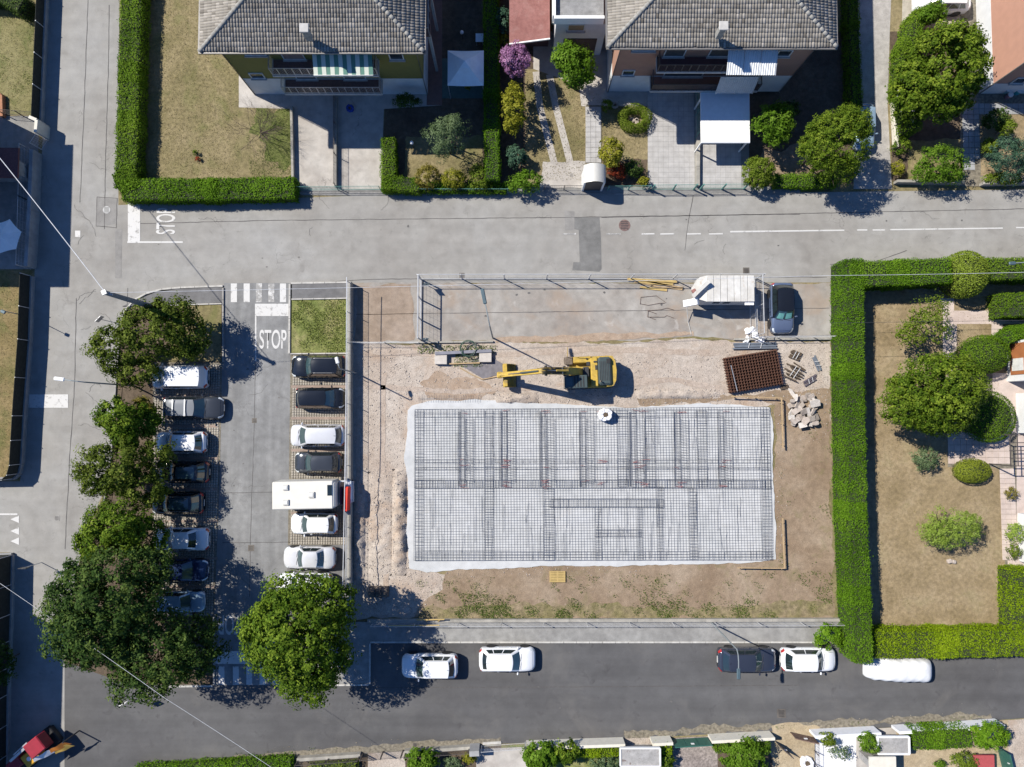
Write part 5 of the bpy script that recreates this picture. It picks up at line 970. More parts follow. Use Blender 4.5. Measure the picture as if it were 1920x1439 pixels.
    for sg in (1, -1):
        q = MB(); q.grid(lambda u, v: B(L / 2 - .04 - .36 * u, sg * (.52 + .17 * v)) + Vector((.01, 0, .016)), 4, 3); q.build('headlight', M_head, o, smooth=True)
        q = MB(); q.grid(lambda u, v: B(-L / 2 + .02 + .2 * u, sg * (.56 + .24 * v)) + Vector((-.012, sg * .004, .012)), 4, 3); q.build('taillight', M_tail, o, smooth=True)
        for xx in (L * .31, -L * .29):
            w = bpy.data.objects.new('wheel', TYRE); C.objects.link(w); w.parent = o; w.location = (xx, sg * (W / 2 - .10), .32 - z * 0); r = bpy.data.objects.new('rim', RIM); C.objects.link(r); r.parent = w
            a = MB(); a.tube([(xx, sg * (W / 2 - .2), .34), (xx, sg * (W / 2 + .004), .34)], .37, 16); a.build('wheel_arch', M_trim, o)
        if mirrors:
            q = MB(); mx_ = X(fw) - .28; q.bbox((mx_, sg * (W / 2 + .06), zb + .09), (.11, .2, .13), sg * .15, .03); mi = q.build('wing_mirror', paint, o); q = MB(); q.bar((mx_, sg * (W / 2 - .10), zb + .05), (mx_, sg * (W / 2), zb + .06), .05, .03); q.build('mirror_arm', M_trim, mi)
        q = MB(); [q.box((X(k), sg * (hw(X(k)) + .004), .78), (.16, .03, .03)) for k in (.45, .66)]; q.build('door_handle', paint, o)
    q = MB(); q.box((L / 2, 0, .47), (.03, .5, .11)); q.build('number_plate', M_plate, o); q = MB(); q.box((-L / 2, 0, .5), (.03, .5, .11)); q.build('number_plate', M_plate, o)
    q = MB(); q.tube([(X(fw) + .03, -.05, zb + .07), (X(fw) - .10, -W * .36, zb + .13)], .012, 4); q.tube([(X(fw) + .03, W * .3, zb + .07), (X(fw) - .06, -.02, zb + .12)], .012, 4); q.build('wipers', M_trim, o)
    g = gh(1.)
    if rails:
        for sg in (1, -1): q = MB(); q.tube([(g['xf'] - .2, sg * (g['w'] - .04), g['z'] + .03), (g['xf'] - .35, sg * (g['w'] - .04), g['z'] + .08), (g['xr'] + .35, sg * (g['w'] - .04), g['z'] + .08), (g['xr'] + .2, sg * (g['w'] - .04), g['z'] + .03)], .018, 6); q.build('roof_rail', M_rim, o)
    if crossbars:
        for f in (.3, .72): x = g['xf'] + (g['xr'] - g['xf']) * f; q = MB(); q.box((x, 0, H + .09), (.07, 2 * g['w'] + .04, .035)); q.build('roof_bar', M_alu, o)
    if glassroof: q = MB(); q.grid(lambda u, v: roofp(.08 + .8 * u, .12 + .76 * v, .012), 8, 8); q.build('glass_roof', M_cglass2, o, smooth=True)
    if sunshade: q = MB(); q.grid(lambda u, v: Sf(.13 + .74 * u, .16 + .62 * v, .022 + .012 * math.cos(u * 6.28)), 10, 3); q.build('sunshade', mat('teal_sunshade', (.17, .42, .38), .4, var=.2, scale=8), o)
    q = MB(); q.tube([(g['xr'] + .15, 0, g['z'] + .06), (g['xr'] - .05, 0, g['z'] + .2)], .01, 4); q.build('aerial', M_trim, o)
    return o
GL, GR, GS = 'cars parked in the left bays', 'cars parked in the right bays', 'cars parked along the dark street'
car('white van with windowless rear half, topmost of the left bays', 333, 707, 4.4, 1.84, 1.85, 0, 'van', P_white, GL, name='van', cat='van')
car('dark grey estate with two silver roof bars in the left bays', 360, 765, 4.75, 1.82, 1.5, 1, 'estate', P_dgrey, GL, crossbars=True, roofm=carpaint('mid_grey', (.2, .21, .22)))
car('white hatchback with dappled bonnet, third from the top of the left bays', 337, 830, 4.0, 1.72, 1.48, 0, 'hatch', P_white, GL)
car('black hatchback in tree shade between the white hatchback and the glass-roofed car', 342, 886, 4.0, 1.7, 1.47, 0, 'hatch', P_black, GL, glassroof=True)
car('black car with a big pale glass roof, in tree shade of the left bays', 330, 944, 4.1, 1.75, 1.5, 0, 'hatch', P_black, GL, glassroof=True, rails=True)
car('white saloon with white boot lid, near the large dark tree', 338, 1012, 4.3, 1.78, 1.44, 0, 'sedan', P_white, GL)
car('navy blue car half under the large dark tree, nose to the lane', 338, 1071, 4.1, 1.72, 1.46, 1, 'hatch', P_navy, GL)
car('pale blue small car mostly hidden under the large dark tree', 336, 1130, 3.7, 1.62, 1.48, 1, 'hatch', P_lblue, GL)
car('black estate below the green grass patch, topmost of the right bays', 596, 687, 4.35, 1.78, 1.5, 0, 'estate', P_black, GR, rails=True)
car('black people carrier with its nose to the site wall, second of the right bays', 599, 747, 3.85, 1.68, 1.55, 1, 'mpv', P_black, GR)
car('silver people carrier, third from the top of the right bays', 594, 817, 4.3, 1.74, 1.6, 0, 'mpv', P_silver, GR)
car('dark grey hatchback with red tail lights just above the camper van', 595, 868, 3.7, 1.66, 1.45, 0, 'hatch', P_dgrey, GR)
car('small white hatchback directly below the camper van', 588, 983, 3.65, 1.64, 1.45, 0, 'hatch', P_white, GR)
car('silver white saloon with grey windscreen, above the round tree', 579, 1047, 4.05, 1.72, 1.45, 0, 'sedan', P_silver, GR)
car('white car almost hidden under the round tree', 571, 1097, 4.2, 1.74, 1.48, 0, 'hatch', P_white, GR)
car('white car half in the round tree shadow on the dark street', 805, 1251, 4.35, 1.82, 1.58, 0, 'suv', P_white, GS)
car('white car with nose to the right, alone beside the grey pavement', 951, 1238, 4.35, 1.82, 1.5, 1, 'suv', P_white, GS)
car('dark slate blue hatchback under the curved street lamp', 1402, 1239, 4.5, 1.82, 1.5, 1, 'suv', P_slate, GS)
car('white hatchback between the slate blue car and the tall hedge', 1518, 1239, 4.25, 1.8, 1.5, 1, 'hatch', P_white, GS, roofm=None)
car('blue silver car with black roof and teal sunshade beside the site fence', 1468, 577, 4.05, 1.82, 1.6, 2, 'suv', P_bsil, 'other parked cars', roofm=P_black, sunshade=True, shellm=P_black)
car('blue silver car half hidden under the rounded tree on the driveway', 1622, 236, 3.7, 1.64, 1.45, 2, 'hatch', P_lblue, 'other parked cars', z=.04)
car('white car on the sandy drive at the top edge', 1768, 0, 4.5, 1.8, 1.5, 0, 'suv', P_white, 'other parked cars')
# covered car
p = P(1687, 1256, .8); cc = thing('covered_car', 'car hidden under a white fabric cover below the low hedge', 'covered car', (p.x, p.y, .02), math.radians(-1)); cr = random.Random(5)
def cov(u, v):
    x = (u - .5) * 5.1; a = (v - .5) * math.pi * 1.04; w = .9 * (1 - .16 * max(0, abs(u - .5) * 2 - .75) ** 1.5 * 6); e = max(0, 1 - abs(u * 2 - 1) ** 9) ** .5
    top = 1.42 * (.62 + .38 * (1 / (1 + math.exp(-(u - .24) * 22)) - .45 * (1 / (1 + math.exp(-(u - .93) * 40))))); s_, c_ = math.sin(a), max(0, math.cos(a)); y = w * (abs(s_) ** .62) * (1 if s_ > 0 else -1); z = top * c_ ** .42
    y *= .8 + .2 * e; z *= e ** .5 if e > 0 else 0; fo = .03 * math.sin(u * 46 + 2 * math.sin(v * 9)) * (1 - c_) + .02 * math.sin(x * 3 + 6 * v) + .012 * math.sin(x * 9 - 11 * v); return (x * (.97 + .03 * e), y * (1 + fo), max(0, z + fo * .5))
mb = MB(); mb.grid(cov, 70, 28); mb.build('fabric_cover', mat('car_cover_cloth', (.62, .63, .64), .85, var=.05, bump=.4, bscale=5), cc, smooth=True); mb = MB(); [mb.tube([(x, s * .7, .3), (x, s * .82, .3)], .3, 14) for x in (-1.5, 1.5) for s in (-1, 1)]; mb.build('wheels', M_tyre, cc)
# ---- camper van
p = P(573, 928, 2.2); cv = thing('camper_van', 'long cream camper van with roof hatches overhanging the lane', 'camper van', (p.x, p.y, .05), math.radians(1.2), GR); M_cream = mat('camper_shell', (.60, .58, .53), .5, var=.05, scale=1.5)
mb = MB(); mb.bbox((-.1, 0, 1.6), (4.6, 2.1, 2.0), 0, .07); mb.build('living_cabin', M_cream, cv); mb = MB(); mb.bbox((2.1, 0, 2.05), (.5, 2.0, .95), 0, .12); mb.build('over_cab_bed', M_cream, cv)
mb = MB(); mb.grid(lambda u, v: (2.42 + u * .86, (v - .5) * 1.85 * (1 - .12 * u * u), 1.32 - .36 * u - .14 * (2 * v - 1) ** 4 - .2 * u ** 6), 8, 10); mb.grid(lambda u, v: (3.28 + .02 * math.sin(3 * v), (u - .5) * 1.62, .3 + .5 * v), 6, 2); mb.build('bonnet', P_white, cv, smooth=True); mb = MB(); mb.bbox((2.65, 0, .62), (1.05, 1.82, .75), 0, .1); mb.build('cab_body', P_white, cv)
mb = MB(); mb.grid(lambda u, v: (2.52 + .26 * (1 - u) + .0, (v - .5) * 1.7, 1.34 + .5 * u), 3, 6); mb.build('windscreen', mat('tinted_screen', (.05, .03, .05), .1, 0, .8), cv, smooth=True)
for x, y, s in ((-1.35, .62, .42), (-1.33, -.5, .44), (.6, .03, .46)):
    mb = MB(); mb.bbox((x, y, 2.66), (s, s, .12), 0, .03); h = mb.build('roof_hatch', mat('hatch_plastic', (.5, .49, .46), .4), cv); mb = MB(); mb.bbox((x, y, 2.735), (s * .62, s * .62, .04), 0, .01); mb.build('hatch_lid', M_frame, h)
mb = MB(); mb.box((1.95, .35, 2.61), (.34, .8, .03)); mb.build('roof_window', M_cglass, cv)
for x in (-1.5, 2.6):
    for s in (-1, 1): w = bpy.data.objects.new('wheel', TYRE); C.objects.link(w); w.parent = cv; w.location = (x, s * .88, .32); r = bpy.data.objects.new('rim', RIM); C.objects.link(r); r.parent = w
for s in (-1, 1): mb = MB(); mb.bbox((2.6, s * 1.12, 1.35), (.14, .25, .3), 0, .03); mb.build('wing_mirror', M_trim, cv)
mb = MB(); mb.box((3.2, 0, .42), (.1, 1.8, .25)); mb.build('front_bumper', M_trim, cv); mb = MB(); [mb.box((3.13, s * .7, .85), (.1, .3, .2)) for s in (-1, 1)]; mb.build('headlights', M_head, cv)
rp = thing('red_panel', 'bright red plastic panel fixed upright beyond the nose of the camper van', 'barrier', P(651, 930, 1.3)[:2] + (0,)) if False else None
a, b = P(652, 912, 1.2), P(650, 958, 1.2); rp = thing('barrier', 'bright red plastic panel standing upright beyond the nose of the camper van', 'barrier', (a.x, a.y, 0))
mb = MB(); mb.bbox(((a.x + b.x) / 2, (a.y + b.y) / 2, 1.35), (.42, abs(a.y - b.y), .8), -.03, .08); mb.build('panel', mat('red_plastic', (.75, .045, .02), .45, var=.1), rp, world=True); 
for y in (a.y - .3, b.y + .3): mb = MB(); mb.box((a.x, y, .5), (.08, .08, 1.0)); mb.build('post', M_alu, rp, world=True)
# ---- red and yellow lifting machine in the corner
M_redm = mat('machine_red', (.28, .015, .03), .5, var=.12); M_yelm = mat('machine_yellow', (.62, .33, .02), .5, var=.08)
p = G(86, 1392); tk = thing('loading_crane', 'red and yellow lifting machine in the shade of the lower left corner', 'lifting machine', (p.x, p.y, 0), math.radians(40))
for c_, d_, m_, nm in (((.75, .1, 1.6), (1.3, 1.2, 1.0), M_redm, 'cab'), ((-1.9, .15, .9), (1.2, .8, .7), M_redm, 'counterweight'), ((-.45, -.25, 1.1), (1.3, 1.0, .7), M_yelm, 'body'), ((-.5, 0, .35), (3.8, 1.4, .5), M_trim, 'chassis')): mb = MB(); mb.bbox(c_, d_, 0, .06); mb.build(nm, m_, tk)
mb = MB(); mb.bar((.6, .55, 2.0), (-1.5, .5, 1.7), .18, .18); mb.bar((.5, .75, 1.95), (-1.0, .7, 1.75), .1, .1); mb.build('boom', M_alu, tk); mb = MB(); mb.tube([(-.55, -.25, 1.45), (-.55, -.25, 1.5)], .17, 14); mb.build('round_cap', M_white2, tk)
for s in (-1, 1):
    for x in (-1.6, .9): w = bpy.data.objects.new('wheel', TYRE); C.objects.link(w); w.parent = tk; w.location = (x, s * .7, .32)
a, b = P(119, 1392, 1.9), P(60, 1424, 1.9); bn = thing('banner', 'orange and white striped cloth banner hung at the lower left corner', 'banner', (a.x, a.y, 0))
for i, (m_, t0, t1) in enumerate(((mat('orange_cloth', (.62, .20, .02), .7), 0, .45), (mat('yellow_cloth', (.75, .45, .08), .7), .06, .45), (M_bag, .46, 1))):
    mb = MB(); q0, q1 = a.lerp(b, t0), a.lerp(b, t1); dz = (.0, -.25, -.05)[i]; mb.grid(lambda u, v: (q0.x + (q1.x - q0.x) * u + .35 * v * (1 - u) + (.2 if i == 1 else 0), q0.y + (q1.y - q0.y) * u - .35 * v + .03 * math.sin(u * 9) - (.2 if i == 1 else 0), 1.9 + dz - .5 * v * (1 - .6 * u)), 10, 3); mb.build('cloth', m_, bn, world=True)
mb = MB(); mb.bar((a.x, a.y, 0), (a.x, a.y, 2.), .08, .08); mb.build('post', M_dark, bn, world=True)

# ================================================================ digger
M_yel = ground('digger_yellow', [(.3, (.34, .24, .07)), (.55, (.47, .32, .06)), (.8, (.54, .37, .08))], scale=1.5, fine=(14, .12), mid=(5, .12), bump=.15, rough=.5, stain=[(2.2, .54, .66, (.20, .15, .09), .75)]); M_hood = mat('digger_hood_grey', (.055, .075, .075), .4, var=.1); M_hyd = mat('hydraulic_steel', (.30, .29, .28), .35, .7); M_worn = mat('worn_dirty_metal', (.14, .11, .085), .8, .2, var=.35, scale=8); M_hose = mat('rubber_hose', (.02, .02, .02), .7)
p = G(1101, 700); ex = thing('excavator', 'yellow tracked excavator with long boom and wide bucket on the gravel', 'excavator', (p.x, p.y, .02), math.pi + .035)
def exb(nm, shapes, m, sub=None, smooth=False): mb = MB(); [getattr(mb, f)(*a) for f, a in shapes]; return mb.build(nm, m, sub or ex, smooth=smooth)
for s in (-1, 1):
    pts = []
    for k in range(28):
        t = k / 28 * 2 * math.pi; c_, s_ = math.cos(t), math.sin(t); pts.append((math.copysign(1.45, c_) * min(1, abs(c_) * 3) + .38 * c_, .40 + .38 * s_))
    tr = MB(); n = len(pts)
    for i, (x, z) in enumerate(pts):
        x2, z2 = pts[(i + 1) % n]; l = math.hypot(x2 - x, z2 - z); kx = max(1, round(l / .19))
        for j in range(kx): t = (j + .5) / kx; tr.box((x + (x2 - x) * t, s * 1.02, z + (z2 - z) * t), (l / kx * .86, .5, .055), 0, 0, -math.atan2(z2 - z, x2 - x))
    f = tr.build('track', M_worn, ex); mb = MB(); mb.box((.0, s * 1.02, .4), (2.9, .3, .5)); mb.build('track_frame', M_dark, f)
exb('undercarriage', [('box', ((0, 0, .45), (1.6, 1.6, .4))), ('tube', ([(0, 0, .6), (0, 0, .95)], .65, 16))], M_dark)
exb('deck', [('bbox', ((-.15, 0, 1.08), (3.3, 2.45, .22), 0, .05))], M_yel)
dkf = [(-1.25, -1.2), (-1.78, -1.15), (-1.98, -.75), (-2.05, 0), (-1.98, .75), (-1.78, 1.15), (-1.25, 1.2)]
exb('counterweight', [('prism', (dkf, 1.0, 2.0))], M_yel); exb('engine_hood', [('bbox', ((-1.12, 0, 1.85), (1.0, 2.15, .9), 0, .14))], M_hood)
h = exb('hood_vents', [('box', ((-1.38 + .13 * k, 0, 2.312), (.045, 1.5, .02))) for k in range(6)], M_dark); exb('hood_hatch', [('bbox', ((-1.4, -.75, 2.32), (.3, .35, .05), 0, .01))], M_trim)
exb('side_panel', [('bbox', ((-.35, -.0, 1.55), (.55, 2.3, .75), 0, .06))], M_yel); exb('side_panel', [('bbox', ((.55, -.95, 1.5), (1.35, .5, .62), 0, .06))], M_yel); exb('tool_box', [('bbox', ((1.55, -.92, 1.35), (.6, .62, .45), 0, .05))], M_worn)
exb('handrail', [('tube', ([(.9, -1.15, 1.8), (.9, -1.15, 2.05), (-.1, -1.15, 2.05), (-.1, -1.15, 1.8)], .022, 6)), ('tube', ([(1.65, -1.2, 1.5), (1.7, -1.25, 2.1), (1.7, -1.9, 2.3)], .022, 6))], M_yel)
exb('exhaust', [('tube', ([(-.75, .8, 2.25), (-.75, .8, 2.55), (-.68, .8, 2.65)], .06, 10))], M_worn); exb('fuel_cap', [('tube', ([(.2, -1.0, 1.8), (.2, -1.0, 1.9)], .07, 10))], M_trim)
cab = exb('cab', [('bbox', ((1.2, .78, 1.98), (1.7, .95, 1.62), 0, .09))], M_hood); mb = MB(); mb.bbox((1.2, .78, 2.82), (1.74, .97, .08), 0, .05); mb.build('cab_roof', M_hood, cab)
mb = MB(); [mb.box((.62 + .22 * k, .78, 2.868), (.09, .8, .02)) for k in range(4)]; mb.build('roof_ribs', M_trim, cab); mb = MB(); mb.box((2.055, .78, 2.0), (.015, .8, 1.3)); [mb.box((1.2, y, 2.15), (1.35, .015, .95)) for y in (.3, 1.262)]; mb.box((1.7, .78, 2.885), (.5, .7, .014)); mb.build('cab_window', M_cglass2, cab)
# boom, arm, rams
def beam(nm, pts, w, hs, m):
    mb = MB(); n = len(pts)
    for i in range(n):
        a = Vector((pts[max(0, i - 1)][0], 0, pts[max(0, i - 1)][1])); b = Vector((pts[min(n - 1, i + 1)][0], 0, pts[min(n - 1, i + 1)][1])); t = (b - a).normalized(); u = Vector((-t.z, 0, t.x)); c_ = Vector((pts[i][0], 0, pts[i][1]))
        mb.v += [tuple(c_ + Vector((0, sy * w / 2, 0)) + u * (sz * hs[i] / 2)) for sy, sz in ((-1, -1), (1, -1), (1, 1), (-1, 1))]
        if i: k = 4 * i; mb.f += [(k - 4 + j, k - 4 + (j + 1) % 4, k + (j + 1) % 4, k + j) for j in range(4)]
    mb.f += [(3, 2, 1, 0), tuple(4 * (n - 1) + j for j in range(4))]; return mb.build(nm, m, ex)
bo = beam('boom', [(.55, 1.45), (1.2, 2.7), (2.0, 3.7), (2.9, 4.4), (3.75, 4.75)], .52, [.4, .55, .6, .5, .35], M_yel); ar = beam('arm', [(3.45, 5.05), (3.85, 4.7), (5.0, 3.35), (6.95, 1.45)], .36, [.25, .5, .42, .3], M_yel)
def ram(par, a, b, y, r=.075): q = MB(); m_ = Vector(a).lerp(Vector(b), .58); q.tube([(a[0], y, a[1]), (m_.x, y, m_.y)], r, 8); c_ = q.build('ram', M_yel if r > .07 else M_hood, par); q = MB(); q.tube([(m_.x, y, m_.y), (b[0], y, b[1])], r * .55, 8); q.build('ram_rod', M_hyd, c_)
ram(bo, (1.05, 1.35), (2.0, 3.35), .3); ram(bo, (1.05, 1.35), (2.0, 3.35), -.3); ram(bo, (1.9, 4.15), (3.45, 5.1), 0, .08); ram(ar, (4.1, 4.85), (6.3, 2.35), 0, .065)
q = MB(); 
for y, o_ in ((.2, .34), (.12, .36), (.05, .37), (-.06, .37), (-.14, .36), (-.22, .33)): q.tube([(.6, y, 1.9), (1.2, y, 2.7 + o_), (2.0, y, 3.7 + o_), (2.9, y, 4.42 + o_), (3.6, y, 4.9 + o_), (4.3, y * .8, 4.4), (5.2, y * .8, 3.2)], .028, 5)
q.build('hoses', M_hose, bo); q = MB(); q.bar((1.25, 0, 3.05), (2.0, 0, 4.01), .38, .03); q.bar((2.02, 0, 4.02), (2.85, 0, 4.67), .38, .03); q.build('top_plate', M_worn, bo); q = MB(); q.bar((4.1, 0, 4.72), (5.6, 0, 2.75), .2, .03); q.build('top_plate', M_worn, ar); q = MB(); [q.box((x, 0, z), (.09, .46, .05), 0, 0, -a) for x, z, a in ((1.5, 3.42, .9), (2.3, 4.32, .7), (3.1, 4.82, .45))]; q.build('hose_clamps', M_hyd, bo); q = MB(); [q.tube([(x, s * .26, z), (x, s * .38, z)], .1, 10) for x, z in ((3.55, 4.85), (2.1, 3.6)) for s in (-1, 1)]; q.build('pivot_pins', M_trim, bo)
lk = exb('bucket_link', [('bar', ((6.2, 0, 2.25), (7.05, 0, 1.75), .16, .12)), ('bbox', ((6.98, 0, 1.45), (.42, .5, .45), 0, .08)), ('bar', ((6.95, .1, 1.4), (6.5, .1, 1.2), .12, .14))], M_yel); exb('quick_coupler', [('bbox', ((6.45, 0, 1.33), (.6, .5, .16), 0, .04))], M_worn); exb('swing_recess', [('bbox', ((.28, 0, 1.45), (.42, .75, .9), 0, .03)), ('tube', ([(.5, -.3, 1.95), (.5, .35, 1.95)], .06, 8)), ('box', ((.12, -.62, 1.86), (.25, .3, .08))), ('box', ((-.45, -.75, 1.95), (.3, .12, .06))), ('box', ((-.5, -.3, 1.94), (.18, .35, .05)))], M_dark)
bk = MB(); W_ = 1.8; pr = [(5.7, 1.05), (6.58, 1.22), (6.74, .8), (6.6, .38), (6.2, .12), (5.75, .10)]
for y0, y1 in ((-W_ / 2, W_ / 2),):
    for (xa, za), (xb, zb_) in zip(pr[1:], pr[2:]): bk.add([(xa, y0, za), (xb, y0, zb_), (xb, y1, zb_), (xa, y1, za), (xa - .05, y0, za - .02), (xb - .03, y0, zb_ + .05), (xb - .03, y1, zb_ + .05), (xa - .05, y1, za - .02)], [(0, 1, 2, 3), (7, 6, 5, 4), (0, 4, 5, 1), (3, 2, 6, 7), (0, 3, 7, 4), (1, 5, 6, 2)])
for y in (-W_ / 2, W_ / 2): bk.add([(x, y, z) for x, z in pr[1:]] + [(6.0, y, .62)] + [(x, y + .03, z) for x, z in pr[1:]] + [(6.0, y + .03, .62)], [(0, 1, 2, 3, 4, 5), (11, 10, 9, 8, 7, 6)] + [(i, 6 + i, 6 + (i + 1) % 6, (i + 1) % 6) for i in range(6)])
b_ = bk.build('bucket', M_yel, ex); q = MB(); q.bbox((6.52, 0, 1.24), (.3, W_, .09), 0, .03); q.build('bucket_rim', M_yel, b_); q = MB(); q.box((5.75, 0, .1), (.2, W_, .04)); q.build('cutting_edge', M_worn, b_)
# spare bucket on the ground
p = G(712, 1107); sb = thing('digger_bucket', 'rusty brown digger bucket lying in shade at the lower left of the site', 'digger bucket', (p.x, p.y, 0)); mb = MB(); pr = [(-.35, .05), (-.42, .5), (-.1, .8), (.35, .7), (.4, .1)]
for (ya, za), (yb, zb_) in zip(pr, pr[1:]): mb.add([(-.75, -ya, za), (.75, -ya, za), (.75, -yb, zb_), (-.75, -yb, zb_), (-.75, -ya * .9, za - .03), (.75, -ya * .9, za - .03), (.75, -yb * .9, zb_ - .03), (-.75, -yb * .9, zb_ - .03)], [(0, 1, 2, 3), (7, 6, 5, 4), (0, 4, 5, 1), (2, 6, 7, 3), (1, 5, 6, 2), (0, 3, 7, 4)])
for x in (-.75, .75): mb.add([(x, -y, z) for y, z in pr], [(0, 1, 2, 3, 4)])
mb.build('shell', M_worn, sb); mb = MB(); [mb.box((x, 0.02, .88), (.09, .6, .22)) for x in (-.22, .22)]; mb.build('lug', M_dark, sb); mb = MB(); [mb.box((x, -.5, .1), (.1, .25, .05)) for x in (-.6, -.3, 0, .3, .6)]; mb.build('tooth', M_hyd, sb)
# ---- white cabin with hopper
cz = 2.35; a, b = P(1326, 566, cz), P(1414, 517, cz); cbn = thing('mixer_unit', 'white ribbed mobile unit with hopper and chute inside the site fence', 'mixing unit', ((a.x + b.x) / 2, (a.y + b.y) / 2, 0)); M_cab = ground('dirty_white_panel', [(.3, (.45, .43, .39)), (.7, (.60, .59, .56))], scale=1, fine=(20, .05), mid=(3, .08), bump=.1, stain=[(1.3, .58, .7, (.36, .27, .19), .7)], rough=.6)
mb = MB(); mb.bbox(((a.x + b.x) / 2, (a.y + b.y) / 2, cz / 2 + .15), (b.x - a.x - .1, b.y - a.y - .1, cz - .35), 0, .03); mb.build('body', M_cab, cbn, world=True)
n = 7
for i in range(n): x = a.x + (b.x - a.x) * (i + .5) / n; mb = MB(); mb.bbox((x, (a.y + b.y) / 2, cz + .02), ((b.x - a.x) / n - .03, b.y - a.y, .06), 0, .015); mb.build('roof_panel', M_cab, cbn, world=True)
c_ = P(1310, 540, 2.2); mb = MB(); mb.add([(a.x, a.y, cz), (a.x, b.y, cz), (a.x - .5, b.y - .1, 2.2), (a.x - 1.1, b.y - .9, 1.9), (a.x - .9, a.y + .4, 1.8), (a.x, a.y, .5), (a.x, b.y, .5), (a.x - .5, b.y - .1, .8), (a.x - .8, b.y - .9, .8), (a.x - .7, a.y + .4, .8)], [(0, 4, 3, 2, 1), (1, 2, 7, 6), (2, 3, 8, 7), (3, 4, 9, 8), (4, 0, 5, 9)]); mb.build('hopper', M_cab, cbn, world=True)
q0, q1 = P(1299, 556, 2.3), P(1330, 527, 2.9); mb = MB(); mb.bar(q0, q1, .28, .2); mb.build('chute', M_cab, cbn, world=True); q0, q1 = P(1283, 570, 1.2), P(1309, 565, 2.0); mb = MB(); mb.bar(q0, q1, .5, .35); mb.build('spout', M_white2, cbn, world=True)
q = P(1301, 546, 2.1); mb = MB(); mb.bbox((q.x, q.y, 2.1), (.3, .3, .3), .5, .05); mb.build('motor', M_redroof, cbn, world=True)
q = MB(); [q.box((a.x + k, a.y + .04, 1.6), (.5, .06, .45)) for k in (.9, 1.7)]; q.build('window', M_cglass, cbn, world=True); q = MB(); q.bbox((b.x - .35, a.y - .1, cz - .15), (.7, .3, .1), 0, .02); q.build('awning_lip', M_white2, cbn, world=True)
for x in (a.x + .3, b.x - .4):
    for y in (a.y + .2, b.y - .2): w = bpy.data.objects.new('wheel', TYRE); C.objects.link(w); w.parent = cbn; w.location = (x - WM[cbn].translation.x, y - WM[cbn].translation.y, .33)
q = MB(); q.tube([(*G(1283, 578)[:2], .8), (*G(1290, 605)[:2], .06), (*G(1296, 628)[:2], .05)], .03, 6); q.build('hose', M_slab, cbn, world=True)
# ---- concrete pit rings, hose coil
pit = thing('concrete_trough', 'low concrete trough frame with a steel beam across it beside the digger bucket', 'concrete trough', G(868, 671)[:]); M_pc = ground('precast_concrete', [(.3, (.42, .38, .34)), (.7, (.5, .465, .42))], scale=1, fine=(30, .08), mid=(3, .1), bump=.25)
for (x0, y0, x1, y1, h) in ((816, 660, 839, 684, .42), (899, 657, 922, 680, .42)): A_, B_ = G(x0, y1), G(x1, y0); mb = MB(); mb.bbox(((A_.x + B_.x) / 2, (A_.y + B_.y) / 2, h / 2), (B_.x - A_.x, B_.y - A_.y, h), 0, .02); mb.build('concrete_block', M_pc, pit, world=True)
mb = MB(); mb.bar((*G(817, 664)[:2], .47), (*G(922, 659)[:2], .47), .24, .09); mb.build('steel_beam', mat('grey_beam', (.2, .2, .23), .5, .3), pit, world=True); mb = MB(); mb.bar((*G(840, 683)[:2], .1), (*G(900, 681)[:2], .1), .1, .2); mb.build('side_board', M_wood, pit, world=True)
mb = MB(); r = random.Random(2); cp_ = G(879, 655)
for k in range(4): rr = .66 - .03 * k + r.uniform(-.02, .02); mb.tube([(cp_.x + .05 * k * r.uniform(-1, 1) + rr * math.cos(t * .35), cp_.y + rr * math.sin(t * .35), 0.5 + .04 * k + .02 * math.sin(t)) for t in range(19)], .022, 5, cap=False)
o = mb.build('hose_coil', mat('dark_green_hose', (.03, .07, .05), .5)); tag(o, 'coil of dark green hose over the concrete trough', 'hose'); 
mb = MB(); mb.prism([G(*q)[:2] for q in [(868, 688), (905, 664), (922, 670), (948, 686), (952, 700), (925, 705), (908, 712)]], .02, .06); o = mb.build('ground_plate', mat('grey_ground_mat', (.16, .15, .16), .9, var=.2)); tag(o, 'grey board lying on the gravel under the digger bucket', 'board')
mb = MB(); mb.tube([(*G(*q)[:2], .08) for q in [(862, 690), (885, 703), (905, 712), (920, 709), (935, 706), (950, 707)]], .05, 5); o = mb.build('edge_batten', M_wood); tag(o, 'bent batten along the grey board beside the digger bucket', 'timber')
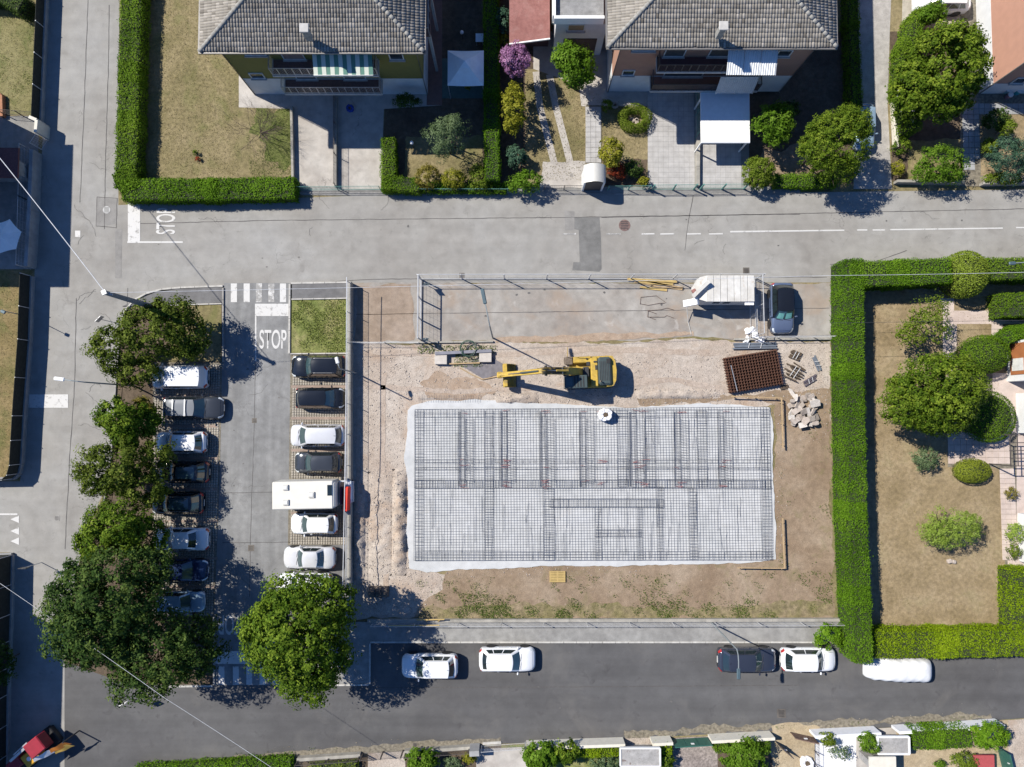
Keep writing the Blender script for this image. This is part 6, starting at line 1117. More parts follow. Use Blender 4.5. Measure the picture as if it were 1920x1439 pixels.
# ================================================================ fences, walls
M_galv = mat('galvanised_steel', (.50, .505, .51), .5, .25, var=.1); M_gren = mat('green_fence_paint', (.10, .24, .21), .5)
def mesh_fence(kind, label, pts, h, post_step, m, z0=0., wires=.3, post=.05, rail=.035, feet=False, cat='fence', infill=None, base=None, vert=True, npost=None, skip_tag=False):
    w = [G(*p) for p in pts]; o = thing(kind, label, cat, (w[0].x, w[0].y, 0)); wi = MB()
    for a, b in zip(w, w[1:]):
        L = (b - a).length; n = max(1, round(L / post_step)); t = (b - a) / n
        for k in range(n):
            p, q = a + t * k, a + t * (k + 1)
            for zz in (z0 + h, z0 + .15): r = MB(); r.tube([(p.x, p.y, zz), (q.x, q.y, zz)], rail / 2, 5); r.build('rail', m, o, world=True)
            if wires: 
                nn = int((q - p).length / wires)
                if vert: [wi.bar((*(p.lerp(q, (i + .5) / nn))[:2], z0 + .15), (*(p.lerp(q, (i + .5) / nn))[:2], z0 + h), .007, .007) for i in range(nn)]
                [wi.bar((p.x, p.y, z0 + .15 + (h - .15) * i / 5), (q.x, q.y, z0 + .15 + (h - .15) * i / 5), .007, .007) for i in range(1, 5)]
        for k in range(n + 1):
            p = a + t * k; r = MB(); r.bar((p.x, p.y, 0), (p.x, p.y, z0 + h + .03), post, post)
            if feet: r.bbox((p.x, p.y, .07), (.25, .65, .14), 0, .03)
            r.build('post', m, o, world=True)
    if wires: x = wi.build('wire_mesh', m, o, world=True); x['kind'] = 'stuff'
    return o
mesh_fence('site_fence', 'galvanised mesh fence along the top of the building site', [(788, 524), (1418, 523)], 1.9, 3.45, M_galv, wires=.6, rail=.06, post=.07); mesh_fence('site_fence', 'galvanised mesh gate fence at the left end of the dusty asphalt', [(790, 525), (789, 638)], 1.9, 1.7, M_galv, wires=.4, rail=.11, post=.09)
mesh_fence('site_fence', 'galvanised mesh fence between the mixing unit and the black-roofed car', [(1414, 524), (1417, 630)], 1.9, 2.2, M_galv, wires=.5, rail=.07); mesh_fence('site_fence', 'second inner line of galvanised fence beside the mixing unit', [(1405, 560), (1406, 632)], 1.7, 3.2, M_galv, wires=.6)
mesh_fence('site_fence', 'low mesh fence from the site fence corner to the right hedge', [(1420, 634), (1556, 633)], 1.1, 1.5, M_galv, wires=.5); mesh_fence('site_fence', 'low mesh fence from the site wall to the gate fence', [(660, 644), (787, 644)], .9, 2.6, M_galv, wires=.7)
for i, (x, y, a_, lab) in enumerate([(803, 538, 0, 'dark grey sign board hung inside the left fence corner'), (801, 640, 0, 'dark grey sign board at the lower left gate post')]):
    p = G(x, y); o = thing('sign_board', lab, 'sign', (p.x, p.y, 0)); mb = MB(); mb.box((0, 0, 1.1), (.45, .04, .6), 0, .5); mb.build('board', mat('sign_grey', (.07, .10, .12), .5), o); mb = MB(); mb.bar((0, .06, 0), (0, .06, 1.2), .04, .04); mb.build('post', M_galv, o)
# kerb/wall pieces round the site
def wall(label, pts, th, h, m, name='wall', cat='wall', cap=None, cut=None):
    w = [G(*p) for p in pts]; o = thing(name, label, cat, (w[0].x, w[0].y, 0)); 
    for i, (a, b) in enumerate(zip(w, w[1:])):
        n = 1 if not cut else max(1, round((b - a).length / cut)); t = (b - a) / n; ang = math.atan2(t.y, t.x)
        for k in range(n):
            c_ = a + t * (k + .5); mb = MB(); mb.bbox((c_.x, c_.y, h / 2 + .002 * i), (t.length - (.012 if cut else -.0), th, h), ang, .012); x = mb.build('wall_section', m, o, world=True)
            if cap: q = MB(); q.bbox((c_.x, c_.y, h + .03 + .002 * i), (t.length - .01, th + .08, .06), ang, .01); q.build('coping', cap, x, world=True)
    return o
M_cwall = ground('cast_concrete_wall', [(.3, (.24, .23, .205)), (.7, (.35, .33, .29))], scale=.8, fine=(30, .12), mid=(2, .18), bump=.3)
wall('concrete retaining wall between the right parking bays and the site', [(660, 532), (659, 1100), (657, 1160)], .26, .95, M_cwall, cut=4.); wall('low concrete wall along the grey pavement below the site', [(690, 1163), (1572, 1161)], .24, .35, M_cwall, cut=5.); wall('low concrete kerb wall above the gravel at the right', [(1375, 637), (1557, 636)], .16, .25, M_cwall, cut=3.); wall('thin concrete kerb wall under the gate fence', [(776, 643), (925, 641)], .14, .2, M_cwall, cut=3.)
mesh_fence('wall_fence', 'mesh fence on top of the concrete wall beside the right parking bays', [(659, 534), (657, 1100)], .7, 2.5, M_galv, z0=.95, wires=.5, post=.04)
mesh_fence('pavement_fence', 'galvanised mesh fence along the grey pavement below the site', [(700, 1167), (1578, 1165)], 1.15, 3.5, M_galv, wires=.5, post=.05)
tr_ = thing('trestle', 'yellow trestle with cross legs by the lower left of the site', 'trestle', G(805, 1160)[:])
for q_ in ([(784, 1157, .8), (835, 1156, .8)], [(732, 1168, .8), (826, 1167, .8)], [(799, 1167, .05), (803, 1157, .8)], [(820, 1167, .05), (826, 1157, .8)]): mb = MB(); mb.bar((*G(*q_[0][:2])[:2], q_[0][2]), (*G(*q_[1][:2])[:2], q_[1][2]), .09, .06); mb.build('beam', M_ply, tr_, world=True)
# ================================================================ boundary walls, gates, furniture
M_wgrey = ground('rendered_boundary_wall', [(.3, (.27, .27, .27)), (.7, (.36, .36, .36))], scale=.6, fine=(30, .1), mid=(2, .14), bump=.3)
M_net = mat('dark_screen_net', (.022, .026, .022), .95, var=.3, scale=5); M_cream2 = mat('cream_wall', (.60, .57, .49), .9, var=.06); M_whw = mat('whitewashed_wall', (.70, .71, .73), .9, var=.05)
def screen_fence(label, pts, h0, h1, mw, ms, ps=2.4):
    w = [G(*p) for p in pts]; o = thing('boundary_fence', label, 'fence', (w[0].x, w[0].y, 0))
    for i, (a, b) in enumerate(zip(w, w[1:])):
        n = max(1, round((b - a).length / ps)); t = (b - a) / n
        for k in range(n):
            p, q = a + t * k, a + t * (k + 1); mb = MB(); mb.bar((p.x, p.y, h0 / 2), (q.x, q.y, h0 / 2), .22, h0 + .002 * i); mb.build('wall_section', mw, o, world=True)
            mb = MB(); mb.bar((p.x - .02, p.y, (h0 + h1) / 2), (q.x - .02, q.y, (h0 + h1) / 2), .03, h1 - h0 - .02); mb.build('screen', ms, o, world=True); mb = MB(); mb.bar((p.x + .03, p.y, h0), (p.x + .03, p.y, h1 + .04), .05, .05); mb.build('post', M_galv, o, world=True)
    return o
screen_fence('low wall with tall dark screen along the upper left garden', [(92, -300), (91, 0), (81, 232)], .45, 1.4, M_wgrey, M_net)
screen_fence('low wall with dark screen curving round the left street corner', [(64, 520), (60, 640), (50, 780), (45, 870), (40, 888), (30, 897), (-80, 899)], .45, 1.6, M_wgrey, M_net)
screen_fence('dark garden fence at the lower left corner', [(26, 1040), (24, 1150), (18, 1300), (14, 1700)], .3, 1.9, M_wgrey, M_net); screen_fence('short dark fence north of the lower left lawn', [(-120, 1043), (26, 1039)], .3, 1.5, M_wgrey, M_net)
wall('long plain boundary wall beside the shaded yards at the left', [(76, 290), (72, 400), (66, 505)], .3, 1.1, M_wgrey, cut=4.5); mesh_fence('yard_fence', 'thin wire fence behind the long boundary wall at the left', [(64, 285), (62, 380), (58, 505)], 1.7, 2.4, M_galv, wires=.5); wall('pale wall stub with slatted gate at the upper left', [(78, 234), (92, 240), (90, 262)], .25, 1.5, M_cream2)
mesh_fence('pedestrian_gate', 'slatted metal gate by the pale wall stub', [(92, 264), (80, 282)], 1.5, 1.2, M_galv, wires=.15); mesh_fence('garden_railing', 'dark garden railing between the upper left lawn and yard', [(10, 216), (80, 222)], 1.1, 2, M_dframe, wires=.2)
# bottom strip walls
mesh_fence('slat_fence', 'dark slat fence on the grey wall left of the first gate at the bottom', [(562, 1421), (676, 1413)], .75, 2.4, M_dframe, z0=.5, wires=.12, post=.06); wall('grey wall under the dark slat fence at the bottom', [(560, 1420), (678, 1412)], .26, .5, M_cwall); mesh_fence('vehicle_gate', 'dark barred vehicle gate between the two grey walls', [(681, 1412), (756, 1407)], 1.2, 1.6, M_dframe, wires=.12, post=.09)
wall('grey wall right of the barred vehicle gate', [(760, 1406), (882, 1398)], .26, .5, M_cwall); mesh_fence('slat_fence', 'dark slat fence on the grey wall behind the bright green bush', [(762, 1407), (880, 1399)], .75, 2.4, M_dframe, z0=.5, wires=.12, post=.06); wall('small grey gate pillar block', [(882, 1399), (900, 1398)], .4, 1.3, M_wgrey, name='gate_pillar', cat='pillar'); mesh_fence('vehicle_gate', 'grey sliding gate beside the small pillar block', [(903, 1398), (985, 1392)], 1.1, 3, M_galv, wires=.2, post=.08); wall('low concrete sill of the grey sliding gate', [(905, 1394), (940, 1392)], .2, .1, M_kerb)
for lab, pts, m_ in (('cream wall along the clipped yellow green hedge', [(987, 1391), (1168, 1385)], M_cream2), ('short cream wall pier between two openings', [(1218, 1384), (1256, 1382)], M_cream2), ('cream wall right of the green gate', [(1327, 1379), (1443, 1373)], M_cream2), ('whitewashed wall in front of the white patio', [(1517, 1370), (1638, 1364)], M_whw), ('whitewashed wall in front of the clipped green bushes', [(1671, 1362), (1780, 1356), (1865, 1350)], M_whw)): wall(lab, pts, .22, 1.15, m_)
def sheet_gate(label, a, b, h, m, n=3):
    a, b = G(*a), G(*b); o = thing('gate', label, 'gate', (a.x, a.y, 0))
    for k in range(n): p, q = a.lerp(b, (k + .02) / n), a.lerp(b, (k + .98) / n); mb = MB(); mb.bar((p.x, p.y, h / 2 + .06), (q.x, q.y, h / 2 + .06), .04, h - .06); mb.build('gate_panel', m, o, world=True)
    mb = MB(); mb.bar((a.x, a.y, h + .06), (b.x, b.y, h + .06), .07, .07); mb.build('top_rail', m, o, world=True); mb = MB(); c_ = a.lerp(b, .5); mb.box((c_.x, c_.y + .06, h - .25), (.25, .03, .16)); mb.build('number_plate', M_white2, o, world=True); return o
M_ggate = mat('dark_green_gate', (.03, .11, .085), .5); sheet_gate('dark green sheet metal gate between cream walls', (1258, 1386), (1326, 1382), 1.3, M_ggate); sheet_gate('dark green gate at the lower right corner', (1868, 1398), (1878, 1440), 1.4, M_ggate); sheet_gate('rusty brown gate leaf standing open on the sandy yard', (1480, 1372), (1524, 1382), 1.1, mat('rusty_gate', (.16, .10, .075), .85, var=.35, scale=7)); sheet_gate('narrow dark gate leaf swung into the sandy yard', (1452, 1388), (1478, 1410), 1.0, M_dframe, 2)
mesh_fence('yard_fence', 'irregular dark fence between sandy yard and white patio', [(1526, 1384), (1527, 1500)], .9, 1.0, M_dframe, wires=.2)
def shed(label, x0, y0, x1, y1, z, mroof, mframe, name='shed', edge=True, th=.14):
    a, b = P(x0, y1, z), P(x1, y0, z); o = thing(name, label, 'shed', ((a.x + b.x) / 2, (a.y + b.y) / 2, 0)); mb = MB(); mb.box(((a.x + b.x) / 2, (a.y + b.y) / 2, z), (b.x - a.x, b.y - a.y, th)); mb.build('roof', mroof, o, world=True)
    if edge:
        for p, q in (((a.x, a.y), (b.x, a.y)), ((a.x, b.y), (b.x, b.y)), ((a.x, a.y), (a.x, b.y)), ((b.x, a.y), (b.x, b.y))): mb = MB(); mb.bar((*p, z + .05), (*q, z + .05), .12, th + (.05 if p[0] == q[0] else .058)); mb.build('roof_edge', mframe, o, world=True)
    mb = MB(); mb.box(((a.x + b.x) / 2, (a.y + b.y) / 2 - .15, z / 2 - .1), ((b.x - a.x) * .8, (b.y - a.y) * .45, z - .2)); mb.build('wall', M_croof, o, world=True); return o
M_croof = ground('weathered_flat_roof', [(.3, (.25, .245, .235)), (.7, (.36, .35, .34))], scale=1.5, fine=(20, .15), mid=(4, .12), bump=.3, stain=[(2, .6, .7, (.12, .08, .07), .8)])
shed('flat concrete shed roof with brown stained edge at the bottom', 1163, 1402, 1237, 1436, 1.6, M_croof, M_wwall); shed('small flat grey roof between two green bushes at the bottom right', 1645, 1381, 1703, 1413, 1.5, M_croof, M_whw); shed('small red ribbed kennel roof at the lower right', 1826, 1416, 1863, 1446, 1.2, mat('red_ribbed_roof', (.36, .07, .07), .6, var=.1, scale=10), M_wood, edge=False); 
for k in range(6): pass
shed('pale ribbed lean-to roof at the bottom edge', 1630, 1419, 1679, 1450, 2.0, M_cream2, M_wwall, edge=False)
sack('white cloth heap lying on the sandy yard', 1511, 1428, .5, .35, M_bag, 'cloth_heap', 'cloth', 9)
# street-side fences of the upper gardens
mesh_fence('garden_fence', 'green railing in front of the flower bed beside the arched gate roof', [(1139, 357), (1216, 356)], 1.0, 2, M_gren, wires=.12, post=.07); mesh_fence('vehicle_gate', 'green vehicle gate in front of the wide slab driveway', [(1222, 357), (1300, 356)], 1.25, 1.7, M_gren, wires=.14, post=.1); mesh_fence('vehicle_gate', 'green vehicle gate in front of the carport driveway', [(1312, 356), (1394, 355)], 1.25, 1.8, M_gren, wires=.14, post=.1)
mesh_fence('garden_fence', 'thin green fence in front of the two concrete driveways', [(556, 358), (714, 357)], 1.0, 3.3, M_gren, wires=.3); mesh_fence('garden_fence', 'thin fence behind the street hedge of the olive house garden', [(718, 362), (1010, 362)], 1.0, 2.5, M_gren, wires=.4); mesh_fence('vehicle_gate', 'dark gate left of the arched gate roof', [(1020, 356), (1094, 356)], 1.0, 1.6, M_dframe, wires=.14)
wall('low wall between the two concrete driveways', [(631, 180), (631, 352)], .2, .45, M_cwall, cut=2.); wall('low wall between lawn and left driveway', [(549, 203), (552, 350)], .2, .45, M_cwall, cut=2.); mesh_fence('garden_fence', 'dark fence on the low wall between the two driveways', [(632, 182), (632, 352)], .7, 2.2, M_dframe, z0=.45, wires=.25); wall('low stone wall between slab driveway and carport', [(1307, 175), (1306, 352)], .28, .5, M_cwall, cut=1.6); mesh_fence('garden_fence', 'grey green fence on the low stone wall beside the carport', [(1303, 178), (1303, 260)], .8, 1.6, M_gren, z0=.5, wires=.3)
wall('garden wall by the street at the upper right', [(1675, 344), (1800, 346)], .22, .6, M_cwall); wall('garden wall by the street at the far upper right', [(1835, 348), (2000, 345)], .22, .6, M_cwall); wall('low pale edging wall beside the block driveway', [(1672, 195), (1676, 280)], .3, .5, M_cream2)
# arched gate roof
a, b = P(1095, 343, 2.2), P(1136, 309, 2.2); ag = thing('gate_canopy', 'white barrel-arched canopy over the garden gate', 'canopy', ((a.x + b.x) / 2, (a.y + b.y) / 2, 0)); mb = MB(); mb.grid(lambda u, v: (a.x + (b.x - a.x) * u, a.y + (b.y - a.y) * v, 2.05 + .5 * math.sin(u * math.pi) ** .8), 20, 5); mb.build('arched_roof', mat('cream_sheet', (.52, .51, .47), .4, var=.04), ag, world=True, smooth=True)
for x in (a.x + .1, b.x - .1): mb = MB(); mb.box((x, (a.y + b.y) / 2, 1.02), (.14, b.y - a.y - .1, 2.04)); mb.build('side_wall', M_wwall, ag, world=True)
mb = MB(); mb.box(((a.x + b.x) / 2, a.y + .15, 1.0), (b.x - a.x - .4, .06, 2.0)); mb.build('gate_door', M_dframe, ag, world=True)
# gazebo, parasol, globes
def canopy(label, px0, py0, px1, py1, z, m, kind='gazebo', n=4):
    a, b = P(px0, py1, z), P(px1, py0, z); cx, cy = (a.x + b.x) / 2, (a.y + b.y) / 2; o = thing(kind, label, kind, (cx, cy, 0)); hx, hy = (b.x - a.x) / 2, (b.y - a.y) / 2
    if n == 4:
        for k in range(4):
            q = [(-hx, -hy), (hx, -hy), (hx, hy), (-hx, hy)]; p0, p1 = q[k], q[(k + 1) % 4]
            mb = MB(); mb.grid(lambda u, v: ((p0[0] + (p1[0] - p0[0]) * u) * (1 - v * .72), (p0[1] + (p1[1] - p0[1]) * u) * (1 - v * .72), z + .75 * v - .09 * math.sin(u * math.pi) * (1 - v) - .06 * math.sin(v * 3.14)), 8, 6); mb.build('canopy_panel', m, o)
        mb = MB(); mb.add([(-hx * .3, -hy * .3, z + .78), (hx * .3, -hy * .3, z + .78), (hx * .3, hy * .3, z + .78), (-hx * .3, hy * .3, z + .78), (0, 0, z + 1.05)], [(0, 1, 4), (1, 2, 4), (2, 3, 4), (3, 0, 4)]); mb.build('vent_cap', m, o)
        for x in (-hx, hx):
            for y in (-hy, hy): mb = MB(); mb.bar((x * .96, y * .96, 0), (x * .96, y * .96, z), .06, .06); mb.build('post', M_alu, o)
    else:
        for k in range(n):
            t0, t1 = 2 * math.pi * k / n + .25, 2 * math.pi * (k + 1) / n + .25; mb = MB()
            mb.grid(lambda u, v: ((math.cos(t0) * (1 - u) + math.cos(t1) * u) * hx * (1 - v) * (1 - .06 * math.sin(u * 3.14)), (math.sin(t0) * (1 - u) + math.sin(t1) * u) * hy * (1 - v) * (1 - .06 * math.sin(u * 3.14)), z + .55 * v - .05 * math.sin(u * 3.14) * (1 - v)), 4, 4); mb.build('canopy_panel', m, o)
        mb = MB(); mb.tube([(0, 0, 0), (0, 0, z + .6)], .03); mb.build('pole', M_alu, o)
        mb = MB(); mb.tube([(0, 0, z + .56), (0, 0, z + .64)], .06, 8); mb.build('finial', M_dark, o)
    return o
M_cloth = mat('pale_blue_cloth', (.74, .78, .80), .8, var=.06, scale=2)
canopy('pale square garden gazebo in the shade of the olive house', 839, 95, 907, 161, 2.3, M_cloth); canopy('six-sided pale parasol in the shaded yard at the left edge', -25, 410, 42, 477, 2.3, M_cloth, 'parasol', 6)
for (x, y, lab) in ((772, 268, 'white globe garden lamp on the dry lawn'), (866, 61, 'white globe garden lamp in deep shade above the gazebo')):
    p = P(x, y, 1.1); o = thing('globe_lamp', lab, 'garden lamp', (p.x, p.y, 0)); mb = MB(); mb.grid(lambda u, v: (.15 * math.cos(u * 6.2832) * math.sin(v * 3.1416), .15 * math.sin(u * 6.2832) * math.sin(v * 3.1416), 1.1 + .15 * math.cos(v * 3.1416)), 14, 8); mb.build('globe', M_white2, o, smooth=True); mb = MB(); mb.tube([(0, 0, 0), (0, 0, .98)], .03); mb.build('post', M_dark, o)
p = P(899, 71, .7); o = thing('garden_table', 'small pale square table in deep shade above the gazebo', 'table', (p.x, p.y, 0)); mb = MB(); mb.bbox((0, 0, .7), (.62, .7, .04), 0, .01); mb.build('table_top', M_cloth, o)
for x in (-.25, .25):
    for y in (-.28, .28): mb = MB(); mb.bar((x, y, 0), (x, y, .68), .04, .04); mb.build('leg', M_alu, o)
sack('bright blue plastic sheet crumpled on the shaded driveway', 657, 205, .3, .25, mat('blue_plastic', (.01, .05, .32), .5), 'plastic_sheet', 'plastic sheet', 12)
for (x, y, m_, lab) in ((1883, 172, mat('pale_cyan_plastic', (.30, .52, .56), .5), 'pale cyan tub against the white base wall of the salmon house'), (1904, 174, mat('teal_plastic', (.05, .36, .40), .5), 'teal round tub beside the pale cyan tub'), (1886, 184, mat('purple_pot', (.22, .14, .2), .6), 'purple flowerpot below the pale cyan tub')):
    p = G(x, y); o = thing('tub', lab, 'tub', (p.x, p.y, 0)); r_ = .3 if 'pot' not in lab else .2; mb = MB(); mb.tube([(0, 0, .02), (0, 0, .55)], r_ * .85, 16, r2=r_); mb.build('tub_body', m_, o, smooth=False); mb = MB(); mb.tube([(0, 0, .55), (0, 0, .59)], r_ * 1.06, 16); mb.build('rim', M_frame, o)
# bungalow at right edge with pergola
h4 = thing('house', 'white-walled house with pink terrace at the right edge', 'house', G(1950, 860)[:]); A_, B_ = G(1888, 716), G(2150, 642); mb = MB(); mb.prism([(A_.x, A_.y), (B_.x, A_.y), (B_.x, B_.y), (A_.x, B_.y)], 0, 2.9); mb.build('wall', M_wwall, h4, world=True)
mb = MB(); mb.bar((A_.x - .03, A_.y + .5, 1.5), (A_.x - .03, B_.y - .2, 1.5), .05, 2.0); mb.build('shutter', mat('orange_wood', (.34, .13, .05), .6), h4, world=True); mb = MB(); mb.bar((A_.x - .06, A_.y + .8, 1.3), (A_.x - .06, B_.y - 1.4, 1.3), .05, 1.2); mb.build('door', M_frame, h4, world=True)
A2, B2 = G(1906, 812), G(2150, 738); mb = MB(); mb.prism([(A2.x, A2.y), (B2.x, A2.y), (B2.x, B2.y), (A2.x, B2.y)], 0, 1.0); mb.build('low_wall', M_wwall, h4, world=True); A3, B3 = G(1910, 1052), G(2150, 962); mb = MB(); mb.prism([(A3.x, A3.y), (B3.x, A3.y), (B3.x, B3.y), (A3.x, B3.y)], 0, 1.3); mb.build('low_wall', M_wwall, h4, world=True)
pg = thing('pergola', 'dark steel grid pergola over the terrace at the right edge', 'pergola', G(1880, 845)[:]); q0, q1 = P(1894, 874, 2.4), P(1990, 816, 2.4)
for i in range(5): y = q0.y + (q1.y - q0.y) * i / 4; mb = MB(); mb.bar((q0.x, y, 2.4), (q1.x, y, 2.4), .06, .08); mb.build('beam', M_dframe, pg, world=True)
for i in range(8): x = q0.x + (q1.x - q0.x) * i / 7; mb = MB(); mb.bar((x, q0.y, 2.46), (x, q1.y, 2.46), .05, .06); mb.build('cross_beam', M_dframe, pg, world=True)
for y in (q0.y, q1.y): mb = MB(); mb.bar((q0.x + .03, y, 0), (q0.x + .03, y, 2.36), .08, .08); mb.build('post', M_dframe, pg, world=True)
# red shed and planter at left edge
shed('dark red tiled lean-to in the shaded yard at the left edge', -60, 278, 36, 334, 2.4, mat('dark_red_tiles', (.12, .045, .045), .8, var=.25, scale=9), M_net, edge=False); wall('low orange brick planter at the left edge of the upper lawn', [(-30, 182), (8, 182), (9, 222)], .25, .4, mat('orange_brick', (.32, .15, .08), .9, var=.2, scale=8), name='planter', cat='planter')
# ================================================================ lamps, poles, wires
M_lamp = mat('lamp_grey', (.22, .25, .26), .6, .2); M_head2 = mat('lamp_head', (.07, .11, .13), .6, .2); M_cpole = mat('concrete_pole', (.20, .20, .20), .9, var=.15)
def lamp(label, bx, by, z, hx, hy, bend=None, r=.055, hl=.75, group='street lamps', mh=None):
    b = G(bx, by); h = P(hx, hy, z + .35); o = thing('street_lamp', label, 'street lamp', (b.x, b.y, 0), 0, group); top = Vector((b.x, b.y, z)); d = Vector((h.x - b.x, h.y - b.y, 0)); dn = d.normalized() if d.length > .1 else Vector((1, 0, 0))
    mb = MB(); mb.tube([(b.x, b.y, 0), (b.x, b.y, z * .5), top], r * 1.25, 8, r2=r * .8); mb.build('pole', M_lamp, o, world=True); mb = MB(); e = h - dn * hl * .5
    mb.tube([top, top.lerp(e, .25) + Vector((0, 0, .18)), top.lerp(e, .6) + Vector((0, 0, .15)), e], r * .7, 6); mb.build('arm', M_lamp, o, world=True)
    mb = MB(); mb.bbox(h, (hl, .26, .13), math.atan2(dn.y, dn.x), .05); mb.build('lamp_head', mh or M_head2, o, world=True); mb = MB(); mb.bbox((h.x, h.y, h.z - .08), (hl * .7, .2, .03), math.atan2(dn.y, dn.x), .01); mb.build('lens', M_frame, o, world=True); return o
lamp('grey street lamp rising beside the gate fence of the site', 924, 634, 7.6, 907, 556, hl=1.1); lamp('curved street lamp reaching over the dark slate blue car', 1333, 1167, 6.2, 1385, 1264); lamp('pale street lamp reaching from the car park trees over the left street', 252, 724, 6.4, 111, 711, mh=M_white2); lamp('small grey lamp over the topmost black estate', 668, 700, 5.0, 632, 676, hl=.5, mh=M_frame); lamp('small lamp in the shaded garden at the left edge', 57, 594, 2.9, 6, 585, r=.035, hl=.4); lamp('lamp leaning over the hedge at the upper right edge', 1925, 510, 4.0, 1898, 494, hl=.5)
b = G(327, 588); up = thing('utility_pole', 'thick concrete utility pole beside the upper car park tree', 'utility pole', (b.x, b.y, 0)); mb = MB(); mb.tube([(b.x, b.y, 0), (b.x, b.y, 5), (b.x, b.y, 9.4)], .23, 10, r2=.15); mb.build('pole', M_cpole, up, world=True); mb = MB(); mb.bar((b.x - .35, b.y + .1, 9.1), (b.x + .35, b.y - .1, 9.1), .08, .08); mb.box((b.x, b.y, 9.45), (.3, .3, .12), .4); mb.build('bracket', M_galv, up, world=True)
def wire(label, pts, r, m, sag=.25):
    mb = MB(); q = []
    for a, c_ in zip(pts, pts[1:]):
        for k in range(14): t = k / 14; p = a.lerp(c_, t); q.append((p.x, p.y, p.z - 4 * sag * t * (1 - t)))
    q.append(tuple(pts[-1])); mb.tube(q, r, 5, cap=False); o = mb.build('overhead_cable', m, recenter=True); tag(o, label, 'cable'); return o
M_wl = mat('pale_cable', (.55, .56, .58), .5); M_wd = mat('dark_cable', (.05, .05, .055), .6); pt = Vector((b.x, b.y, 9.3))
wire('thick pale overhead cable from the left edge to the concrete pole', [P(-120, 150, 9.3), pt], .028, M_wl); wire('thin grey cable from the concrete pole across the site to the right hedge', [pt, P(1555, 517, 7.5), P(2100, 506, 7.5)], .013, M_wl, .3); wire('pale cable crossing the lower left corner over the big tree', [P(-200, 960, 8.5), P(310, 1310, 8.5), P(700, 1570, 8.5)], .013, M_wl, .15)
wire('pale cable running along the wall above the right parking bays', [P(650, 520, 2.6), P(648, 800, 2.6), P(642, 1130, 2.6)], .03, M_wl, .05); wire('thin dark cable above the right-hand garden path', [P(1555, 606, 5), P(2100, 598, 5)], .012, M_wd, .1)
# small blue sign etc.
for i, (x, y, lab, m_) in enumerate([(78, 1055, 'dark triangular road sign seen edge-on by the lower left fence', M_dark), (258, 1300, 'pale street sign plate below the large dark tree', M_white2), (214, 605, 'grey metal barrier frame on the pavement corner', M_galv)]):
    p = G(x, y); o = thing('road_sign', lab, 'sign', (p.x, p.y, 0)); mb = MB(); mb.tube([(0, 0, 0), (0, 0, 2.2)], .03); mb.build('post', M_galv, o); mb = MB(); mb.box((0, 0, 1.95), (.6, .04, .5), .4 * i); mb.build('plate', m_, o)

# ================================================================ trees and plants
L_maple = leaf_mat('maple_leaves', (.018, .045, .004), (.065, .115, .010), (.19, .26, .028), .2); L_oak = leaf_mat('olive_brown_leaves', (.020, .038, .005), (.062, .092, .012), (.165, .20, .035), .2); L_dark = leaf_mat('dark_tree_leaves', (.014, .034, .008), (.038, .074, .016), (.12, .165, .038), .2)
L_bright = leaf_mat('bright_leaves', (.04, .085, .006), (.085, .165, .012), (.17, .27, .035), .3); L_mag = leaf_mat('glossy_leaves', (.022, .048, .004), (.075, .125, .010), (.21, .27, .03), .22, .5); L_round = leaf_mat('light_round_leaves', (.04, .07, .006), (.10, .145, .014), (.21, .265, .04), .22)
L_yel = leaf_mat('yellow_green_leaves', (.10, .11, .01), (.20, .20, .02), (.34, .33, .05), .3); L_brn = leaf_mat('brownish_yellow_leaves', (.09, .075, .015), (.17, .145, .03), (.28, .25, .06), .3); L_grey = leaf_mat('grey_green_leaves', (.05, .085, .035), (.10, .145, .07), (.20, .26, .14), .3); L_purple = leaf_mat('purple_blossom', (.10, .06, .09), (.27, .12, .27), (.48, .27, .46), .3); L_red = leaf_mat('red_leaves', (.09, .012, .008), (.22, .04, .02), (.34, .09, .04), .3)
L_blue = leaf_mat('blue_green_needles', (.02, .05, .03), (.045, .095, .06), (.11, .18, .12), .2); L_sparse = leaf_mat('pale_green_leaves', (.11, .16, .02), (.22, .30, .05), (.36, .45, .11), .35)
H_bright = leaf_mat('hedge_bright', (.035, .082, .004), (.09, .185, .010), (.175, .29, .022), .22); H_lime = leaf_mat('hedge_lime', (.065, .115, .003), (.165, .245, .007), (.31, .40, .022), .22); H_mid = leaf_mat('hedge_mid', (.032, .075, .004), (.09, .165, .010), (.18, .27, .025), .22)
# car park
tree('broadleaf_tree', 'topmost car park tree beside the concrete utility pole', 286, 618, 70, 50, 3.7, 1.9, L_maple if False else L_oak, 17000, .2, .45, 31, lobes=[(-78, 36, 48, 42, -.8), (-48, 78, 44, 30, -1.6), (60, 12, 40, 42, -.9), (30, -35, 45, 25, -.5)], group='car park trees', shell=.5)
tree('broadleaf_tree', 'small fresh green tree between the topmost tree and the brown leaved tree', 228, 785, 46, 34, 3.4, 1.5, L_maple, 9500, .19, .4, 32, lobes=[(5, 35, 32, 27, -.3), (38, 8, 24, 26, -.9)], group='car park trees', shell=.5)
tree('broadleaf_tree', 'brownish green tree beside the two black glass-roofed cars', 215, 878, 62, 50, 3.8, 2.1, L_oak, 14000, .19, .42, 33, lobes=[(48, 35, 48, 40, -.6), (-35, 20, 38, 32, -.4), (62, -22, 30, 30, -1.2)], group='car park trees', shell=.5)
tree('broadleaf_tree', 'green tree joining the brownish tree and the large dark tree', 222, 988, 72, 48, 4.2, 2.2, L_maple, 15000, .19, .42, 34, lobes=[(45, 25, 40, 40, -.6), (-40, 30, 42, 38, -.2)], group='car park trees', shell=.5)
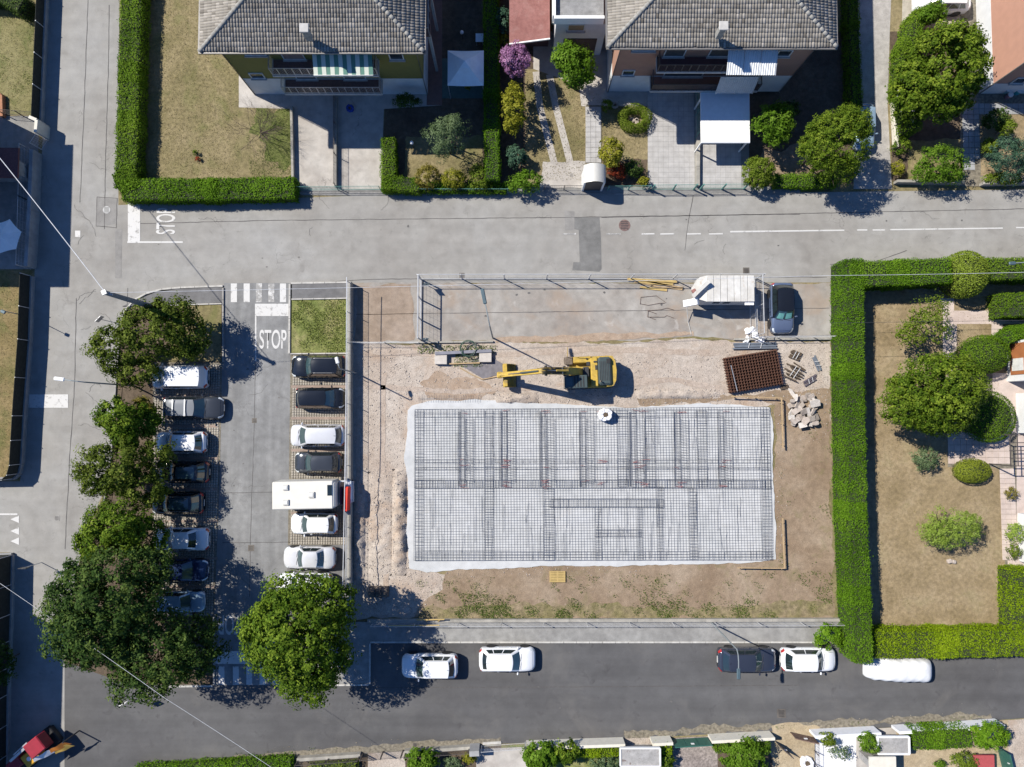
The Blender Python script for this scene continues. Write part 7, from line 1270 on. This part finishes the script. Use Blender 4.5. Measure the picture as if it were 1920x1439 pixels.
tree('broadleaf_tree', 'small dry brownish tree between the parked estate and the fresh green tree', 272, 765, 20, 22, 2.2, .9, L_brn, 1600, .16, .3, 37, group='car park trees', shell=.4)
tree('large_tree', 'largest dark green tree spreading over the lower left bays', 210, 1135, 104, 105, 6.2, 4.2, L_dark, 46000, .21, .5, 35, lobes=[(70, 80, 88, 72, -1.0), (-15, 60, 90, 70, -.8), (128, 95, 58, 62, -2.0), (45, 150, 66, 34, -1.6), (-65, -10, 52, 75, -.8), (50, -55, 48, 55, -1.2)], group='car park trees', shell=.38, rough=.2)
tree('large_tree', 'round bright green tree at the foot of the right parking bays', 558, 1188, 96, 92, 5.6, 4.0, L_maple, 34000, .21, .48, 36, lobes=[(30, 50, 75, 62, -.8), (-45, 10, 70, 72, -.6), (12, 95, 55, 42, -1.4), (45, -50, 60, 55, -.8), (-10, -70, 60, 36, -1.0)], group='car park trees', shell=.42, rough=.18)
# upper gardens
tree('garden_tree', 'bright green tree left of the terracotta house', 1074, 122, 38, 44, 3.4, 1.7, L_bright, 6500, .2, .42, 41, lobes=[(-14, -12, 24, 28, .2), (18, 12, 24, 28, -.3)], shell=.45); tree('garden_tree', 'purple blossoming shrub tree by the red roof', 966, 112, 29, 29, 3.0, 1.2, L_purple, 4200, .16, .33, 42, shell=.5)
tree('garden_tree', 'olive-like grey green tree in front of the gazebo', 836, 258, 40, 42, 3.2, 1.6, L_grey, 4800, .15, .4, 43, lobes=[(18, -18, 24, 22, .1)], shell=.35, aspect=.35); tree('shrub', 'yellow green upright shrub below the purple blossom', 963, 202, 23, 38, 2.2, 1.2, L_yel, 2600, .2, .3, 44, lobes=[(2, -38, 14, 16, -.5), (-4, 26, 14, 22, -.4)], trunk=False, shell=.4); tree('shrub', 'dark green rounded bush below the yellow green shrub', 968, 294, 21, 21, 1.0, .85, L_blue, 2000, .16, .25, 45, trunk=False)
tree('shrub', 'yellow green bush hanging over the street beside the drive', 990, 340, 30, 20, 1.3, .8, L_yel if False else L_bright, 2600, .16, .26, 46, lobes=[(-25, 5, 16, 14, -.2)], trunk=False, shell=.45); tree('shrub', 'round rusty yellow bush in the street hedge of the olive garden', 802, 333, 23, 23, 1.0, .85, L_brn, 3300, .11, .2, 47, trunk=False, rough=.06); tree('shrub', 'golden yellow bush beside the round rusty yellow bush', 848, 337, 22, 19, 1.0, .8, L_yel, 2600, .11, .22, 48, lobes=[(14, -2, 13, 15, 0)], trunk=False, rough=.1)
tree('shrub', 'grey green bush at the foot of the shaded tall hedge', 903, 334, 27, 22, 1.0, .8, L_round, 3000, .11, .22, 49, lobes=[(-8, -14, 14, 12, .1)], trunk=False, rough=.1); tree('shrub', 'small dark conifer bush left of the red roof', 944, 38, 12, 20, 1.6, 1.0, L_blue, 1300, .16, .25, 50, trunk=False); tree('shrub', 'little yellow bush beside the red roof corner', 945, 74, 10, 9, .8, .5, L_yel, 600, .13, .2, 51, trunk=False)
tree('shrub', 'yellow green bush right of the arched gate roof', 1147, 288, 22, 27, 1.8, 1.1, L_yel, 2600, .16, .27, 52, trunk=False, shell=.45); tree('shrub', 'dark red bush beside the arched gate roof', 1156, 321, 17, 15, .8, .65, L_red, 1300, .12, .2, 53, trunk=False); tree('shrub', 'dark green bush in the bed behind the green railing', 1186, 318, 20, 16, .7, .6, L_dark, 1300, .13, .2, 54, trunk=False); tree('shrub', 'small yellow green bush at the right end of the green railing', 1207, 341, 10, 10, .6, .45, L_yel, 600, .12, .15, 55, trunk=False)
def ring_bush():
    o = thing('topiary_ring', 'ring-shaped clipped bush around stones in the terracotta house garden', 'shrub', G(1192, 223)[:]); rng = np.random.default_rng(61); n = 5200; a = rng.uniform(0, 6.283, n); t = rng.uniform(0, 6.283, n); r_ = .36 * (1 + .15 * np.sin(a * 5)); c0 = P(1191, 222, .5); o.location = (c0.x, c0.y, 0); WM[o] = Matrix.Translation(Vector((c0.x, c0.y, 0)))
    x = (1.0 + r_ * np.cos(t)) * np.cos(a); y = (.82 + r_ * np.cos(t)) * np.sin(a); z = .42 + .42 * np.sin(t); z = np.maximum(z, .04); N_ = np.stack([np.cos(t) * np.cos(a), np.cos(t) * np.sin(a), np.sin(t) + .3], 1) + rng.normal(size=(n, 3)) * .4
    link_mesh('foliage', leaves('foliage', np.stack([x, y, z], 1) + rng.normal(size=(n, 3)) * .03, N_, np.full(n, .1), rng.normal(.5, .18, n), L_round, rng), o); mb = MB()
    for k in range(9): mb.bbox((rnd.uniform(-.5, .5), rnd.uniform(-.4, .4), .1), (rnd.uniform(.15, .4), rnd.uniform(.15, .3), .2), rnd.uniform(0, 3), .05)
    mb.build('stones', M_rub, o)
ring_bush(); tree('shrub', 'small round bush left of the ring-shaped bush', 1138, 198, 10, 11, .6, .5, L_round, 700, .11, .16, 62, trunk=False); sack('pinkish planter bowl between round bush and ring-shaped bush', 1153, 199, .26, .2, M_rub, 'planter_bowl', 'planter', 3)
tree('shrub', 'yellow green round bush at the right end of the carport gate', 1420, 324, 30, 31, 1.3, 1.2, L_yel if False else L_round, 5000, .13, .24, 63, trunk=False, rough=.07); tree('garden_tree', 'bright green tree behind the carport', 1452, 234, 40, 36, 2.8, 1.3, L_bright, 5500, .17, .38, 64, lobes=[(4, 28, 20, 20, -.4)], shell=.45)
tree('garden_tree', 'rounded light green tree with bare branch fork over the driveway car', 1568, 266, 66, 62, 4.2, 2.1, L_mag, 26000, .13, .3, 65, lobes=[(22, -28, 44, 40, .1), (-32, 10, 38, 42, -.4), (10, 46, 48, 28, -1.)], shell=.6, rough=.1); tree('garden_tree', 'big glossy dark green tree left of the salmon house', 1772, 130, 74, 84, 4.6, 3.1, L_mag, 26000, .21, .42, 66, lobes=[(-44, 22, 44, 60, -1.2), (32, -38, 44, 46, -.5), (15, 55, 45, 36, -1)], shell=.55, rough=.13)
tree('shrub', 'loose bright green bush at the street of the upper right garden', 1764, 309, 50, 36, 1.7, 1.2, L_bright, 6000, .14, .3, 67, lobes=[(-30, 12, 22, 20, -.3), (20, 18, 25, 20, -.3)], trunk=False, shell=.45); tree('shrub', 'blue green spreading conifer at the upper right edge', 1898, 296, 44, 42, 1.8, 1.2, L_blue, 5200, .17, .3, 68, trunk=False, aspect=.3, shell=.4); tree('shrub', 'dark green bush above the blue green conifer', 1866, 226, 24, 20, 1.2, .9, L_dark, 2000, .15, .25, 69, trunk=False)
tree('shrub', 'light green bush beside the dark bush of the upper right terrace', 1885, 240, 16, 16, 1.2, .8, L_round, 1500, .12, .22, 70, trunk=False); tree('shrub', 'small light bush left of the blue green conifer', 1854, 274, 14, 14, .9, .65, L_round, 1200, .12, .2, 71, trunk=False); tree('shrub', 'low bush beside the pale edging wall of the block drive', 1690, 276, 18, 13, .7, .5, L_maple, 1000, .12, .2, 72, trunk=False); tree('shrub', 'small flowering bush at the corner of the block drive', 1684, 318, 13, 14, .6, .45, L_yel, 800, .12, .18, 73, trunk=False)
tree('shrub', 'creeping yellow green plants under the blue green conifer', 1880, 335, 42, 12, .6, .35, L_round, 1800, .13, .2, 74, trunk=False); tree('shrub', 'leafy climbing bush below the white car at the top edge', 1745, 28, 30, 14, 2.2, .7, L_bright, 2200, .16, .28, 75, trunk=False)
# white blossoms
rng = np.random.default_rng(5); fl = [(1687, 152), (1679, 172), (1687, 176), (1680, 182), (1686, 210), (1691, 208), (1708, 211), (1720, 211), (1728, 210), (1737, 211), (1706, 228), (1695, 210)]
c = np.array([P(x, y, 2.0)[:] for x, y in fl for _ in range(5)]) + rng.normal(0, .08, (len(fl) * 5, 3)); c[:, 2] = 2.3; L_wh = leaf_mat('white_petals', (.6, .6, .55), (.7, .7, .66), (.8, .8, .76), .2); o = link_mesh('white_blossom', leaves('white_blossom', c, rng.normal(size=c.shape) * .4 + np.array([0, 0, 1]), np.full(len(c), .2), rng.random(len(c)), L_wh, rng)); tag(o, 'white blossoms scattered on the lower part of the arched hedge', 'blossom', kind='stuff')
tree('shrub', 'white flowering dark bush at the lower end of the arched hedge', 1705, 205, 34, 28, 1.6, .7, L_dark, 2600, .15, .3, 76, trunk=False)
# bare shrub
def bare(label, px, py, r, h):
    p = P(px, py, h * .6); o = thing('bare_shrub', label, 'shrub', (p.x, p.y, 0)); rr = random.Random(8); mb = MB()
    def br(a, d, l, rad, dep):
        b_ = a + d * l; mb.tube([a, a.lerp(b_, .5) + Vector((rr.uniform(-.05, .05), rr.uniform(-.05, .05), .02)), b_], rad, 4, r2=rad * .5, cap=False)
        if dep: 
            for k in range(rr.randint(3, 5)): dd = (d + Vector((rr.uniform(-.8, .8), rr.uniform(-.8, .8), rr.uniform(-.3, .5)))).normalized(); br(a.lerp(b_, rr.uniform(.4, 1)), dd, l * rr.uniform(.5, .8), rad * .5, dep - 1)
    for k in range(11): a_ = rr.uniform(0, 6.28); br(Vector((0, 0, .1)), Vector((math.cos(a_), math.sin(a_), rr.uniform(.5, 1.2))).normalized(), r * rr.uniform(.45, .65), .022, 3)
    mb.build('branches', mat('purple_brown_twigs', (.10, .065, .06), .9, var=.3), o)
bare('leafless purple brown shrub on the left garden lawn', 477, 236, 2.9, 2.4)
tree('shrub', 'tiny seedling on the left garden lawn', 367, 287, 5, 5, .25, .2, L_maple, 120, .12, .1, 77, trunk=False); tree('shrub', 'dry dark seedling below the tiny seedling', 371, 299, 5, 4, .2, .18, L_red, 90, .12, .1, 78, trunk=False)
# right garden
tree('garden_tree', 'large glossy round tree in the right-hand garden', 1752, 735, 84, 76, 4.3, 3.0, L_mag, 30000, .17, .38, 81, lobes=[(-40, 20, 58, 52, -.5), (40, -10, 58, 56, -.2), (20, 40, 66, 42, -.9)], shell=.55, rough=.1); tree('garden_tree', 'thin yellow green tree above the large glossy tree', 1740, 606, 42, 46, 3.0, 1.4, L_sparse if False else L_round, 3400, .14, .35, 82, lobes=[(-30, 20, 32, 30, -.4), (14, -32, 22, 22, .2)], shell=.2)
def dome(label, px, py, rx, ry, h, m, n, leaf, seed, zc=None):
    """clipped dome: dense fine foliage on a smooth body"""
    zc = h * .5; sc = (CAM_H - h * .7) / 1280; c_ = P(px, py, h * .7); o = thing('clipped_bush', label, 'clipped bush', (c_.x, c_.y, 0)); rng = np.random.default_rng(seed); d = rdir(rng, n); d[:, 2] = np.abs(d[:, 2]) ** .8 * np.sign(rng.uniform(-.35, 1, n)); s = np.array([rx * sc, ry * sc, h * .55]); q = d * s * (1 + .025 * lump(d, seed) + rng.normal(0, .02, n))[:, None] + np.array([0, 0, h * .45]); q[:, 2] = np.maximum(q[:, 2], .03)
    link_mesh('foliage', leaves('foliage', q, d / s + np.array([0, 0, .1]) + rng.normal(size=(n, 3)) * .33, np.full(n, leaf), rng.normal(.5, .17, n), m, rng), o); mb = MB(); mb.grid(lambda u, v: (s[0] * .9 * math.cos(u * 6.2832) * math.sin(v * 3.1416), s[1] * .9 * math.sin(u * 6.2832) * math.sin(v * 3.1416), h * .45 + s[2] * .88 * math.cos(v * 3.1416)), 16, 8); mb.build('inner_branches', M_core, o); return o
dome('large dark clipped bush in the shade right of the glossy tree', 1860, 782, 48, 48, 2.2, H_mid, 7000, .1, 83); dome('rounded green bush between the garden path and the white house', 1852, 664, 46, 36, 2.4, H_mid, 6500, .1, 84); dome('oval clipped yellow green bush beside the pink terrace', 1827, 884, 34, 23, 1.3, leaf_mat('hedge_olive', (.09, .12, .01), (.165, .20, .02), (.26, .30, .05), .2), 4500, .09, 85)
tree('shrub', 'blue green loose shrub on the right-hand lawn', 1734, 861, 26, 22, .9, .8, L_grey, 2800, .1, .24, 86, trunk=False, shell=.4); tree('garden_tree', 'light green fine-leaved tree on the right-hand lawn', 1782, 993, 56, 38, 2.2, 1.2, L_sparse, 10000, .12, .26, 87, lobes=[(-22, 8, 34, 28, -.2), (24, -12, 32, 24, .1)], shell=.35, aspect=.4); tree('shrub', 'small dry bush on the pink terrace', 1895, 925, 11, 13, .5, .4, L_brn, 800, .09, .15, 88, trunk=False)
tree('shrub', 'potted light green bush at the right edge', 1902, 1000, 16, 19, .7, .55, L_sparse, 1000, .12, .2, 89, trunk=False); tree('shrub', 'thin twiggy rose bush at the right edge', 1900, 1036, 16, 16, .6, .5, L_round, 500, .12, .2, 90, trunk=False, shell=.2)
for i, (x, y) in enumerate([(1778, 1052), (1786, 1053)]): p = G(x, y); o = MB(); o.bbox((0, 0, .14), (.4 - .1 * i, .35, .3), .3 + i, .08); b_ = o.build('garden_stone', M_rub); b_.location = (p.x, p.y, 0); tag(b_, ['pale stone under the light green fine-leaved tree', 'smaller pale stone right of the first under the fine-leaved tree'][i], 'stone')
# hedges
hedge('long clipped hedge with rounded corner around the upper left garden lawn', [(264, -260), (263, 0), (258, 150), (256, 240), (252, 345), (262, 364)], 1.75, 1.35, H_mid, 150, .15, 101); hedge('clipped yellow green hedge between left garden lawn and street', [(245, 365), (400, 365), (561, 362)], 1.75, 1.3, H_lime if False else H_bright, 170, .15, 102)
hedge('clipped hedge around the street corner of the olive house garden', [(733, 270), (733, 352), (790, 356)], 1.15, 1.15, H_mid, 180, .13, 103); hedge('low leafy hedge piece behind the garden bushes near the street', [(770, 357), (950, 358)], .8, .7, H_bright, 170, .13, 104); hedge('tall dark hedge between olive house garden and red-roofed annexe', [(921, -260), (922, 0), (923, 200), (924, 352)], 1.15, 1.9, H_bright, 150, .13, 105)
hedge('tall bright green hedge between the building site and the right-hand garden', [(1572, 500), (1573, 700), (1577, 950), (1584, 1100), (1588, 1222)], 1.42, 2.65, H_bright, 210, .13, 106); hedge('wide green hedge between street and right-hand garden', [(1562, 528), (1650, 524), (1745, 520)], 1.95, 2.6, H_bright, 180, .13, 107); hedge('light green hedge behind the street hedge bulge at the right edge', [(1805, 516), (2000, 514)], 1.7, 2.3, H_mid, 170, .13, 108)
dome('bulging rounded hedge clump arching over the garden path gate', 1818, 512, 38, 44, 3.2, leaf_mat('hedge_pale', (.09, .13, .012), (.165, .22, .025), (.26, .33, .06), .2), 7500, .12, 109); hedge('square light green hedge block inside the garden entrance', [(1850, 579), (2000, 577)], 1.9, 1.7, H_mid, 170, .13, 110); hedge('narrow curved hedge along the white house wall', [(1852, 645), (1880, 628), (1960, 622)], .9, 1.8, H_bright, 170, .13, 111)
hedge('clipped lime green hedge between right-hand lawn and dark street', [(1612, 1196), (1750, 1196), (1895, 1193)], 2.0, 1.7, H_lime, 180, .14, 112); hedge('lime green hedge at the right edge below the pink terrace', [(1890, 1060), (1893, 1195)], 1.9, 1.65, H_lime, 180, .14, 113); tree('climbing_plant', 'ivy spilling over the pavement at the foot of the tall hedge', 1553, 1193, 26, 24, .8, .6, H_bright, 2600, .14, .28, 114, trunk=False)
hedge('arching climbing hedge beside the block driveway', [(1688, 262), (1676, 180), (1680, 110), (1700, 55), (1738, 36)], 1.0, 2.2, H_mid, 150, .14, 115); hedge('shaded hedge between terracotta house and block driveway', [(1582, -200), (1586, 60), (1594, 250)], .9, 1.4, H_mid, 140, .14, 116); hedge('low clipped hedge between round bush and light green tree by the street', [(1446, 345), (1560, 346)], 1.1, .8, H_bright, 180, .13, 117); hedge('hedge in deep shade at the upper left edge', [(-60, 2), (20, 6), (66, 30)], 1.4, 1.6, L_dark, 120, .15, 118)
hedge('low hedge along the bottom left edge of the dark street', [(262, 1442), (430, 1432), (552, 1424)], 1.0, .7, H_bright, 170, .14, 119); hedge('sparse low hedge behind the dark slat fence', [(585, 1434), (672, 1429)], .6, .6, L_round, 140, .12, 120); hedge('clipped yellow green hedge behind the cream wall', [(1030, 1403), (1110, 1400), (1162, 1398)], .75, 1.0, H_lime, 180, .14, 121); hedge('clipped hedge block between cream wall pier and green gate', [(1226, 1395), (1254, 1393)], .8, 1.1, H_lime, 180, .14, 122); hedge('leafy hedge behind the cream wall right of the green gate', [(1334, 1391), (1435, 1386)], .9, 1.1, H_mid, 170, .14, 123)
hedge('clipped green bushes grown together behind the whitewashed wall', [(1695, 1375), (1735, 1373), (1800, 1370)], 1.5, 1.3, H_bright, 180, .14, 124)
for a_ in (('shrub', 'bright green spiky bush behind the barred gate at the bottom', 790, 1426, 29, 20, 1.0, .8, L_bright, 2400, .2, .26, 131), ('shrub', 'grey green low bush right of the bright spiky bush', 850, 1432, 20, 12, .5, .4, L_grey, 900, .12, .2, 132), ('shrub', 'small yellow green bush by the gate pillar block', 880, 1420, 12, 9, .6, .45, L_yel, 600, .13, .16, 133), ('shrub', 'large feathery green bush right of the sliding gate', 1012, 1418, 34, 24, 1.3, 1.0, L_bright, 3200, .26, .3, 134), ('shrub', 'broad green bush beside the feathery bush', 1060, 1410, 22, 20, 1.2, .8, L_maple, 1500, .18, .25, 135), ('shrub', 'blue green bush at the bottom edge below the clipped hedge', 1135, 1432, 30, 14, .8, .5, L_grey, 1500, .14, .24, 136),
           ('shrub', 'large fresh green bush at the edge of the cobbled yard', 1392, 1418, 42, 32, 1.5, 1.1, L_bright, 5000, .17, .32, 137), ('shrub', 'green bush on the white patio behind the whitewashed wall', 1552, 1386, 14, 12, 1.0, .6, L_round, 900, .13, .2, 138), ('shrub', 'rounder green bush beside the flat grey roof', 1628, 1391, 19, 17, 1.2, .8, L_bright, 2000, .14, .24, 139), ('shrub', 'large round green bush at the lower right corner', 1855, 1378, 34, 24, 1.6, 1.1, H_bright, 4500, .14, .26, 140), ('shrub', 'round grey green bush beside the red kennel roof', 1806, 1426, 24, 17, .9, .75, L_round, 2600, .1, .2, 141), ('shrub', 'little green bush left of the round bush at the bottom edge', 1762, 1433, 10, 7, .5, .35, L_bright, 500, .12, .15, 142),
           ('shrub', 'sparse white-flecked bush on the white patio', 1575, 1412, 24, 12, .9, .4, L_grey, 500, .13, .25, 143), ('shrub', 'low dark bush behind the flat concrete shed', 1250, 1425, 14, 16, .8, .5, L_maple, 1000, .16, .22, 144), ('shrub', 'small yellow plant under the gazebo edge', 878, 164, 6, 4, .4, .25, L_yel, 150, .12, .1, 145), ('shrub', 'dark bush in the shade of the lower left garden', 8, 1240, 18, 40, 1.6, 1.0, L_dark, 1500, .17, .3, 146), ('shrub', 'dark bush in the shaded bed behind the carport', 1478, 205, 22, 14, .9, .6, L_dark, 1200, .14, .22, 147), ('shrub', 'dark ivy on the corner of the olive house', 762, 190, 26, 12, 1.2, .8, L_dark, 1500, .13, .25, 148)):
    tree(*a_[:8], a_[8], a_[9], a_[10], a_[11], a_[12], trunk=False, shell=.45)
# grass beside walls
tufts('grass', 'grass in the cracks along the bottom edge of the street', [[(440, 1412), (700, 1392), (700, 1400), (440, 1424)], [(1180, 1372), (1480, 1358), (1860, 1340), (1860, 1348), (1180, 1384)]], 45, M_weed, .1, 33, .06, 1.0); tufts('grass', 'bright grass of the lower left lawn', [[(-10, 1048), (22, 1048), (20, 1190), (-10, 1190)]], 250, L_bright, .14, 34, .08); tufts('grass', 'patchy green grass of the upper left lawn', [[(0, 30), (66, 30), (60, 212), (0, 212)]], 110, M_weed, .09, 35, .05, .3)
stones('street_litter', 'dry leaves and small stones along the lower kerb of the dark street', [[(450, 1405), (700, 1388), (940, 1378), (940, 1390), (450, 1420)], [(1170, 1370), (1480, 1352), (1860, 1334), (1860, 1346), (1170, 1383)]], 7, leaf_mat('litter', (.2, .16, .1), (.34, .28, .19), (.5, .45, .36), 0., .9), .02, .08, 44)
